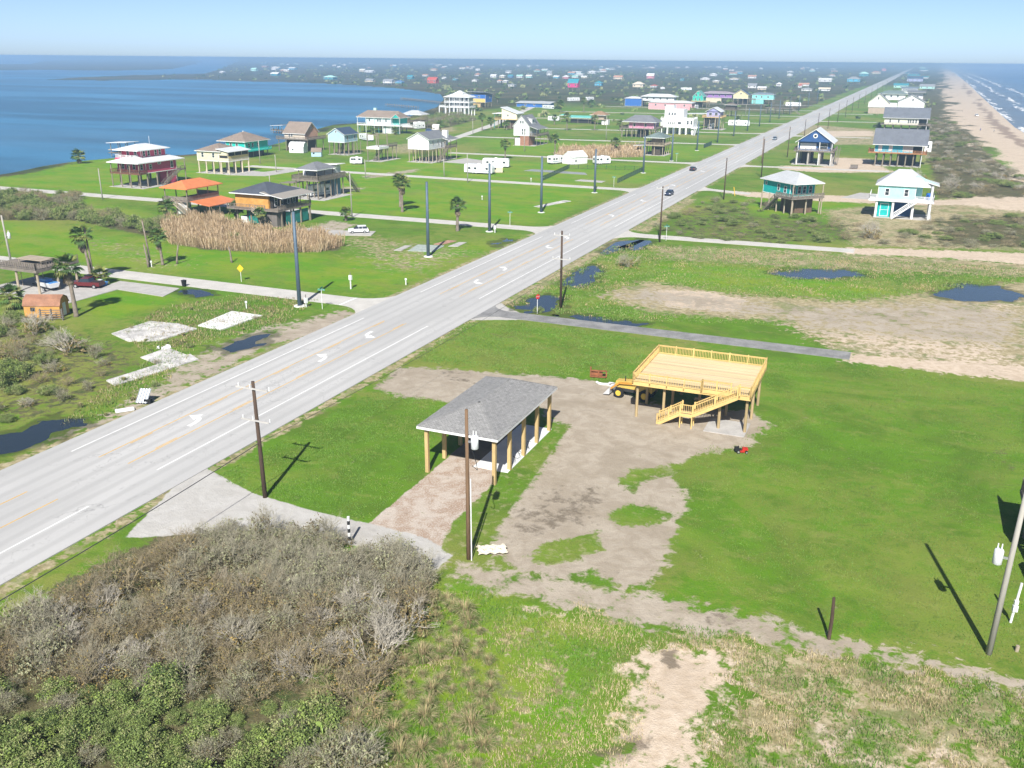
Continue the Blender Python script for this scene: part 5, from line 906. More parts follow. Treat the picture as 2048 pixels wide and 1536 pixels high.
railrun(0, 0, 0, D_, 5); railrun(0, D_, W_, D_, 6); railrun(W_, D_, W_, 0, 5); railrun(0, 0, NX0, 0, 4); railrun(NX0, 0, NX0, ND, 1); railrun(NX0, ND, NX1-.9, ND, 2); railrun(NX1+.1, 0, W_, 0, 1)
st = bpy.data.objects.new('stair', None); col.objects.link(st); st.parent = h.o
def flight(a, b_, w=1.05):
    a = Vector(a); b_ = Vector(b_); d = b_-a; nst = max(3, int(abs(d.z)/.19)); hd = Vector((d.x, d.y, 0)).normalized(); sd_ = hd.cross(Vector((0, 0, 1)))
    tm_ = MB().box(-.16, .16, -w/2, w/2, -.02, .02).mesh('tread', LUM2)
    for k in range(nst): link('tread', tm_, st, tuple(a+d*((k+.5)/nst)))
    for sg in (-1, 1):
        o_ = sd_*sg*w/2; mb = MB().bar(a+o_-Vector((0, 0, .1)), b_+o_-Vector((0, 0, .1)), .05, .34); mb.obj('stringer', LUM, st)
        mb = MB(); 
        for zz in (1.05, .2): mb.bar(a+o_+Vector((0, 0, zz)), b_+o_+Vector((0, 0, zz)), .07, .09)
        mb.obj('handrail', LUM, st)
        mb = MB(); nb = int(d.length/.2)
        for k in range(nb): p = a+o_+d*((k+.5)/nb); mb.box(p.x-.02, p.x+.02, p.y-.02, p.y+.02, p.z+.2, p.z+1.05)
        mb.obj('stair_balusters', LUM, st)
        for k in (0, .5, 1.): p = a+o_+d*k; MB().box(p.x-.06, p.x+.06, p.y-.06, p.y+.06, p.z-.2, p.z+1.18).obj('stair_post', LUM, st)
sy = -.05; flight((7.0, sy, 1.62), (11.6, sy, Z_)); flight((3.1, sy, .05), (5.6, sy, 1.62))
MB().box(5.6, 7., sy-.6, sy+.6, 1.5, 1.62).obj('landing', LUM2, st); MB().box(5.6, 7., sy-.64, sy-.6, 1.3, 1.66).obj('landing_board', LUM, st)
for x in (5.65, 6.95):
    for y in (sy-.55, sy+.55): MB().box(x-.06, x+.06, y-.06, y+.06, 0, 2.75).obj('landing_post', LUM, st)
mb = MB(); mb.bar((5.6, sy-.6, 2.7), (7, sy-.6, 2.7), .08); mb.bar((5.6, sy-.6, 1.85), (7, sy-.6, 1.85), .05, .09)
for k in range(7): x = 5.7+k*.2; mb.box(x-.02, x+.02, sy-.62, sy-.58, 1.85, 2.7)
mb.obj('landing_rail', LUM, st)
tag(MB().box(0, 3.2, 0, .3, 0, .12).box(.3, 3.4, .5, .8, 0, .12).box(0, 3.2, .15, .45, .12, .24).obj('lumber_pile', LUM2), 'small stack of boards lying beneath the new deck', 'lumber').location = (-19.6, 103.5, 0)
tag(MB().box(-4.4, 0, 0, 4.2, -.04, .08).obj('concrete_pad', CONC), 'grey concrete pad under the right end of the new deck', 'concrete pad').location = (-12.2, 94.2, 0)
# ---- wheels and vehicles
TYRE = mat('tyre_rubber', (.016, .016, .017), .8, .2, 4); RIM = mat('steel_rim', (.5, .5, .5), .35, .1, 3, .5, .6)
def wheel(par, x, y, r, w, rimm=None, name='wheel'):
    me = shared(('wh', r, w), lambda: MB().tube([(0, -w/2, 0), (0, -w/2+.02, 0), (0, w/2-.02, 0), (0, w/2, 0)], [r*.9, r, r, r*.9], 14).mesh('tyre', TYRE))
    o = link(name, me, par, (x, y, r)); rm = rimm or RIM
    link('rim', shared(('ri', r, w, rm.name), lambda: MB().tube([(0, -w/2-.015, 0), (0, w/2+.015, 0)], r*.55, 12).mesh('rim', rm)), o); return o
PAINT = {}
def paint(name, c): return mat('paint_'+name, c, .3, .05, 1., .5)
def extr(prof, w0, w1=None, zc=None):
    """side profile (x,z) extruded across; optional narrowing above zc"""
    b = MB(); f_ = lambda z: w0 if zc is None or z <= zc else w1
    L_ = [(x, -f_(z)/2, z) for x, z in prof]; R_ = [(x, f_(z)/2, z) for x, z in prof]
    n = len(prof); b.v = L_+R_; b.f = [tuple(range(n-1, -1, -1)), tuple(range(n, 2*n))]+[(i, (i+1) % n, n+(i+1) % n, n+i) for i in range(n)]; b.mi = [0]*len(b.f)
    return b
def fixn(o):
    import bmesh
    bm = bmesh.new(); bm.from_mesh(o.data); bmesh.ops.recalc_face_normals(bm, faces=bm.faces); bm.to_mesh(o.data); bm.free(); return o
def car(label, x, y, heading, c, cname, suv=True, name='car', group=None, z=0.):
    """heading: degrees, local +x is the car's nose"""
    t_ = thing(name, label, 'car', (x, y, z), R(heading), group); k = 1. if suv else .88; pm = paint(cname, c)
    fixn(extr([(-2.25, .38), (2.2, .38), (2.3, .62), (2.2, .92*k), (1.1, 1.06*k), (-2.2, 1.06*k), (-2.32, .7)], 1.82).obj('body', pm, t_))
    fixn(extr([(-2.1, 1.05*k), (1.05, 1.05*k), (.25, 1.62*k), (-1.75, 1.66*k)], 1.74, 1.44, 1.2*k).obj('cabin', GLASS, t_))
    fixn(extr([(-1.8, 1.6*k), (.22, 1.58*k), (.15, 1.67*k), (-1.72, 1.71*k)], 1.5).obj('car_roof', pm, t_))
    for sx in (-1.4, 1.4):
        for sy_ in (-.84, .84): wheel(t_, sx, sy_, .36, .24)
    for sy_ in (-.68, .68): MB().box(2.22, 2.3, sy_-.2, sy_+.2, .68, .86).obj('headlight', mat('lamp_glass', (.7, .7, .68), .2), t_); MB().box(-2.33, -2.27, sy_-.18, sy_+.18, .72, .95).obj('tail_light', mat('tail_red', (.35, .02, .02), .3), t_)
    for sx in (-.9, -.1): MB().box(sx-.03, sx+.03, -.88, .88, 1.05*k, 1.55*k).obj('pillar', pm, t_)
    return t_
car('white sport utility car parked on a concrete pad near the reeds', -114.6, 182.6, 215, (.75, .75, .75), 'white', name='parked_car')
car('dark blue sedan nearest on the highway', -64.6, 276.5, -90, (.02, .03, .07), 'navy', False, 'moving_car', z=.06)
car('black car farther up the highway in the far lane', -72.4, 345.5, 90, (.012, .016, .03), 'black', False, 'moving_car', z=.06)
car('silver grey car farthest up the highway', -64.8, 505, -90, (.16, .2, .24), 'grey', True, 'moving_car', z=.06)
car('white car driving on the beach sand', 43.6, 815.6, -80, (.75, .75, .75), 'white', True, 'beach_car')
car('blue car parked beside the pale aqua bay house', -246, 470, 20, (.03, .07, .2), 'blue2', True, 'parked_car')
car('white car beside the blue one at the pale aqua house', -240.5, 466, 20, (.7, .7, .7), 'white', False, 'parked_car')
t_ = thing('pickup_truck', 'maroon pickup truck parked beside the left edge deck', 'pickup truck', (-128.4, 116.6, 0), R(195)); MAR = paint('maroon', (.11, .012, .014))
fixn(extr([(-2.7, .5), (2.6, .5), (2.7, .75), (2.6, 1.08), (1.2, 1.16), (-2.7, 1.16)], 1.9).obj('body', MAR, t_)); fixn(extr([(-.9, 1.15), (1.25, 1.15), (.65, 1.78), (-.7, 1.82)], 1.8, 1.5, 1.3).obj('cabin', GLASS, t_)); fixn(extr([(-.75, 1.76), (.65, 1.74), (.6, 1.85), (-.7, 1.87)], 1.52).obj('car_roof', MAR, t_)); MB().box(-2.6, -1, -.78, .78, 1.12, 1.17).obj('truck_bed', DARKIN, t_); MB().box(2.62, 2.74, -.8, .8, .55, .75).obj('bumper', RIM, t_)
for sx in (-1.7, 1.7):
    for sy_ in (-.88, .88): wheel(t_, sx, sy_, .4, .26)
t_ = thing('motor_boat', 'blue and white motor boat on a trailer under the left edge deck', 'boat', (-133.6, 112.5, 0), R(170)); HB = paint('white', (.7, .7, .7))
fixn(MB().solid([(-2.6, -.7, .7), (1.2, -.6, .7), (2.2, 0, .8), (1.2, .6, .7), (-2.6, .7, .7)], [(-2.7, -1.05, 1.5), (1.4, -.95, 1.55), (3.1, 0, 1.7), (1.4, .95, 1.55), (-2.7, 1.05, 1.5)]).obj('hull', HB, t_)); MB().box(-1.2, .6, -.6, .6, 1.5, 2.).obj('console', paint('skyblue', (.06, .25, .6)), t_); fixn(MB().box(-2.6, 1.2, -.8, .8, 1.5, 1.58).obj('seat_cover', paint('skyblue', ()), t_)); MB().bar((-2.6, 0, .55), (4, 0, .55), .14).bar((-2, -.9, .5), (-2, .9, .5), .12).obj('trailer_frame', TYRE, t_); wheel(t_, -1, -1, .34, .2); wheel(t_, -1, 1, .34, .2)
def rv(label, x, y, heading, L=7.5, name='travel_trailer', group=None, motor=False, stripe=(.10, .14, .2), H_=3.1):
    """heading: +x local is the nose"""
    t_ = thing(name, label, 'trailer' if not motor else 'motorhome', (x, y, 0), R(heading), group); a = L/2; m_ = mat('trailer_white', (.76, .76, .75), .4, .05, 1., .4)
    fixn(extr([(-a, .75), (-a+.1, .5), (a-.1, .5), (a, .8), (a-.05, 2.2), (a-.35, H_-.15), (a-.7, H_), (-a+.4, H_), (-a+.08, H_-.25)], 2.45).obj('body', m_, t_))
    sm = mat('decal_%d' % int(stripe[2]*100), stripe, .4)
    for sg in (-1, 1):
        MB().box(-a*.8, a*.85, sg*1.225-.012, sg*1.225+.012, .95, 1.12).obj('stripe', sm, t_)
        for u in (-.62, -.2, .62): MB().box(u*a-.45, u*a+.45, sg*1.225-.02, sg*1.225+.02, 1.6, 2.3).obj('window', GLASS, t_)
        MB().box(.16*a, .16*a+.65, sg*1.225-.018, sg*1.225+.018, .7, 2.55).obj('door', mat('door_grey', (.55, .55, .55)), t_)
        for u in (-.08, -.32): wheel(t_, u*a-.3, sg*1.05, .36, .22)
    MB().box(-a-.02, -a+.02, -.6, .6, 1.7, 2.4).obj('rear_window', GLASS, t_); MB().box(-a*.1, -a*.1+.9, -.35, .35, H_, H_+.28).obj('air_conditioner', TRIM, t_)
    if motor: MB().box(a-.16, a+.03, -1., 1., 1.35, 2.1).obj('windscreen', GLASS, t_)
    else: MB().bar((a, -.5, .55), (a+1.2, 0, .5), .1).bar((a, .5, .55), (a+1.2, 0, .5), .1).obj('hitch', TYRE, t_)
    return t_
rv('white motorhome with dark graphics parked under the grey deck', -156.6, 231, 248, 10, 'motorhome', motor=True, H_=3.4)
rv('small white camper alone on grass near the light blue house', -193, 308.5, 20, 4.6, H_=2.6)
rv('white travel trailer nearest the palms lots, beside another trailer', -138.4, 301.2, 2, 10.6, H_=3.3); rv('white travel trailer behind the nearest one by the cream shed', -141.4, 322.8, 14, 10, H_=3.3)
rv('white trailer with blue window trim left of the white tent shed', -126, 345, 68, 7, stripe=(.05, .12, .3)); rv('white trailer with blue marks near the dark mesh fence', -109.4, 351.4, 40, 6.5, stripe=(.04, .1, .32))
rv('white trailer with blue nose in the lot beyond the dormer house', -218.6, 593.4, 0, 7.5, stripe=(.05, .16, .34)); rv('large white motorhome among parked campers by the marsh', -277, 738, -30, 12, 'motorhome', motor=True)
rv('white trailer parked beneath the lavender house', -111.4, 574, 90, 8); rv('long white fifth wheel trailer beside the lavender house', -100.2, 605, 4, 13, H_=3.6)
rv('white camper with navy trim left of the white modern house', -184.6, 797, -20, 8, stripe=(.03, .06, .2)); rv('white van shaped camper below the emerald house', -171.6, 810, 80, 7.5, 'motorhome', motor=True)
rv('long white trailer by the road past the mint house', -102.6, 903, 4, 13.5, H_=3.6); rv('white trailer far off near the salmon houses', -295, 1324, 30, 15, H_=3.6); rv('white camper behind the pink building', -227.6, 915, 60, 13)
rv('white camper under the orange roofed pavilion', -168.6, 187, 304, 6, H_=3.3); rv('white trailer partly hidden behind the light blue house', -246, 403, -35, 12); rv('white camper parked near the pale aqua house', -260.6, 485, 70, 7, H_=4)
rv('white trailer among campers below the magenta house', -309, 893, 60, 14, H_=3.6); rv('white tilted camper right of the campers below the magenta house', -299.5, 914, 70, 11, H_=3.6); rv('tiny white camper near the far peach gable', -334, 1347, 30, 6)
# ---- sheds
def shed(label, x, y, rz, W, D, H_, wm, rm, name='garden_shed', gambrel=True):
    t_ = thing(name, label, 'shed', (x, y, 0), R(rz)); MB().box(-W/2, W/2, -D/2, D/2, .1, H_*.58).obj('wall', wm, t_)
    P = [(-D/2-.1, H_*.57), (-D*.36, H_*.85), (0, H_), (D*.36, H_*.85), (D/2+.1, H_*.57)] if gambrel else [(-D/2-.2, H_*.56), (0, H_), (D/2+.2, H_*.56)]
    b = MB(); e = MB()
    for (u0, z0), (u1, z1) in zip(P[:-1], P[1:]): b.solid([(-W/2-.15, u0, z0), (W/2+.15, u0, z0), (W/2+.15, u1, z1), (-W/2-.15, u1, z1)], [(-W/2-.15, u0, z0+.08), (W/2+.15, u0, z0+.08), (W/2+.15, u1, z1+.08), (-W/2-.15, u1, z1+.08)])
    for sx in (-W/2, W/2): n0 = len(e.v); e.v += [(sx, u, z) for u, z in P]; e.f.append(tuple(range(n0, n0+len(P)))); e.mi.append(0)
    fixn(b.obj('roof', rm, t_)); e.obj('gable_wall', wm, t_); MB().box(W/2-.02, W/2+.04, -.5, .5, .15, 2.1).obj('door', TRIM if wm is not WHITE else mat('door_grey', (.55, .55, .55)), t_); MB().box(-W/4-.35, -W/4+.35, -D/2-.04, -D/2+.02, 1.1, 1.7).obj('window', GLASS, t_); return t_
shed('orange plywood shed with rusty barrel roof in front of the left palm', -119.6, 100.2, 24, 5.4, 3.2, 3.3, PLY, mat('rust_roof', (.30, .15, .09), .8, .25, .8))
shed('white barn shaped shed under the peach house', -238.8, 336.4, 12, 6.4, 4.6, 4.4, WHITE, WHITE); shed('small light blue shed with brown roof near the light blue house', -222.6, 326, 25, 4, 3.2, 3.4, LBL, ROOFT, gambrel=False)
shed('cream storage shed between two white travel trailers', -134.6, 308.4, 25, 3.6, 3.4, 3.3, siding('cream_siding', ()), TRIM, gambrel=False); shed('white gable shelter shed beside the blue marked trailers', -119.3, 348.4, 62, 8, 5.6, 4.8, WHITE, WHITE, gambrel=False); shed('small pale shed by the back street palms', -245, 476, 10, 3.6, 3, 3.6, mat('pale_wall', (.62, .58, .52)), TRIM)
# ---- tractor, mower, odd machinery
t_ = thing('tractor_loader', 'yellow tractor loader parked half under the new deck', 'tractor', (-26.3, 101.6, 0), R(176)); YEL = mat('machine_yellow', (.56, .38, .085), .5, .16, 1.5, .4); RY = mat('yellow_rim', (.62, .42, .06), .5)
for sy_ in (-.95, .95): wheel(t_, 1.75, sy_, .62, .45, RY); wheel(t_, -1.5, sy_, .72, .5, RY)
MB().box(-2.2, 2.3, -.5, .5, .7, 1.1).obj('chassis', mat('machine_black', (.03, .03, .03)), t_); fixn(extr([(-.2, 1.1), (2.2, 1.1), (2.45, 1.4), (2.3, 1.9), (-.2, 2.05)], .95).obj('hood', YEL, t_)); MB().box(-2.3, -.3, -.85, .85, 1.1, 1.9).obj('rear_body', YEL, t_); MB().box(-1.2, -.6, -.3, .3, 1.9, 2.5).obj('seat', mat('machine_black', ()), t_)
b = MB()
for sx, sy_ in ((-1.9, -.75), (-1.9, .75), (-.2, -.75), (-.2, .75)): b.box(sx-.05, sx+.05, sy_-.05, sy_+.05, 1.9, 2.95)
b.box(-2.1, 0, -.9, .9, 2.95, 3.05); b.obj('roll_frame', YEL, t_)
for sy_ in (-.7, .7): MB().bar((-.2, sy_, 1.9), (1.8, sy_, 1.75), .16, .22).bar((1.8, sy_, 1.75), (3.1, sy_, .7), .16, .2).obj('loader_arm', mat('machine_orange', (.5, .24, .04), .6), t_)
fixn(MB().solid([(2.9, -1.1, .25), (3.7, -1.1, .15), (3.7, 1.1, .15), (2.9, 1.1, .25)], [(2.85, -1.1, .95), (3.05, -1.1, .95), (3.05, 1.1, .95), (2.85, 1.1, .95)]).obj('bucket', mat('worn_steel', (.5, .5, .5), .5), t_)); MB().tube([(1.2, .3, 1.95), (1.2, .3, 2.6)], .06, 6).obj('exhaust', mat('machine_black', ()), t_)
t_ = thing('ride_mower', 'small red and black mower on the lawn edge near the deck', 'mower', (-11.8, 90, 0), R(20)); t_.scale = (.7, .7, .7); RED = paint('mower_red', (.42, .025, .018))
MB().box(-.5, .45, -.4, .4, .18, .42).obj('mower_deck', RED, t_); fixn(extr([(.1, .42), (.95, .42), (.9, .78), (.1, .85)], .5).obj('hood', RED, t_)); MB().box(-.45, .0, -.25, .25, .42, .62).obj('seat', TYRE, t_); MB().box(-.5, -.4, -.25, .25, .6, 1.).obj('seat_back', TYRE, t_); MB().tube([(.1, 0, .8), (-.05, 0, 1.05)], .03, 5).obj('steering_column', TYRE, t_); MB().box(-1.0, -.5, -.35, .35, .3, .85).obj('grass_bag', TYRE, t_)
for sx, r_ in ((.7, .2), (-.5, .27)):
    for sy_ in (-.45, .45): wheel(t_, sx, sy_, r_, .16)
t_ = thing('rusty_implement', 'rusty brown farm implement on the grass left of the tractor', 'machinery', (-32.6, 107, 0), R(15)); RU = mat('rust', (.24, .09, .04), .9, .3, 2)
for a_, b_ in (((-1, -.5, .2), (1, -.5, .2)), ((-1, .5, .2), (1, .5, .2)), ((-1, -.5, 1.0), (1, -.5, 1.0)), ((-1, -.5, .2), (-1, -.5, 1.5)), ((1, -.5, .2), (1, -.5, 1.0)), ((-1, .5, .2), (-1, .5, 1.)), ((0, -.5, .2), (0, -.5, 1.)), ((-1, -.5, 1), (-1, .5, 1))): MB().bar(a_, b_, .16).obj('frame_bar', RU, t_)
MB().box(-.9, .5, -.4, .3, .3, .7).obj('gear_box', RU, t_)
tag(fixn(MB().tube([(-.9, .1, .12), (-.5, -.25, .12), (.1, -.35, .12), (.7, -.15, .14), (.95, .3, .16)], .16, 8).obj('white_pipe', TRIM)), 'bent white plastic pipe on the ground by the rusty implement', 'pipe').location = (-31.2, 104.6, 0)
t_ = thing('debris_heap', 'small heap of pale scrap beside the tractor front', 'debris', (-29.7, 104.6, 0)); MB().box(-.8, .6, -.4, .2, 0, .35).obj('board', TRIM, t_); MB().bar((-.6, -.5, .3), (1, .5, .5), .2, .06).obj('board', mat('grey_boards', ()), t_)
# crumpled tarp by the centre pole
tp = MB(); N_ = 15; trs = random.Random(9); T_ = [[(-1.2+2.4*i/(N_-1)+.1*math.sin(j), -.75+1.5*j/(N_-1), .1+.32*abs(math.sin(i*.8+j*.55))*(1-abs(j/(N_-1)-.5)*1.2)+.06*trs.random()) for j in range(N_)] for i in range(N_)]
for i in range(N_-1):
    for j in range(N_-1): tp.quad(T_[i][j], T_[i+1][j], T_[i+1][j+1], T_[i][j+1])
o = tag(tp.obj('crumpled_tarp', mat('dirty_canvas', (.60, .54, .42), .9, .2, 2), smooth=True), 'crumpled off white tarp heaped beside the centre utility pole', 'tarp'); o.location = (-27.1, 61.2, 0); o.rotation_euler = (0, 0, .5)
# ============================================================ POLES, SIGNS, WIRES
WOODP = mat('creosote_pole', (.075, .05, .035), .9, .3, 1.5, stretch=(1, 1, .12)); GREYP = mat('silver_grey_pole', (.33, .31, .27), .85, .16, 1.5, stretch=(1, 1, .12)); STEELP = mat('blue_grey_steel', (.085, .125, .165), .55, .12, .5, .4, .2); BROWNP = mat('brown_pole', (.17, .105, .06), .9, .25, 1.4, stretch=(1, 1, .12))
INS = mat('white_insulator', (.68, .68, .66), .3)
def pole(label, x, y, h_, r=.17, m_=None, name='utility_pole', group=None, arms=(), tr=None, lean=(0, 0), rz=0.):
    t_ = thing(name, label, 'pole', (x, y, 0), rz, group); m_ = m_ or WOODP
    MB().tube([(0, 0, -.5), (lean[0]*.5, lean[1]*.5, h_*.5), (lean[0], lean[1], h_)], [r*1.08, r*.92, r*.74], 10).obj('shaft', m_, t_, True)
    for zz, w in arms:
        f_ = zz/h_; MB().box(lean[0]*f_-w/2, lean[0]*f_+w/2, lean[1]*f_-r-.1, lean[1]*f_-r, zz-.07, zz+.07).obj('crossarm', mat('grey_crossarm', (.42, .40, .37), .8), t_)
        for u in (-.48, -.12, .48): MB().tube([(u*w, lean[1]*f_-r-.05, zz+.07), (u*w, lean[1]*f_-r-.05, zz+.38)], [.05, .07], 7).obj('insulator', INS, t_)
    if tr:
        zz, sx = tr; c_ = (sx*(r+.42), 0, zz); q_ = MB().tube([(c_[0], 0, zz-.55), (c_[0], 0, zz-.5), (c_[0], 0, zz+.45), (c_[0], 0, zz+.55)], [.24, .3, .3, .24], 14).obj('transformer', mat('transformer_grey', (.66, .67, .67), .4), t_, True)
        for u in (-.12, .12): MB().tube([(c_[0]+u, 0, zz+.5), (c_[0]+u, 0, zz+.95)], [.05, .04], 6).obj('bushing', INS, q_)
        MB().box(min(0, c_[0]), max(0, c_[0]), -.05, .05, zz-.1, zz+.05).obj('bracket', RIM, t_)
    return t_
pole('dark wooden utility pole nearest the road, two crossarms above green grass', -50.1, 61.9, 11.2, .2, WOODP, arms=((10.6, 3.4), (7.6, 3.0)), lean=(-.25, 0))
pole('dark wooden pole with mid height arm beside the stop sign', -48.9, 137.9, 12.5, .2, WOODP, arms=((11.8, 2.6), (8.0, 3.)), lean=(-.1, 0)); pole('dark wooden pole at the second right hand street corner', -48.5, 201.3, 12.2, .18, WOODP, arms=((11.7, 2.6),)); pole('dark wooden pole before the turquoise corner house', -48.1, 275.1, 11.8, .18, WOODP)
pole('dark wooden pole beside the turquoise corner house street', -46.4, 335.7, 13, .18, WOODP); pole('dark wooden pole left of the navy gable house', -47.4, 415, 12.4, .18, WOODP); pole('pale thin pole behind the navy gable house roof', -53.6, 385.1, 10.2, .14, BROWNP)
for i, y in enumerate((481, 545, 610, 680, 750, 820, 900, 1000, 1120, 1260, 1420, 1600)): pole('dark wooden pole receding along the sea side of the highway', -48+i*.2, y, 12, .17, WOODP, group='distant wooden poles on the sea side of the highway')
for (x, y, h_), lb in zip(((-87.8, 121.2, 15.2), (-87.5, 165.4, 15), (-88, 197.1, 15.6), (-87.4, 229.1, 14.4), (-86.6, 272.2, 13), (-87, 330, 13), (-87.8, 376.2, 13), (-88.4, 427, 13)), ('at the first street sign', 'behind the broken slabs', 'beside the white utility box', 'in the open green lawn', 'at the third side street', 'at the dark mesh fence corner', 'beside the bare timber house', 'by the fourth street corner')):
    t_ = pole('tall slate blue steel pole '+lb, x, y, h_, .33, STEELP, 'steel_pole')
    MB().tube([(0, 0, -.1), (0, 0, .12)], [1., .9], 12).obj('concrete_base', mat('white_rubble', (.62, .61, .58), .9), t_)
    MB().bar((0, 0, h_*.62), (.8, -.3, h_*.64), .05).obj('bracket', RIM, t_)
for i, y in enumerate((475, 520, 565, 610, 655, 700, 760, 820, 890, 970)): pole('slate blue steel pole receding along the bay side of the highway', -88.4, y, 13, .3, STEELP, 'steel_pole', 'distant steel poles on the bay side of the highway')
t_ = pole('brown utility pole with white transformer in front of the carport', -28.3, 59.3, 12.9, .17, BROWNP, tr=(10.3, 1), lean=(-.1, 0)); MB().tube([(.3, -.1, 0), (.26, -.1, 7.2)], .05, 6).obj('white_conduit', TRIM, t_); MB().tube([(.35, 0, 9.6), (.75, -.05, 8.6), (.8, 0, 8.0), (.35, 0, 8.3)], .03, 5).obj('service_drop', TYRE, t_)
t_ = pole('silver grey pole with white transformer at the right picture edge', 9.6, 62, 13.4, .2, GREYP, tr=(7.4, -1), lean=(.25, .0))
t_ = thing('meter_post', 'leaning white service post with meter near the right edge pole', 'meter post', (11.3, 66.8, 0), .3); MB().tube([(0, 0, 0), (.25, .1, 3.2)], .09, 8).obj('post', TRIM, t_); MB().box(-.12, .22, -.22, .0, 1., 1.5).obj('meter_box', mat('transformer_grey', ()), t_); MB().box(-.08, .2, -.18, .0, 1.6, 1.9).obj('meter', INS, t_)
tag(MB().tube([(0, 0, -.1), (.02, 0, .45)], .13, 8).obj('post_stub', PILEW), 'short tan wooden stub in grass below the right edge pole', 'post').location = (11.4, 63.1, 0)
tag(MB().tube([(0, 0, -.2), (.02, 0, 1.6), (-.04, 0, 3.3)], [.13, .12, .1], 8).obj('wooden_post', WOODP), 'lone dark wooden post at the near edge of the lawn', 'post').location = (-.6, 59.5, 0)
t_ = thing('marker_post', 'short black and white banded post in front of the grey shrubs', 'post', (-38.4, 57.6, 0))
for k in range(7): MB().tube([(0, 0, k*.36), (0, 0, k*.36+.36)], .12, 8).obj('band', mat('band_white', (.7, .7, .68)) if k % 2 == 0 else mat('band_black', (.02, .02, .02)), t_)
for x, y, h_, lb in ((-207.1, 197.5, 8.5, 'beside the second street near the red house'), (-203.9, 273.3, 6, 'standing alone past the cream house drive'), (-167.8, 273.5, 6, 'on grass left of the small white camper street'), (-127.6, 200.7, 10.9, 'at the second street beside the plywood house'), (-145.6, 288.1, 6, 'in lawn in front of the white gable house'), (-131.6, 277.3, 9, 'before the nearest white travel trailer'), (-214.5, 458.9, 8.2, 'beside the back street'), (-142.1, 462.5, 11.6, 'by the far lots near the pink house'), (-156, 386.8, 8.7, 'before the white dormer house'), (-116.1, 727.1, 8, 'near the dark deck house'), (-225.8, 293.2, 8.5, 'in front of the turquoise bay house'), (-185.4, 244.8, 3.6, 'short, in grass behind the plywood house')):
    pole('grey wooden pole '+lb, x, y, h_, .16, GREYP, lean=(-.1, 0))
pole('grey leaning utility pole at the left picture edge', -156.4, 124.8, 9.4, .2, GREYP, tr=(5.6, 1), lean=(-.5, 0))
wm_ = mat('cable_black', (.05, .05, .055), .6)
def wire(label, a, b_, sag=.8, r=.03, name='overhead_cable'):
    a = Vector(a); b_ = Vector(b_); P = [tuple(a.lerp(b_, k/14)-Vector((0, 0, sag*4*(k/14)*(1-k/14)))) for k in range(15)]
    tag(MB().tube(P, r, 5).obj(name, wm_), label, 'cable')
wire('thin cable crossing the lower left corner towards the nearest road pole', (-50.2, 61.9, 5.4), (-50.4, 2, 5.4), .7, .035); wire('thin cable between the nearest road pole and the stop sign pole', (-50.2, 61.9, 5.4), (-48.9, 137.9, 6.2), .7, .02)
wire('thin cable crossing the scrub at the far left', (-156, 124.8, 5.6), (-100, 60, 5.5), .6, .025)
GRN = mat('sign_green', (.015, .22, .14), .5)
def street_sign(label, x, y, rz=0., stop=False):
    t_ = thing('street_sign', label, 'street sign', (x, y, 0), R(rz)); MB().tube([(0, 0, -.1), (0, 0, 3.2)], .05, 6).obj('post', INS, t_); MB().box(-.6, .6, -.02, .02, 3.05, 3.32).obj('name_plate', GRN, t_); MB().box(-.02, .02, -.6, .6, 3.34, 3.6).obj('name_plate', GRN, t_); MB().box(-.56, .56, -.024, -.02, 3.27, 3.295).box(-.56, .56, -.024, -.02, 3.075, 3.1).obj('plate_border', INS, t_); return t_
street_sign('green street name sign at the first side street beside the steel pole', -83.4, 121.1, 12); street_sign('green street name sign at the second side street corner', -87, 207, 12); street_sign('green street name sign at the third side street by the mesh fence', -85.1, 287.3, 12); street_sign('green street name sign at the fourth bay side street', -85.4, 374.5, 12)
t_ = thing('stop_sign', 'red and white stop sign standing in the flooded ditch by the road', 'stop sign', (-51, 132.8, 0), R(62)); MB().tube([(0, 0, -.2), (0, 0, 2.6)], .05, 6).obj('post', INS, t_)
oc = [(.42*math.cos(R(22.5+45*k)), .42*math.sin(R(22.5+45*k))) for k in range(8)]
fixn(MB().solid([(x, -.075, 2.75+z) for x, z in oc], [(x, -.055, 2.75+z) for x, z in oc]).obj('face', mat('sign_red', (.55, .02, .02), .4), t_)); oc2 = [(x*.93, z*.93) for x, z in oc]
cu = bpy.data.curves.new('lettering', 'FONT'); cu.body = 'STOP'; cu.size = .3; cu.align_x = 'CENTER'; cu.align_y = 'CENTER'; cu.extrude = .003; cu.materials.append(INS); _tmp = bpy.data.objects.new('tmp_text', cu); col.objects.link(_tmp); bpy.context.view_layer.update(); lme = bpy.data.meshes.new_from_object(_tmp); bpy.data.objects.remove(_tmp); bpy.data.curves.remove(cu); lt = bpy.data.objects.new('lettering', lme); col.objects.link(lt); lt.parent = t_; lt.location = (0, -.08, 2.75); lt.rotation_euler = (R(90), 0, 0)
tag(street_sign('stop sign back and street blade at the second right hand street', -47.6, 203.6, 30), 'green street name sign by the second right hand street pole', 'street sign')
t_ = thing('arrow_sign', 'yellow diamond warning sign beside the first side street', 'road sign', (-107.4, 131.4, 0), R(20)); MB().tube([(0, 0, 0), (0, 0, 2)], .05, 6).obj('post', INS, t_); fixn(MB().solid([(0, -.07, 1.7), (.6, -.07, 2.4), (0, -.07, 3.1), (-.6, -.07, 2.4)], [(0, -.05, 1.7), (.6, -.05, 2.4), (0, -.05, 3.1), (-.6, -.05, 2.4)]).obj('face', mat('sign_yellow', (.75, .45, .02), .5), t_)); 
t_ = thing('yellow_marker', 'leaning yellow marker post by the third right hand street', 'post', (-46.4, 284, 0)); MB().bar((0, 0, 0), (-.5, 0, 2.6), .16).obj('post', mat('sign_yellow', ()), t_)
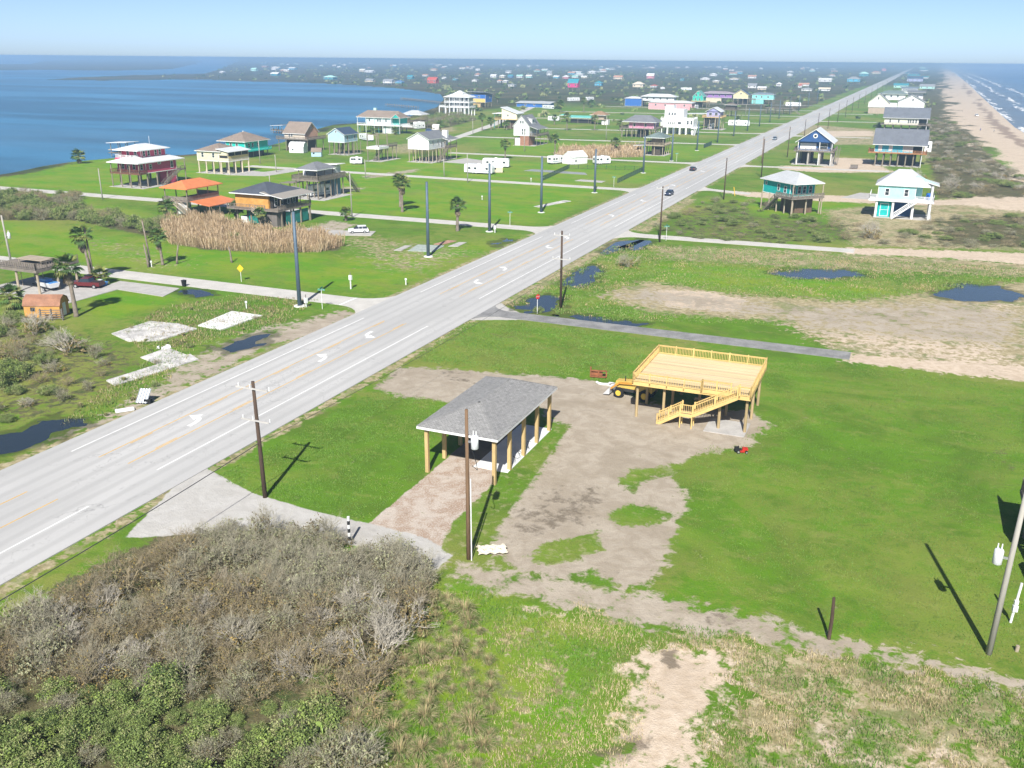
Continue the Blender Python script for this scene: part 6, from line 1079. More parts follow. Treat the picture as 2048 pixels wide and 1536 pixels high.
def mailbox(label, x, y, name='utility_box', h_=1.7): t_ = thing(name, label, 'utility box', (x, y, 0), rnd.uniform(-.4, .4)); MB().box(-.09, .09, -.09, .09, 0, h_).obj('post', INS, t_); MB().box(-.24, .24, -.2, .2, h_-.1, h_+.75).obj('box', TRIM, t_); MB().box(-.04, .04, -.04, .04, h_+.75, h_+1.3).obj('vent', mat('grey_boards', ()), t_)
mailbox('white utility box on a post in the lawn left of the road', -86.6, 134.7); mailbox('white utility box at the foot of the first steel pole', -86.4, 121, h_=.8); mailbox('white utility box beside the third steel pole', -86.3, 196.4, h_=.9)
for x, y, lb in ((-79.4, 141.4, 'short white marker stub in grass near the road edge'), (-94.6, 116.4, 'small white stub by the pale broken slabs'), (-113.9, 288.7, 'short white marker stub near the third side street'), (-110.9, 243.2, 'short white marker stub in the wide green lawn'), (-130.6, 134.2, 'short white box stub at the dead palm trunks')): tag(MB().tube([(0, 0, 0), (0, 0, .8), (0, 0, .9), (0, 0, 1.2)], [.09, .09, .2, .18], 8).obj('marker_stub', TRIM), lb, 'marker').location = (x, y, 0)
t_ = thing('trash_can', 'black lidded trash can beside the first side street', 'trash can', (-114, 124.2, 0)); MB().solid([(-.25, -.25, .05), (.25, -.25, .05), (.25, .25, .05), (-.25, .25, .05)], [(-.32, -.32, 1.05), (.32, -.32, 1.05), (.32, .32, 1.05), (-.32, .32, 1.05)]).obj('bin', TYRE, t_); MB().box(-.34, .34, -.36, .34, 1.05, 1.14).obj('lid', TYRE, t_)
t_ = thing('portable_bin', 'dark tall bin by the leaning palm at the drive', 'bin', (-128.9, 117.6, 0)); MB().box(-.6, .6, -.5, .5, 0, 1.9).obj('bin', mat('dark_bin', (.04, .045, .05)), t_); MB().box(-.64, .64, -.54, .54, 1.9, 2.0).obj('lid', TYRE, t_)
t_ = thing('red_buoy', 'red plastic buoy at the foot of the bare palm trunk', 'buoy', (-130.2, 120.2, 0)); fixn(MB().tube([(0, 0, 0), (0, 0, .2), (0, 0, 1.1), (0, 0, 1.8)], [.6, .75, .6, .12], 12).obj('float', mat('buoy_red', (.6, .06, .06), .5), t_, True)); MB().tube([(0, 0, 1.8), (0, 0, 2.2)], .04, 5).obj('ring', RIM, t_)
t_ = thing('blue_paddle_boat', 'small blue plastic boat on grass beside the fan palm', 'boat', (-127.4, 118.6, 0), .3); fixn(MB().solid([(-.9, -.35, .1), (.9, -.3, .1), (.9, .3, .1), (-.9, .35, .1)], [(-1.1, -.55, .8), (1.2, -.4, .7), (1.2, .4, .7), (-1.1, .55, .8)]).obj('hull', paint('skyblue', ()), t_)); MB().box(-.4, .2, -.3, .3, .8, 1.1).obj('seat', TRIM, t_)
# ---- slabs, pads and debris
OLD = mat('bleached_slab', (.66, .65, .62), .9, .16, .5); OLD2 = mat('mottled_slab', (.50, .48, .45), .9, .45, .55)
def pad(label, poly, m_, z=.06, name='concrete_slab'): return tag(sheet(name, poly, z, m_, .2), label, 'slab')
pad('mottled broken white slab in weeds left of the road', [(-103, 96.5), (-98, 94.6), (-94.4, 96.6), (-93.6, 103.6), (-98, 104.6), (-102.8, 104)], OLD2, .12); pad('clean white foundation slab right of the mottled one', [(-94.6, 105), (-90, 104.6), (-89.4, 113.6), (-95.4, 113.8)], OLD, .14)
pad('small grey broken slab near the roadside track', [(-91, 89.5), (-86.4, 88), (-85.4, 92.6), (-90.8, 94.4)], OLD2, .1); pad('long narrow grey slab beside the roadside dirt track', [(-88, 80.6), (-85.6, 79.6), (-83.4, 92), (-86, 93.4)], OLD2, .09); pad('grey concrete parking pad behind the trash can', [(-126.6, 117.8), (-112, 116.8), (-113.6, 122.6), (-127, 122.6)], CONC, .07); pad('white pad beneath the parked white car', [(-120.4, 177), (-110, 180.5), (-112, 186), (-122, 182.6)], CONC, .07); pad('pale pad left of the parked white car', [(-128, 176), (-121, 179), (-124, 185), (-130, 182)], CONC, .06)
pad('grey green broken slab behind the second steel pole', [(-94, 168.6), (-88.8, 170), (-89.6, 177), (-95.4, 175.6)], mat('greenish_slab', (.33, .37, .33), .9, .3), .07); pad('reddish brick slab beside the grey green slab', [(-92.6, 177.6), (-90.8, 177.4), (-89.6, 183), (-91.8, 183)], mat('brick_slab', (.38, .22, .16), .9, .3), .08); pad('narrow pale slab right of the brick slab', [(-88.6, 176.6), (-86.6, 177.4), (-87, 182.6), (-88.6, 182)], CONC, .07); pad('thin pale slab strip left of the grey green slab', [(-97, 168), (-95.4, 168.4), (-96, 174), (-97.4, 173.6)], CONC, .06)
pad('broken grey slab strip in lawn near the third steel pole', [(-93, 238), (-91, 237), (-87, 252), (-89.4, 253)], OLD2, .07); pad('grey concrete pad between the two turquoise beach houses', [(-17, 294), (-8.6, 294), (-7, 308), (-12.4, 308.6)], CONC, .07); pad('grey drive beside the white gable house', [(-168, 330), (-146, 327), (-146, 338), (-166, 348)], CONC, .05); pad('pale drive at the cream house', [(-214, 258.6), (-200, 262), (-199, 284), (-206, 284), (-208, 272), (-214, 271)], CONC, .05)
pad('asphalt pad near the fenced lot', [(-128, 317), (-103, 315), (-106, 321), (-127, 323)], mat('wet_pad', (.27, .28, .27), .4), .05); pad('flat concrete pad inside the mesh fence', [(-101.6, 297), (-92, 296.4), (-92, 301), (-101, 301.6)], CONC, .06)
t_ = thing('fallen_roof_panel', 'bent corrugated metal panel with debris at the left road edge', 'metal panel', (-78.3, 76.6, 0), .3)
b = MB()
for k in range(9): b.quad((-.7+k*.16, -.6, .1+.05*(k % 2)), (-.54+k*.16, -.6, .1+.05*((k+1) % 2)), (-.34+k*.16, .5, 1.5+.05*((k+1) % 2)), (-.5+k*.16, .5, 1.5+.05*(k % 2)))
b.obj('sheet', mat('galvanised', (.27, .29, .31), .45, .15, 2, .4, .4), t_); MB().box(.3, 1.1, -.5, .1, 0, .5).obj('dark_box', TYRE, t_); MB().bar((-.6, -.6, .1), (-.3, .6, 1.3), .07).obj('brace', RIM, t_)
tag(MB().box(-1., 1., -.35, .35, 0, .22).obj('white_board', TRIM), 'white board lying at the left road edge', 'board').location = (-78.2, 73.6, 0); bpy.data.objects['white_board'].rotation_euler = (0, 0, .9)
t_ = thing('rubble_heap', 'heap of white broken concrete in weeds below the mottled slab', 'rubble', (-91, 97.2-3, 0))
for k in range(7): b = MB(); b.solid([(rnd.uniform(-.2, .0), -.2, 0), (.25, -.15, 0), (.2, .25, 0), (-.2, .2, 0)], [(-.15, -.1, .35), (.15, -.12, .4), (.12, .15, .3), (-.1, .12, .38)]); o = b.obj('chunk', OLD, t_); o.location = (rnd.uniform(-.9, .9), rnd.uniform(-.6, .6), 0); o.rotation_euler = (0, 0, k)
t_ = thing('pallet_rack', 'dark wooden pallet rack in front of the orange shed', 'rack', (-116.8, 98.6, 0), .5)
for k in range(5): MB().box(-1.8, 1.8, -.4+k*.06, -.34+k*.06, .3+k*.3, .42+k*.3).obj('board', mat('grey_boards', ()), t_)
for x in (-1.6, 0, 1.6): MB().box(x-.06, x+.06, -.36, .0, 0, 1.8).obj('upright', mat('grey_boards', ()), t_)
t_ = thing('trash_cage', 'grey slatted trash cage on the street by the azure house', 'bin', (-18.6, 380.6, 0)); MB().box(-1.3, 1.3, -.9, .9, .2, 1.5).obj('cage', mat('grey_boards', ()), t_); MB().box(-1.4, 1.4, -1, 1, 1.5, 1.6).obj('lid', PILEW, t_)
# ---- dark mesh fence round the lot
FM = mat('fence_mesh', (.03, .06, .04), .8); t_ = thing('mesh_fence', 'dark green mesh fence around the small lot by the third side street', 'fence', (0, 0, 0))
for (xa, ya), (xb, yb) in (((-111, 290.2), (-115.7, 331.8)), ((-115.7, 331.8), (-88.8, 337)), ((-88.8, 337), (-86.9, 297))):
    n = int(math.hypot(xb-xa, yb-ya)/3.2)
    for k in range(n): f0, f1 = k/n, (k+1)/n; b = MB(); b.box(-.05, .05, -.05, .05, 0, 1.6); o = b.obj('fence_post', FM, t_); o.location = (xa+(xb-xa)*f0, ya+(yb-ya)*f0, 0)
    b = MB()
    L = math.hypot(xb-xa, yb-ya)
    for k in range(int(L/.3)): f_ = k/int(L/.3); x, y = xa+(xb-xa)*f_, ya+(yb-ya)*f_; b.box(x-.022, x+.022, y-.022, y+.022, .1, 1.5)
    b.bar((xa, ya, 1.5), (xb, yb, 1.5), .06); b.bar((xa, ya, .15), (xb, yb, .15), .06); b.obj('mesh_panel', FM, t_)['kind'] = 'stuff'
t_ = thing('low_wire_fence', 'low dark fence panel beside the road near the fourth street', 'fence', (-88, 440, 0)); b = MB(); [b.box(-.025, .025, k*.3-.025, k*.3+.025, .1, 1.8) for k in range(61)]; b.bar((0, 0, 1.8), (0, 18, 1.8), .06).bar((0, 0, .2), (0, 18, .2), .06); b.obj('mesh_panel', FM, t_)['kind'] = 'stuff'
for k in range(5): MB().box(-.07, .07, k*4.5-.05, k*4.5+.05, 0, 2).obj('fence_post', FM, t_)
# ---- piers and boathouses on the bay
def pier(label, a, b_, w=2., name='pier'):
    t_ = thing(name, label, 'pier', (a[0], a[1], 0)); d = Vector((b_[0]-a[0], b_[1]-a[1], 0)); L = d.length; n = max(4, int(L/4)); t_.rotation_euler = (0, 0, math.atan2(d.y, d.x)); MB().box(0, L, -w/2, w/2, .9, 1.1).obj('walkway', DECKW, t_)
    me = shared('pierpost', lambda: MB().tube([(0, 0, -2.5), (0, 0, 1.9)], .16, 6).mesh('piling', PILE))
    for k in range(n+1):
        for s_ in (-1, 1): link('piling', me, t_, (L*k/n, s_*w/2, 0))
pier('long wooden pier reaching into the bay left of the white mansion', (-380, 765), (-470, 840), 2.4); pier('short ruined pier below the long one', (-372, 690), (-418, 720), 2.); pier('wooden pier behind the peach gable house', (-276, 400), (-322, 432), 3.)
h = House('boat_house', 'white flat roofed boat shelter on pilings in the bay behind the red house', -290, 292, cat='boathouse'); h.stilts([-8, -4, 0], [0, 5], 5., .3); h.deck(-9, 1, -.6, 5.6, 1.2); h.deck(-9, 1, -.6, 5.6, 2.4, PILEW); h.shed(-9.4, 1.4, -1, 6, 5, 5.5, ROOFM, 'x')
h = House('boat_lift', 'small grey roofed boat lift at the pier behind the peach house', -312, 426, cat='boathouse'); h.stilts([-6, 0], [0, 5], 3.4, .3); h.shed(-7, 1, -1, 6, 3.4, 3.9, DECKW, 'x'); h.deck(-6.6, .6, -.4, 5.4, 1.)
# ---- people on the beach: one continuous skinned body each
def person(label, x, y, rz, top, legs, pose):
    P = {'pel': (0, 0, .95), 'che': (0, 0, 1.35), 'nec': (0, 0, 1.52), 'hea': (0, .02, 1.68), 'htop': (0, .02, 1.8), 'ls': (-.19, 0, 1.42), 'le': (-.27, .02+pose*.08, 1.15), 'lh': (-.26, .1+pose*.1, .88), 'rs': (.19, 0, 1.42), 're': (.27, .02-pose*.08, 1.15), 'rh': (.26, .05-pose*.1, .88), 'lk': (-.1, .05+pose*.16, .5), 'lf': (-.1, pose*.22, .07), 'lt': (-.1, pose*.22+.16, .04), 'rk': (.1, .05-pose*.12, .5), 'rf': (.1, -pose*.22, .07), 'rt': (.1, -pose*.22+.16, .04), 'lhip': (-.1, 0, .9), 'rhip': (.1, 0, .9)}
    E_ = [('pel', 'che'), ('che', 'nec'), ('nec', 'hea'), ('hea', 'htop'), ('che', 'ls'), ('ls', 'le'), ('le', 'lh'), ('che', 'rs'), ('rs', 're'), ('re', 'rh'), ('pel', 'lhip'), ('lhip', 'lk'), ('lk', 'lf'), ('lf', 'lt'), ('pel', 'rhip'), ('rhip', 'rk'), ('rk', 'rf'), ('rf', 'rt')]
    Rr = dict(pel=.15, che=.16, nec=.06, hea=.1, htop=.07, ls=.07, le=.05, lh=.04, rs=.07, re=.05, rh=.04, lk=.065, lf=.045, lt=.03, rk=.065, rf=.045, rt=.03, lhip=.1, rhip=.1)
    ks = list(P); me = bpy.data.meshes.new('body'); me.from_pydata([P[k] for k in ks], [(ks.index(a), ks.index(b_)) for a, b_ in E_], [])
    o = bpy.data.objects.new('person', me); col.objects.link(o); md = o.modifiers.new('skin', 'SKIN'); sk = me.skin_vertices[0].data if me.skin_vertices else None
    if sk is None: 
        bpy.context.view_layer.objects.active = o; bpy.ops.mesh.customdata_skin_add(); sk = me.skin_vertices[0].data
    for i, k in enumerate(ks): sk[i].radius = (Rr[k], Rr[k]); sk[i].use_root = (k == 'pel')
    sub = o.modifiers.new('sub', 'SUBSURF'); sub.levels = sub.render_levels = 1
    t = NT('person_cloth'); s = t.n('ShaderNodeSeparateXYZ'); tc = t.n('ShaderNodeTexCoord'); t.l(tc.outputs['Object'], s.inputs[0]); z = s.outputs[2]; n_ = t.noise(6, 2)
    c = t.mix(t.step(z, .92, .96), legs, top); c = t.mix(t.step(z, 1.5, 1.53), c, (.4, .24, .17)); c = t.mix(t.step(z, 1.73, 1.75), c, (.05, .035, .025)); c = t.mix(t.math('MULTIPLY', n_, .25), c, (.1, .1, .1)); me.materials.append(t.fin(c, .9, .2))
    o.location = (x, y, .0); o.rotation_euler = (0, 0, R(rz)); tag(o, label, 'person'); return o
for a in (('person in blue shirt walking on the beach below the sand track', 37.2, 634.2, 40, (.06, .1, .3), (.05, .05, .08), .9), ('person in grey shirt walking nearest the water on the beach', 44.1, 627.2, 200, (.3, .3, .3), (.08, .07, .06), .6), ('person in dark clothes standing far up the beach', 35.9, 879.9, 90, (.08, .07, .07), (.06, .06, .07), .2)): person(*a)
Z_THICKET = [(-50.3, 29.9), (-51.5, 35.1), (-51.7, 41.6), (-52.1, 51.2), (-48.7, 54.6), (-44.3, 56.2), (-38.3, 57.5), (-31.3, 56.2), (-29.1, 53.9), (-27.9, 49.5), (-28.4, 45.4), (-22.7, 32.2), (-42.3, 23.8)]
Z_GREEN = [(-51.2, 30.5), (-41.7, 36.2), (-34.2, 38.1), (-28.4, 38.3), (-22.5, 32.3), (-42.3, 23.8)]
Z_TUSS = [(-31.5, 42.3), (-27.7, 49.2), (-28.7, 54.1), (-23.4, 50.7), (-19.1, 44.4), (-16.9, 34.7), (-23.9, 31.7)]
Z_RIM = [(-51.5, 53.5), (-44.6, 56.6), (-31.3, 56.6), (-28.7, 53.4), (-32.4, 48.2), (-39.7, 47.5), (-47.4, 50.0)]
Z_LEFT = [(-136.1, 99.8), (-114.5, 95.1), (-102.2, 90.9), (-94.2, 87.0), (-87.5, 79.1), (-87.1, 73.5), (-87.3, 64.8), (-87.7, 61.5)]
Z_HEDGE = [(-245.1, 190.9), (-218.3, 198.3), (-193.8, 177.7), (-158.2, 169.8), (-152.4, 160.2), (-186.3, 168.2), (-205.7, 158.9)]
Z_REED = [(-161.7, 170.4), (-157.9, 183.5), (-143.5, 176.8), (-129.1, 172.7), (-121.0, 176.5), (-108.8, 167.8), (-109.6, 159.6), (-118.0, 153.9), (-129.9, 153.0), (-143.0, 152.9)]
Z_REED2 = [(-144.2, 400.2), (-114.8, 427.2), (-101.7, 387.1), (-131.0, 358.1)]
Z_DUNE = [(5.4, 773.9), (21.1, 762.1), (30.1, 513.8), (33.2, 411.6), (41.7, 329.8), (40.1, 314.8), (8.9, 304.1), (7.8, 408.7), (6.7, 544.5)]
Z_GSCRUB = [(-54.9, 217.5), (-53.1, 266.0), (-39.6, 278.1), (-32.8, 250.9), (-7.8, 248.0), (-5.6, 224.3), (-29.7, 207.6), (-48.2, 209.7)]
Z_DUNE2 = [(7.2, 261.2), (37.4, 289.5), (31.0, 228.6), (-3.2, 218.8)]
Z_SHORE = [(-291.2, 481.9), (-322.7, 649.8), (-269.8, 588.5), (-250.9, 505.0), (-267.4, 463.5)]
Z_FG = [(-29.7, 52.9), (-24.3, 56.4), (-13.3, 59.3), (0.8, 59.3), (13.0, 59.3), (11.7, 47.0), (-22.5, 32.3), (-27.2, 44.7)]
Z_LAWNR = [(-15.7, 93.4), (-10.6, 102.2), (-14.4, 124.1), (-3.5, 125.9), (19.9, 124.1), (13.3, 61.7), (0.7, 60.5), (-10.5, 63.6), (-16.5, 80.7)]
Z_LAWNC = [(-57.2, 62.2), (-55.7, 93.3), (-46.2, 90.6), (-39.5, 73.1), (-39.2, 61.7)]
Z_LAWNB = [(-57.8, 103.4), (-59.1, 123.3), (-50.1, 127.4), (-30.8, 125.8), (-28.3, 106.6), (-45.0, 104.1)]
Z_WEEDS = [(-103.5, 98.6), (-106.8, 111.5), (-102.0, 122.8), (-87.1, 125.9), (-83.9, 110.5), (-87.8, 97.4), (-80.3, 82.3), (-78.6, 70.3), (-81.4, 67.4), (-86.1, 77.7), (-89.1, 89.3)]
Z_PASTURE = [(-57.8, 135.6), (-56.3, 197.0), (-28.6, 200.6), (28.5, 205.2), (21.0, 134.1), (-14.7, 141.9), (-40.7, 133.2)]
# ============================================================ VEGETATION
def leafm(name, c, var=.3, rough=.75):
    t = NT(name); n = t.noise(2.2, 3); n2 = t.noise(23, 1)
    f = t.step(t.math('ADD', t.math('MULTIPLY', n, .6), t.math('MULTIPLY', n2, .4)), .32, .68)
    col_ = t.mix(f, tuple(x*(1-var) for x in c), tuple(x*(1+var) for x in c))
    m_ = t.fin(col_, rough, .2); 
    return m_
LG = [leafm('leaf_bright', (.22, .29, .07)), leafm('leaf_mid', (.165, .22, .065)), leafm('leaf_olive', (.25, .265, .11)), leafm('leaf_dark', (.07, .105, .035))]
LGREY = [leafm('leaf_grey_green', (.225, .23, .12)), leafm('leaf_sage', (.28, .28, .165)), leafm('leaf_brownish', (.14, .11, .055))]
LBRN = [leafm('leaf_russet', (.235, .18, .085)), leafm('leaf_umber', (.17, .14, .065)), leafm('leaf_ochre', (.30, .215, .07)), leafm('leaf_khaki', (.225, .21, .095))]
TWIG = leafm('twig_grey', (.31, .285, .205), .3, .9); TWIGB = leafm('twig_brown', (.26, .215, .135), .35, .9); TWIGW = leafm('twig_bleached', (.385, .35, .285), .25, .9)
STRAW = [leafm('straw_pale', (.46, .38, .22)), leafm('straw_tan', (.36, .29, .15)), leafm('straw_green', (.20, .235, .08))]
REED = [leafm('reed_tan', (.42, .30, .17)), leafm('reed_pale', (.52, .40, .26)), leafm('reed_brown', (.27, .185, .10))]
BLADE = [leafm('grass_blade_a', (.095, .19, .025)), leafm('grass_blade_b', (.13, .235, .04)), leafm('grass_blade_c', (.165, .215, .05))]
def leaves(b, rs, n, R_, H_, size, nm, clumps=22, flat=.75, base=.08):
    cs = []
    for k in range(clumps):
        a = rs.uniform(0, 6.283); e = math.acos(rs.uniform(.0, 1)); rr_ = rs.uniform(.45, .95)
        cs.append((math.cos(a)*math.sin(e)*R_*rr_, math.sin(a)*math.sin(e)*R_*rr_, base*H_+math.cos(e)*H_*.82*rr_+.08*H_, rs.uniform(.16, .34)*R_, rs.randrange(nm)))
    for i in range(n):
        c = rs.choice(cs); g = lambda: rs.gauss(0, .5)
        p = Vector((c[0]+g()*c[3], c[1]+g()*c[3], max(.04, c[2]+g()*c[3]*flat)))
        d = Vector((rs.gauss(0, 1), rs.gauss(0, 1), rs.gauss(.5, .7))).normalized(); s_ = d.orthogonal().normalized(); u = d.cross(s_); an = rs.uniform(0, 6.28)
        s2 = s_*math.cos(an)+u*math.sin(an); u2 = d.cross(s2); z_ = size*rs.uniform(.6, 1.4)
        b.quad(tuple(p-s2*z_*.5), tuple(p+u2*z_*.28), tuple(p+s2*z_*.6), tuple(p-u2*z_*.28), c[4] if rs.random() < .75 else rs.randrange(nm))
def branches(b, rs, R_, H_, stems=7, depth=3, r0=.035, droop=0., lean=0., mi=0):
    def grow(p, d, L, r, lv):
        q = p+d*L*.5+Vector((rs.gauss(0, .04), rs.gauss(0, .04), rs.gauss(0, .03)))*L*2; e = q+(d+Vector((rs.gauss(0, .18), rs.gauss(0, .18), rs.gauss(0, .12)-droop))).normalized()*L*.5
        b.tube([tuple(p), tuple(q), tuple(e)], [r, r*.8, r*.55], 3, mi, False)
        if lv > 0:
            for k in range(rs.choice((2, 3, 3))):
                nd = (d+Vector((rs.gauss(0, .5), rs.gauss(0, .5), rs.gauss(.05, .32)))).normalized(); grow(q.lerp(e, rs.uniform(.2, 1)), nd, L*rs.uniform(.55, .8), r*.6, lv-1)
    for k in range(stems):
        a = rs.uniform(0, 6.28); t_ = rs.uniform(.15, 1.); d = Vector((math.cos(a)*t_*R_/H_*.9+lean, math.sin(a)*t_*R_/H_*.9, 1)).normalized()
        grow(Vector((math.cos(a)*.12, math.sin(a)*.12, 0)), d, H_*rs.uniform(.36, .5), r0*rs.uniform(.7, 1.2), depth)
def blades(b, rs, n, R_, H_, w, nm, spread=.9, seg=2):
    for i in range(n):
        a = rs.uniform(0, 6.28); r_ = R_*math.sqrt(rs.random())*.45; x, y = math.cos(a)*r_, math.sin(a)*r_; L = H_*rs.uniform(.6, 1.1); t_ = rs.uniform(.1, 1)*spread; a2 = a+rs.gauss(0, .5)
        dx, dy = math.cos(a2)*t_, math.sin(a2)*t_; sx, sy_ = -math.sin(a2)*w/2, math.cos(a2)*w/2; m_ = rs.randrange(nm)
        p0, p1, p2 = (x, y, 0), (x+dx*L*.35, y+dy*L*.35, L*.62), (x+dx*L*.95, y+dy*L*.95, L*(.95-.45*t_))
        b.quad((p0[0]-sx, p0[1]-sy_, 0), (p0[0]+sx, p0[1]+sy_, 0), (p1[0]+sx*.8, p1[1]+sy_*.8, p1[2]), (p1[0]-sx*.8, p1[1]-sy_*.8, p1[2]), m_); b.tri((p1[0]-sx*.8, p1[1]-sy_*.8, p1[2]), (p1[0]+sx*.8, p1[1]+sy_*.8, p1[2]), p2, m_)
PROTO = {}
def proto(kind, i, fn):
    """two meshes: branches and foliage"""
    rs = random.Random(hash((kind, i)) % 1000 if False else sum(map(ord, kind))*7+i); PROTO.setdefault(kind, []).append(fn(rs))
for i in range(4):
    def f_green(rs):
        a, b = MB(), MB(); branches(a, rs, 1., 1.1, 6, 2, .03); leaves(b, rs, 5600, 1.1, 1.25, .085, 4, 46); return a.mesh('branches', TWIGB), b.mesh('foliage', LG)
    def f_sage(rs):
        a, b = MB(), MB(); branches(a, rs, .95, 1.3, 14, 4, .016); leaves(b, rs, 1500, .95, 1.35, .065, 3, 46); return a.mesh('branches', TWIG), b.mesh('foliage', LGREY)
    def f_bare(rs):
        a, b = MB(), MB(); branches(a, rs, 1.7, 1.25, 15, 4, .026, lean=rs.uniform(-.9, -.1)); leaves(b, rs, 500, .9, .8, .09, 4, 14); return a.mesh('branches', [TWIGW, TWIG, TWIGW][i % 3]), b.mesh('foliage', LBRN)
    def f_brown(rs):
        a, b = MB(), MB(); branches(a, rs, 1.3, 1.2, 17, 4, .016); leaves(b, rs, 520, 1.1, 1.0, .062, 4, 46); return a.mesh('branches', TWIGB), b.mesh('foliage', LBRN)
    def f_upright(rs):
        a, b = MB(), MB(); branches(a, rs, .75, 1.5, 20, 4, .016); leaves(b, rs, 700, .75, 1.5, .09, 3, 36, 1.2); return a.mesh('branches', TWIG), b.mesh('foliage', LGREY)
    def f_tuss(rs):
        a, b = MB(), MB(); blades(b, rs, 460, .6, .9, .022, 5, 1.1); blades(a, rs, 60, .3, 1.1, .02, 1, .6); return a.mesh('seed_stalks', STRAW[1]), b.mesh('blades', [STRAW[2], STRAW[0], BLADE[1], STRAW[2], STRAW[1]])
    for k_, f_ in (('green', f_green), ('sage', f_sage), ('bare', f_bare), ('brown', f_brown), ('upright', f_upright), ('tuss', f_tuss)): proto(k_, i, f_)
def inpoly(x, y, poly):
    c = False; n = len(poly)
    for i in range(n):
        (ax, ay), (bx_, by) = poly[i], poly[(i+1) % n]
        if (ay > y) != (by > y) and x < (bx_-ax)*(y-ay)/(by-ay)+ax: c = not c
    return c
def scatter(poly, spacing, rs, tries=12000, maxn=400):
    xs = [p[0] for p in poly]; ys_ = [p[1] for p in poly]; pts = []; cell = {}
    for _ in range(tries):
        x, y = rs.uniform(min(xs), max(xs)), rs.uniform(min(ys_), max(ys_))
        if not inpoly(x, y, poly): continue
        k = (int(x/spacing), int(y/spacing)); ok = True
        for i in (-1, 0, 1):
            for j in (-1, 0, 1):
                for (u, v) in cell.get((k[0]+i, k[1]+j), ()):
                    if (u-x)**2+(v-y)**2 < spacing*spacing: ok = False
        if ok:
            cell.setdefault(k, []).append((x, y)); pts.append((x, y))
            if len(pts) >= maxn: break
    return pts
PN = dict(green=('leafy_shrub', ('branches', 'foliage')), sage=('sage_shrub', ('branches', 'foliage')), bare=('bare_shrub', ('branches', 'foliage')), brown=('russet_shrub', ('branches', 'foliage')), upright=('upright_shrub', ('branches', 'foliage')), tuss=('grass_tussock', ('seed_stalks', 'blades')))
def shrub(kind, x, y, s_, label, group=None, sz=None, z=0.):
    nm, parts = PN[kind]; a, b = rnd.choice(PROTO[kind]); t_ = thing(nm, label, 'shrub' if kind != 'tuss' else 'grass tussock', (x, y, z-.02), rnd.uniform(0, 6.28), group); t_.scale = (s_, s_, s_*(sz or rnd.uniform(.85, 1.15)))
    link(parts[0], a, t_); link(parts[1], b, t_); return t_
vr = random.Random(21)
for x, y in scatter(Z_THICKET, 1.4, vr, 16000, 330):
    if x > 60: continue
    if inpoly(x, y, Z_GREEN): k, s_, lb = vr.choice(('green', 'green', 'green', 'sage')), vr.choice((.6, .9, 1.2, 1.5))*vr.uniform(.85, 1.15), 'rounded leafy shrub filling the bottom left corner'
    elif inpoly(x, y, Z_RIM): k, s_, lb = vr.choice(('upright', 'upright', 'upright', 'sage')), vr.uniform(1.2, 2.1), 'grey upright shrub along the road end of the near thicket'
    else: k, s_, lb = vr.choice(('brown', 'brown', 'brown', 'bare', 'bare', 'sage')), vr.choice((.7, 1.0, 1.4, 1.8, 2.3))*vr.uniform(.85, 1.15), 'brown twiggy shrub in the middle of the near thicket'
    lb = {'bare': 'bare branched shrub inside the near thicket', 'sage': 'pale sage shrub inside the near thicket'}.get(k, lb) if not inpoly(x, y, Z_RIM) or k == 'bare' else lb
    shrub(k, x, y, s_, lb, {'bare': 'bare shrubs of the near thicket', 'sage': 'sage shrubs of the near thicket', 'green': 'leafy shrubs of the bottom left corner', 'upright': 'grey upright shrubs of the near thicket', 'brown': 'brown shrubs of the near thicket'}[k] if lb != 'grey upright shrub along the road end of the near thicket' else 'grey upright shrubs of the near thicket')
for x, y in scatter(Z_TUSS, 1.1, vr, 9000, 120): shrub('tuss', x, y, vr.choice((.5, .7, .9, 1.3))*vr.uniform(.85, 1.2), 'pale grass tussock right of the near thicket', 'grass tussocks beside the near thicket')
shrub('green', -30.2, 41.6, .75, 'single bright green round bush among the straw tussocks')
for x, y, s_, lb in ((-38.3, 42.6, 1.9, 'large bleached branch tangle near the middle of the near thicket'), (-33.9, 46.4, 1.6, 'bleached branch tangle left of the straw tussocks'), (-43.5, 36.6, 1.7, 'bleached branch tangle above the bottom left bushes')): t_ = shrub('bare', x, y, s_, lb, sz=.8); t_.children[0].data = PROTO['bare'][2][0]
# prickly pear at the bottom edge
t_ = thing('prickly_pear', 'pale green prickly pear cactus at the bottom edge', 'cactus', (-27.3, 37.2, 0)); cm_ = leafm('cactus_green', (.26, .36, .09), .2, .5)
for k in range(13):
    a = k*2.4; r_ = .2+.05*k; o = fixn(MB().solid([(.16*math.cos(j*.7854), -.03, .22*math.sin(j*.7854)) for j in range(8)], [(.16*math.cos(j*.7854), .03, .22*math.sin(j*.7854)) for j in range(8)]).obj('pad', cm_, t_)); o.location = (math.cos(a)*r_*.6, math.sin(a)*r_*.6, .2+.36*(k % 4)*.8); o.rotation_euler = (vr.uniform(-.4, .4), vr.uniform(-.4, .4), a)
for x, y in scatter(Z_LEFT, 3.4, vr, 5000, 60):
    k = vr.choice(('green', 'brown', 'bare', 'green', 'sage', 'upright')); shrub(k, x, y, vr.uniform(.8, 1.7), {'green': 'green shrub', 'brown': 'brown shrub', 'bare': 'bare shrub', 'sage': 'sage shrub', 'upright': 'grey upright shrub'}[k]+' in the scrub at the left edge', f'{k} shrubs of the left edge scrub')
shrub('bare', -101.6, 87.4, 2.9, 'large silver grey leafless bush left of the road'); shrub('brown', -106.2, 82.4, 2.7, 'large orange brown bush at the left scrub'); shrub('bare', -113, 92, 2.6, 'silver leafless bush in front of the orange shed')
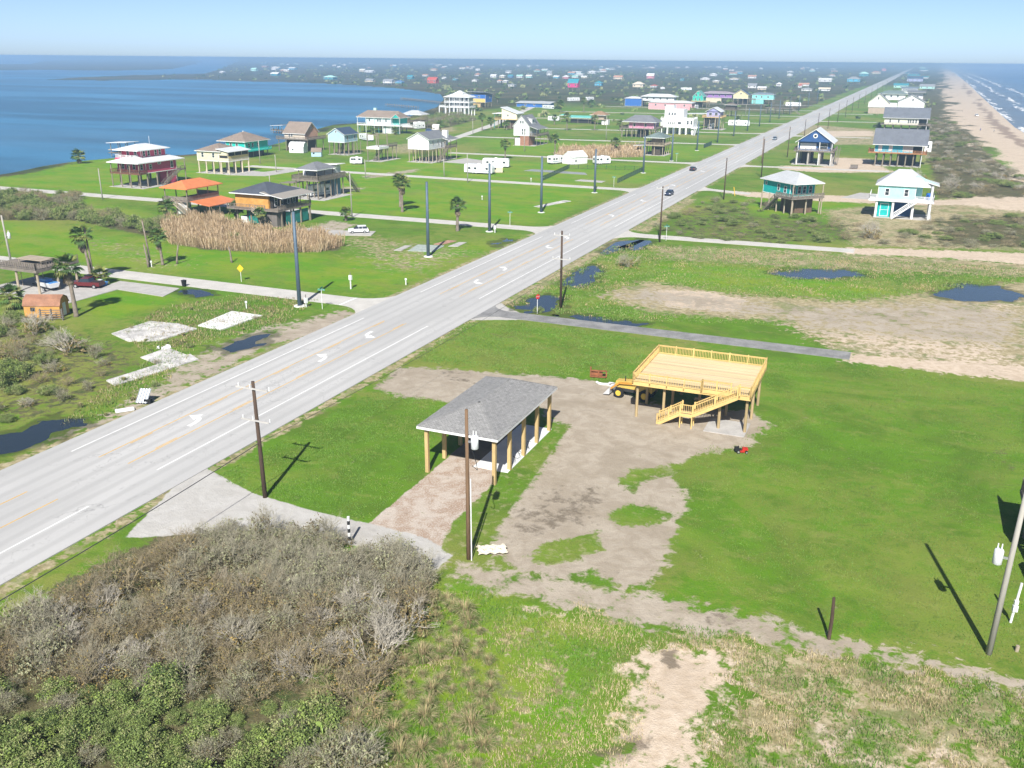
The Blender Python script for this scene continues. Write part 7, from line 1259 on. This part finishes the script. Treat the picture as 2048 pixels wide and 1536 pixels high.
for x, y in scatter(Z_HEDGE, 3.4, vr, 4000, 90): k = vr.choice(('green', 'sage', 'green', 'brown')); shrub(k, x, y, vr.uniform(1.5, 2.7), {'green': 'green', 'brown': 'brown', 'sage': 'grey green'}[k]+' shrub in the hedge line behind the left lawn', f'{k} shrubs of the left hedge line')
for x, y in scatter(Z_GSCRUB, 5., vr, 6000, 80): k = vr.choice(('green', 'green', 'green', 'sage', 'brown')); shrub(k, x, y, vr.uniform(.8, 2.1), {'green': 'green', 'brown': 'brown', 'sage': 'grey green'}[k]+' shrub in the scrub before the turquoise corner house', f'{k} shrubs before the turquoise corner house', .6)
for x, y in scatter(Z_DUNE, 6.5, vr, 6000, 150): k = vr.choice(('brown', 'bare', 'sage', 'green')); shrub(k, x, y, vr.uniform(1.6, 3.4), 'low dune shrub between the beach houses and the sand', 'dune shrubs behind the beach', .5, .4)
for x, y in scatter(Z_DUNE2, 4.5, vr, 4000, 90): k = vr.choice(('brown', 'sage', 'green')); shrub(k, x, y, vr.uniform(1.2, 2.4), 'low dune shrub right of the pale aqua house', 'dune shrubs right of the pale aqua house', .45)
for x, y in scatter(Z_SHORE, 5, vr, 4000, 70): k = vr.choice(('green', 'brown', 'sage')); shrub(k, x, y, vr.uniform(2, 3.6), 'shrub in the growth before the white mansion', 'shrubs before the white mansion', .8)
for k, x, y, s_, lb in (('bare', -47.5, 173, 2.6, 'bare shrub beside the flooded ditch'), ('bare', -5.5, 227, 3., 'bare spreading shrub before the pale aqua house'), ('bare', 4, 338, 4.2, 'big bare dune bush below the azure house'), ('bare', 14, 330, 3.6, 'bare dune bush right of the azure house'), ('green', -131.5, 160, 1.8, 'dark green bush in front of the reed bed'), ('sage', -136, 305, 2., 'spiky grey bush beside the lot street'), ('brown', -33, 262, 2.4, 'tangled bush at the stair of the turquoise corner house'), ('green', -51.2, 133.6, .9, 'bright green reed clump beside the stop sign'), ('green', -30, 300, 2, 'green bush beside the third right hand street')): shrub(k, x, y, s_, lb)
# marsh brush far off: scattered dark bushes that read as one mass
BAY_PAD = [p for p in BAY]; mb_ = MB(); mr = random.Random(8)
def blob(b, x, y, r_, h_, n=9, mi=0):
    for k in range(n): a, e = mr.uniform(0, 6.28), mr.uniform(.1, 1.2); p = Vector((x+math.cos(a)*r_*math.cos(e)*mr.uniform(.3, 1), y+math.sin(a)*r_*math.cos(e)*mr.uniform(.3, 1), h_*math.sin(e)*mr.uniform(.5, 1))); d = Vector((mr.gauss(0, 1), mr.gauss(0, 1), mr.gauss(.6, .6))).normalized(); s_ = d.orthogonal()*r_*.5; u = d.cross(s_); b.quad(tuple(p-s_), tuple(p+u*.7), tuple(p+s_), tuple(p-u*.7), mi)
for _ in range(1700):
    d = math.exp(mr.uniform(math.log(620), math.log(4200))); a = R(112.58-mr.uniform(-20, 28)); x, y = d*math.cos(a), d*math.sin(a)
    if (-92 < x < -44) or x > 22 or (y < 900 and mr.random() < .75): continue
    if inpoly(x, y, BAY_PAD): continue
    s_ = mr.uniform(.9, 2.4)*(1+d/3500); blob(mb_, x, y, s_*1.3, s_*.9, 8, mr.randrange(3))
struct(mb_.obj('marsh_brush', [LG[3], LG[1], LG[2]]), 'stuff')['label'] = 'dark low brush covering the distant marsh'
# ---- reed beds
def vn(x, y): return .5+.25*math.sin(x*.9+1.3*math.sin(y*.7))+.25*math.sin(y*1.1+x*.35)
def reedbed(name, poly, n, H_, w, label):
    b = MB(); rr_ = random.Random(len(poly)); xs = [p[0] for p in poly]; ys_ = [p[1] for p in poly]; k = 0
    while k < n:
        x, y = rr_.uniform(min(xs), max(xs)), rr_.uniform(min(ys_), max(ys_))
        if not inpoly(x, y, poly): continue
        k += 1; a = rr_.uniform(0, 6.28); ed = float(vn(x, y)); L = H_*rr_.uniform(.5, 1.1)*(.5+.8*ed); dx, dy = rr_.gauss(0, .22)*L, rr_.gauss(0, .18)*L; sx, sy_ = math.cos(a)*w/2, math.sin(a)*w/2; m_ = rr_.randrange(3)
        b.quad((x-sx*.5, y-sy_*.5, 0), (x+sx*.5, y+sy_*.5, 0), (x+dx+sx, y+dy+sy_, L), (x+dx-sx*.4, y+dy-sy_*.4, L*1.02), m_)
    o = struct(b.obj(name, REED), 'stuff'); o['label'] = label
reedbed('reed_bed', Z_REED, 20000, 2.5, .09, 'tall tan reed bed in front of the orange roofed pavilion'); reedbed('reed_bed', Z_REED2, 6000, 2.4, .3, 'tan reed bed beyond the fenced lot')
# ---- grass blades in the foreground and on the lawns
def sward(name, poly, n, hmin, hmax, w, mats, label, seed=1, avoid=()):
    rs = np.random.RandomState(seed); p = np.array(poly); m_ = int(n*2.2)
    x = rs.uniform(p[:, 0].min(), p[:, 0].max(), m_); y = rs.uniform(p[:, 1].min(), p[:, 1].max(), m_)
    ok = sdist(x, y, poly) > 0
    for a in avoid: ok &= sdist(x, y, a)+(vnoise(x/1.5, y/1.5, 4)-.5)*3 < .4
    ok &= vnoise(x/2.3, y/2.3, 14)*.6+vnoise(x/.7, y/.7, 15)*.4 > rs.uniform(.2, .62, m_)
    x, y = x[ok][:n], y[ok][:n]; k = len(x); a = rs.uniform(0, 6.283, k); L = rs.uniform(hmin, hmax, k); ww = w*rs.uniform(.6, 1.4, k); t_ = rs.normal(0, .45, k); b_ = rs.uniform(0, 6.283, k)
    v = np.zeros((k, 3, 3)); v[:, 0] = np.stack([x-np.cos(a)*ww/2, y-np.sin(a)*ww/2, -.02+0*x], 1); v[:, 1] = np.stack([x+np.cos(a)*ww/2, y+np.sin(a)*ww/2, -.02+0*x], 1); v[:, 2] = np.stack([x+np.cos(b_)*t_*L, y+np.sin(b_)*t_*L, L], 1)
    me = bpy.data.meshes.new(name); me.vertices.add(3*k); me.vertices.foreach_set('co', v.astype(np.float32).ravel()); me.loops.add(3*k); me.loops.foreach_set('vertex_index', np.arange(3*k, dtype=np.int32)); me.polygons.add(k); me.polygons.foreach_set('loop_start', np.arange(0, 3*k, 3, dtype=np.int32)); me.polygons.foreach_set('loop_total', np.full(k, 3, np.int32))
    for mm in mats: me.materials.append(mm)
    cl = vnoise(x/3., y/3., 31)+rs.normal(0, .18, k); me.polygons.foreach_set('material_index', np.clip((cl*len(mats)).astype(np.int32), 0, len(mats)-1)); me.update(calc_edges=True)
    o = struct(link(name, me), 'stuff'); o['label'] = label
SANDS = [REGIONS['dirt'][1][0], REGIONS['sand'][0][0], REGIONS['dirt'][0][0], REGIONS['gravel'][0][0], REGIONS['apron'][0][0]]
sward('rough_grass', Z_FG, 60000, .08, .32, .045, [BLADE[0], BLADE[1], STRAW[2], STRAW[1], STRAW[0]], 'rough green and straw grass across the foreground', 2, SANDS)
sward('weeds', Z_WEEDS, 16000, .1, .45, .1, [BLADE[0], STRAW[2], STRAW[1], LBRN[1]], 'rough weeds around the broken slabs left of the road', 7, [REGIONS['dirt'][2][0]]); sward('pasture_grass', Z_PASTURE, 50000, .1, .3, .14, [BLADE[1], STRAW[2], BLADE[0], STRAW[1]], 'patchy pasture grass right of the road beyond the dark street', 8, [REGIONS['sand'][1][0], REGIONS['dry'][1][0]]+PUDDLES)
for x, y in scatter(Z_WEEDS, 4.6, vr, 2500, 22): shrub(vr.choice(('green', 'brown', 'tuss', 'tuss')), x, y, vr.uniform(.3, .7), 'small weedy clump among the broken slabs', 'weedy clumps among the broken slabs')
sward('lawn_grass', Z_LAWNR, 60000, .05, .13, .07, [BLADE[0], BLADE[0], BLADE[1], BLADE[2]], 'mown green lawn right of the deck', 3, SANDS); sward('lawn_grass', Z_LAWNC, 24000, .06, .15, .08, [BLADE[0], BLADE[1], BLADE[1], BLADE[2]], 'mown lawn between road and carport', 4, SANDS); sward('lawn_grass', Z_LAWNB, 26000, .06, .18, .1, [BLADE[0], BLADE[1], BLADE[2]], 'mown lawn behind the carport', 5, SANDS)
# ============================================================ PALMS
PT = leafm('palm_trunk', (.20, .165, .13), .3, .95); PSK = leafm('dead_frond', (.24, .19, .13), .35, .95); PF = [leafm('palm_frond', (.095, .17, .04)), leafm('palm_frond_yellow', (.17, .19, .05)), leafm('palm_frond_dark', (.06, .11, .03))]
def frond_mesh(name, m_, rs, L=1.):
    b = MB(); b.tube([(0, 0, 0), (.45*L, 0, .03), (.85*L, 0, 0)], [.03, .025, .02], 3)
    for k in range(11):
        a = (k-5)/5*1.25; dx, dy = math.cos(a), math.sin(a); l = L*(1.0-.25*abs(k-5)/5); p0 = (.8*L, 0, 0); p1 = (.8*L+dx*l*.6, dy*l*.6, .02); p2 = (.8*L+dx*l, dy*l, -.3*L*rs.uniform(.6, 1.2)); w = .075*L
        nx, ny = -dy*w, dx*w; b.quad(p0, (p1[0]-nx, p1[1]-ny, p1[2]), (p1[0]+nx*.2, p1[1]+ny*.2, p1[2]+.05), p0) if False else None
        b.tri(p0, (p1[0]-nx, p1[1]-ny, p1[2]-.03), (p1[0]+nx, p1[1]+ny, p1[2]+.03)); b.tri((p1[0]-nx, p1[1]-ny, p1[2]-.03), p2, (p1[0]+nx, p1[1]+ny, p1[2]+.03))
    return b.mesh(name, m_)
prs = random.Random(17); FR = [frond_mesh('frond', PF[i % 3], prs) for i in range(6)]; FD = [frond_mesh('dead_frond', PSK, prs) for i in range(3)]
def palm(label, x, y, h_, cr=2.3, lean=(0, 0), skirt=1., near=False, tr=.24, name='fan_palm', nf=34, group=None, trunk=True):
    t_ = thing(name, label, 'palm', (x, y, 0), prs.uniform(0, 6.28) if lean == (0, 0) else 0., group); hc = max(.3, h_-cr*.75); top = Vector((lean[0], lean[1], hc)); k_ = cr/1.75
    if trunk: MB().tube([(0, 0, -.2), (0, 0, .3), (lean[0]*.3, lean[1]*.3, hc*.5), tuple(top)], [tr*1.5, tr*1.1, tr*.85, tr*.8], 9).obj('trunk', PT, t_, True)
    places = []
    for i in range(nf):
        e = 78-112*(i/nf)**.8+prs.gauss(0, 7); places.append((FR[prs.randrange(6)], e, i*137.5+prs.gauss(0, 12), prs.uniform(.8, 1.1)*k_))
    for i in range(int(22*skirt)): places.append((FD[prs.randrange(3)], -62-25*prs.random(), i*137.5+prs.gauss(0, 20), prs.uniform(.5, .8)*k_))
    def xf(e, a, s_, dz=0): return Matrix.Translation(top+Vector((0, 0, dz)))@Matrix.Rotation(R(a), 4, 'Z')@Matrix.Rotation(-R(e), 4, 'Y')@Matrix.Scale(s_, 4)
    if near:
        for me, e, a, s_ in places:
            o = link('frond' if me in FR else 'dead_frond', me, t_); o.matrix_local = xf(e, a, s_, 0 if me in FR else -prs.uniform(0, 1.4)*min(1, hc*.3))
    else:
        cb, sb = MB(), MB()
        for me, e, a, s_ in places:
            g_ = me in FR; b = cb if g_ else sb; mx = xf(e, a, s_, 0 if g_ else -prs.uniform(0, .8)); n0 = len(b.v); b.v += [tuple(mx@v.co) for v in me.vertices]; mi = FR.index(me) % 3 if g_ else 0
            for p in me.polygons: b.f.append(tuple(n0+i for i in p.vertices)); b.mi.append(mi)
        cb.obj('crown', PF, t_)
        if sb.v: sb.obj('skirt', PSK, t_)
    return t_
palm('tall fan palm with shaggy trunk on the lawn by the orange shed', -115.2, 101.6, 9.6, 2.6, (-.5, 0), 1.8, True, .34); palm('leaning fan palm beside the bare trunk at the first street', -130.8, 119.8, 10, 2.5, (-1.6, .5), 1.6, True, .26); palm('fan palm standing with dead trunks in the left lawn', -130, 136.5, 7, 2.1, (-.5, 0), 1., True, .26); palm('left palm of the pair in the middle lawn', -125.3, 221.4, 9, 2.5, (-.1, 0), 1.6, True, .34); palm('right palm of the pair in the middle lawn', -120.6, 214, 9.4, 2.6, (.2, 0), 1.6, True, .34); palm('shaggy fan palm beside the second side street', -95.1, 194.6, 8., 2.5, (.1, 0), 1.8, True, .36)
for x, y, h_, cr, lb in ((-150.2, 351.9, 8, 2.6, 'leaning palm behind the white travel trailers'), (-137.2, 374.6, 9, 2.4, 'thin palm in front of the far reeds'), (-116.9, 394.9, 7, 2.8, 'palm left of the bare timber house'), (-182.5, 517.4, 10, 3, 'palm past the white dormer house'), (-168.4, 525.4, 8.4, 2.8, 'palm right of the dormer house palm'), (-251.5, 697.9, 9, 4.2, 'broad palm before the motorhomes'), (-236.1, 707.4, 11, 3., 'tall palm right of the motorhomes'), (-223.3, 490, 9.6, 2.8, 'tall palm at the back street bend'), (-222, 499.4, 7, 3., 'shorter palm at the back street bend'), (-214.2, 503.9, 5.5, 2.4, 'short palm under the pale yellow house'), (-243.8, 478.4, 5.4, 2.8, 'palm beside the small pale shed'), (-313.6, 675.6, 5, 2.6, 'palm between the mansion and the cobalt house'), (-255.7, 785.3, 6.6, 4, 'palm before the pink building'), (-361.1, 826.7, 8, 3.4, 'palm right of the cobalt house'), (-126.2, 195.6, 3.4, 1.8, 'young palm beside the second street and grey pole'), (-163.5, 175.1, 5.6, 2.6, 'bushy palm left of the orange roofed pavilion'), (-149.5, 183.4, 4.8, 2.3, 'palm between pavilion and plywood house'), (-137.1, 176.4, 5.2, 1.9, 'palm at the plywood house stair'), (-285.5, 263.4, 5.2, 3.2, 'round palm alone on the bay shore'), (-155.5, 532.7, 6, 2.6, 'dark palm left of the pink house'), (-250.8, 440.5, 4, 2.2, 'small palm in front of the pale aqua house'), (-263.5, 438.8, 3.2, 2., 'tiny palm left of the pale aqua house stair'), (-127.6, 100.6, 4, 2.6, 'broad fan palm behind the orange shed at the left edge'), (-128.6, 119.6, 3, 2.2, 'low fan palm bush beside the red buoy'), (-240, 565, 6.5, 2.6, 'palm near the low green roofed shelter'), (-206, 560, 6, 2.4, 'small palm beside the driftwood hut')):
    palm(lb, x, y, h_, cr, (prs.uniform(-.3, .3), .01), .8, False, .2+cr*.03)
for x, y, h_, ln, lb in ((-131, 120.5, 9.4, (-.9, .3), 'bare dead palm trunk beside the leaning palm'), (-131.4, 134.8, 8.6, (-.8, 0), 'tallest dead palm trunk in the left lawn'), (-131, 133.8, 4.2, (-.5, 0), 'short dead trunk left of the lawn palm'), (-128.4, 138.6, 3.6, (.6, .2), 'curved dead trunk right of the lawn palm'), (-119.5, 143.9, 3., (-.7, .3), 'curved pale dead trunk alone in the lawn')):
    t_ = thing('dead_palm_trunk', lb, 'tree trunk', (x, y, 0)); MB().tube([(0, 0, -.2), (ln[0]*.15, 0, h_*.2), (ln[0]*.4, ln[1]*.4, h_*.55), (ln[0], ln[1], h_)], [.24, .2, .16, .13], 8).obj('trunk', PT, t_, True); MB().tube([(ln[0], ln[1], h_), (ln[0]+.08, ln[1], h_+.3)], [.12, .05], 6).obj('broken_top', PSK, t_)
# ============================================================ HAZE
b = MB(); b.box(-32500, 32500, -32500, 32500, -8, 38.6); hz = b.obj('haze', []); struct(hz, 'stuff')
hm = bpy.data.materials.new('haze_air'); hm.use_nodes = True; ht = hm.node_tree; ht.nodes.clear()
ho = ht.nodes.new('ShaderNodeOutputMaterial'); pv = ht.nodes.new('ShaderNodeVolumePrincipled')
pv.inputs['Color'].default_value = (.42, .62, .86, 1); pv.inputs['Density'].default_value = .00033; pv.inputs['Anisotropy'].default_value = .1
ht.links.new(pv.outputs[0], ho.inputs['Volume']); hz.data.materials.append(hm)
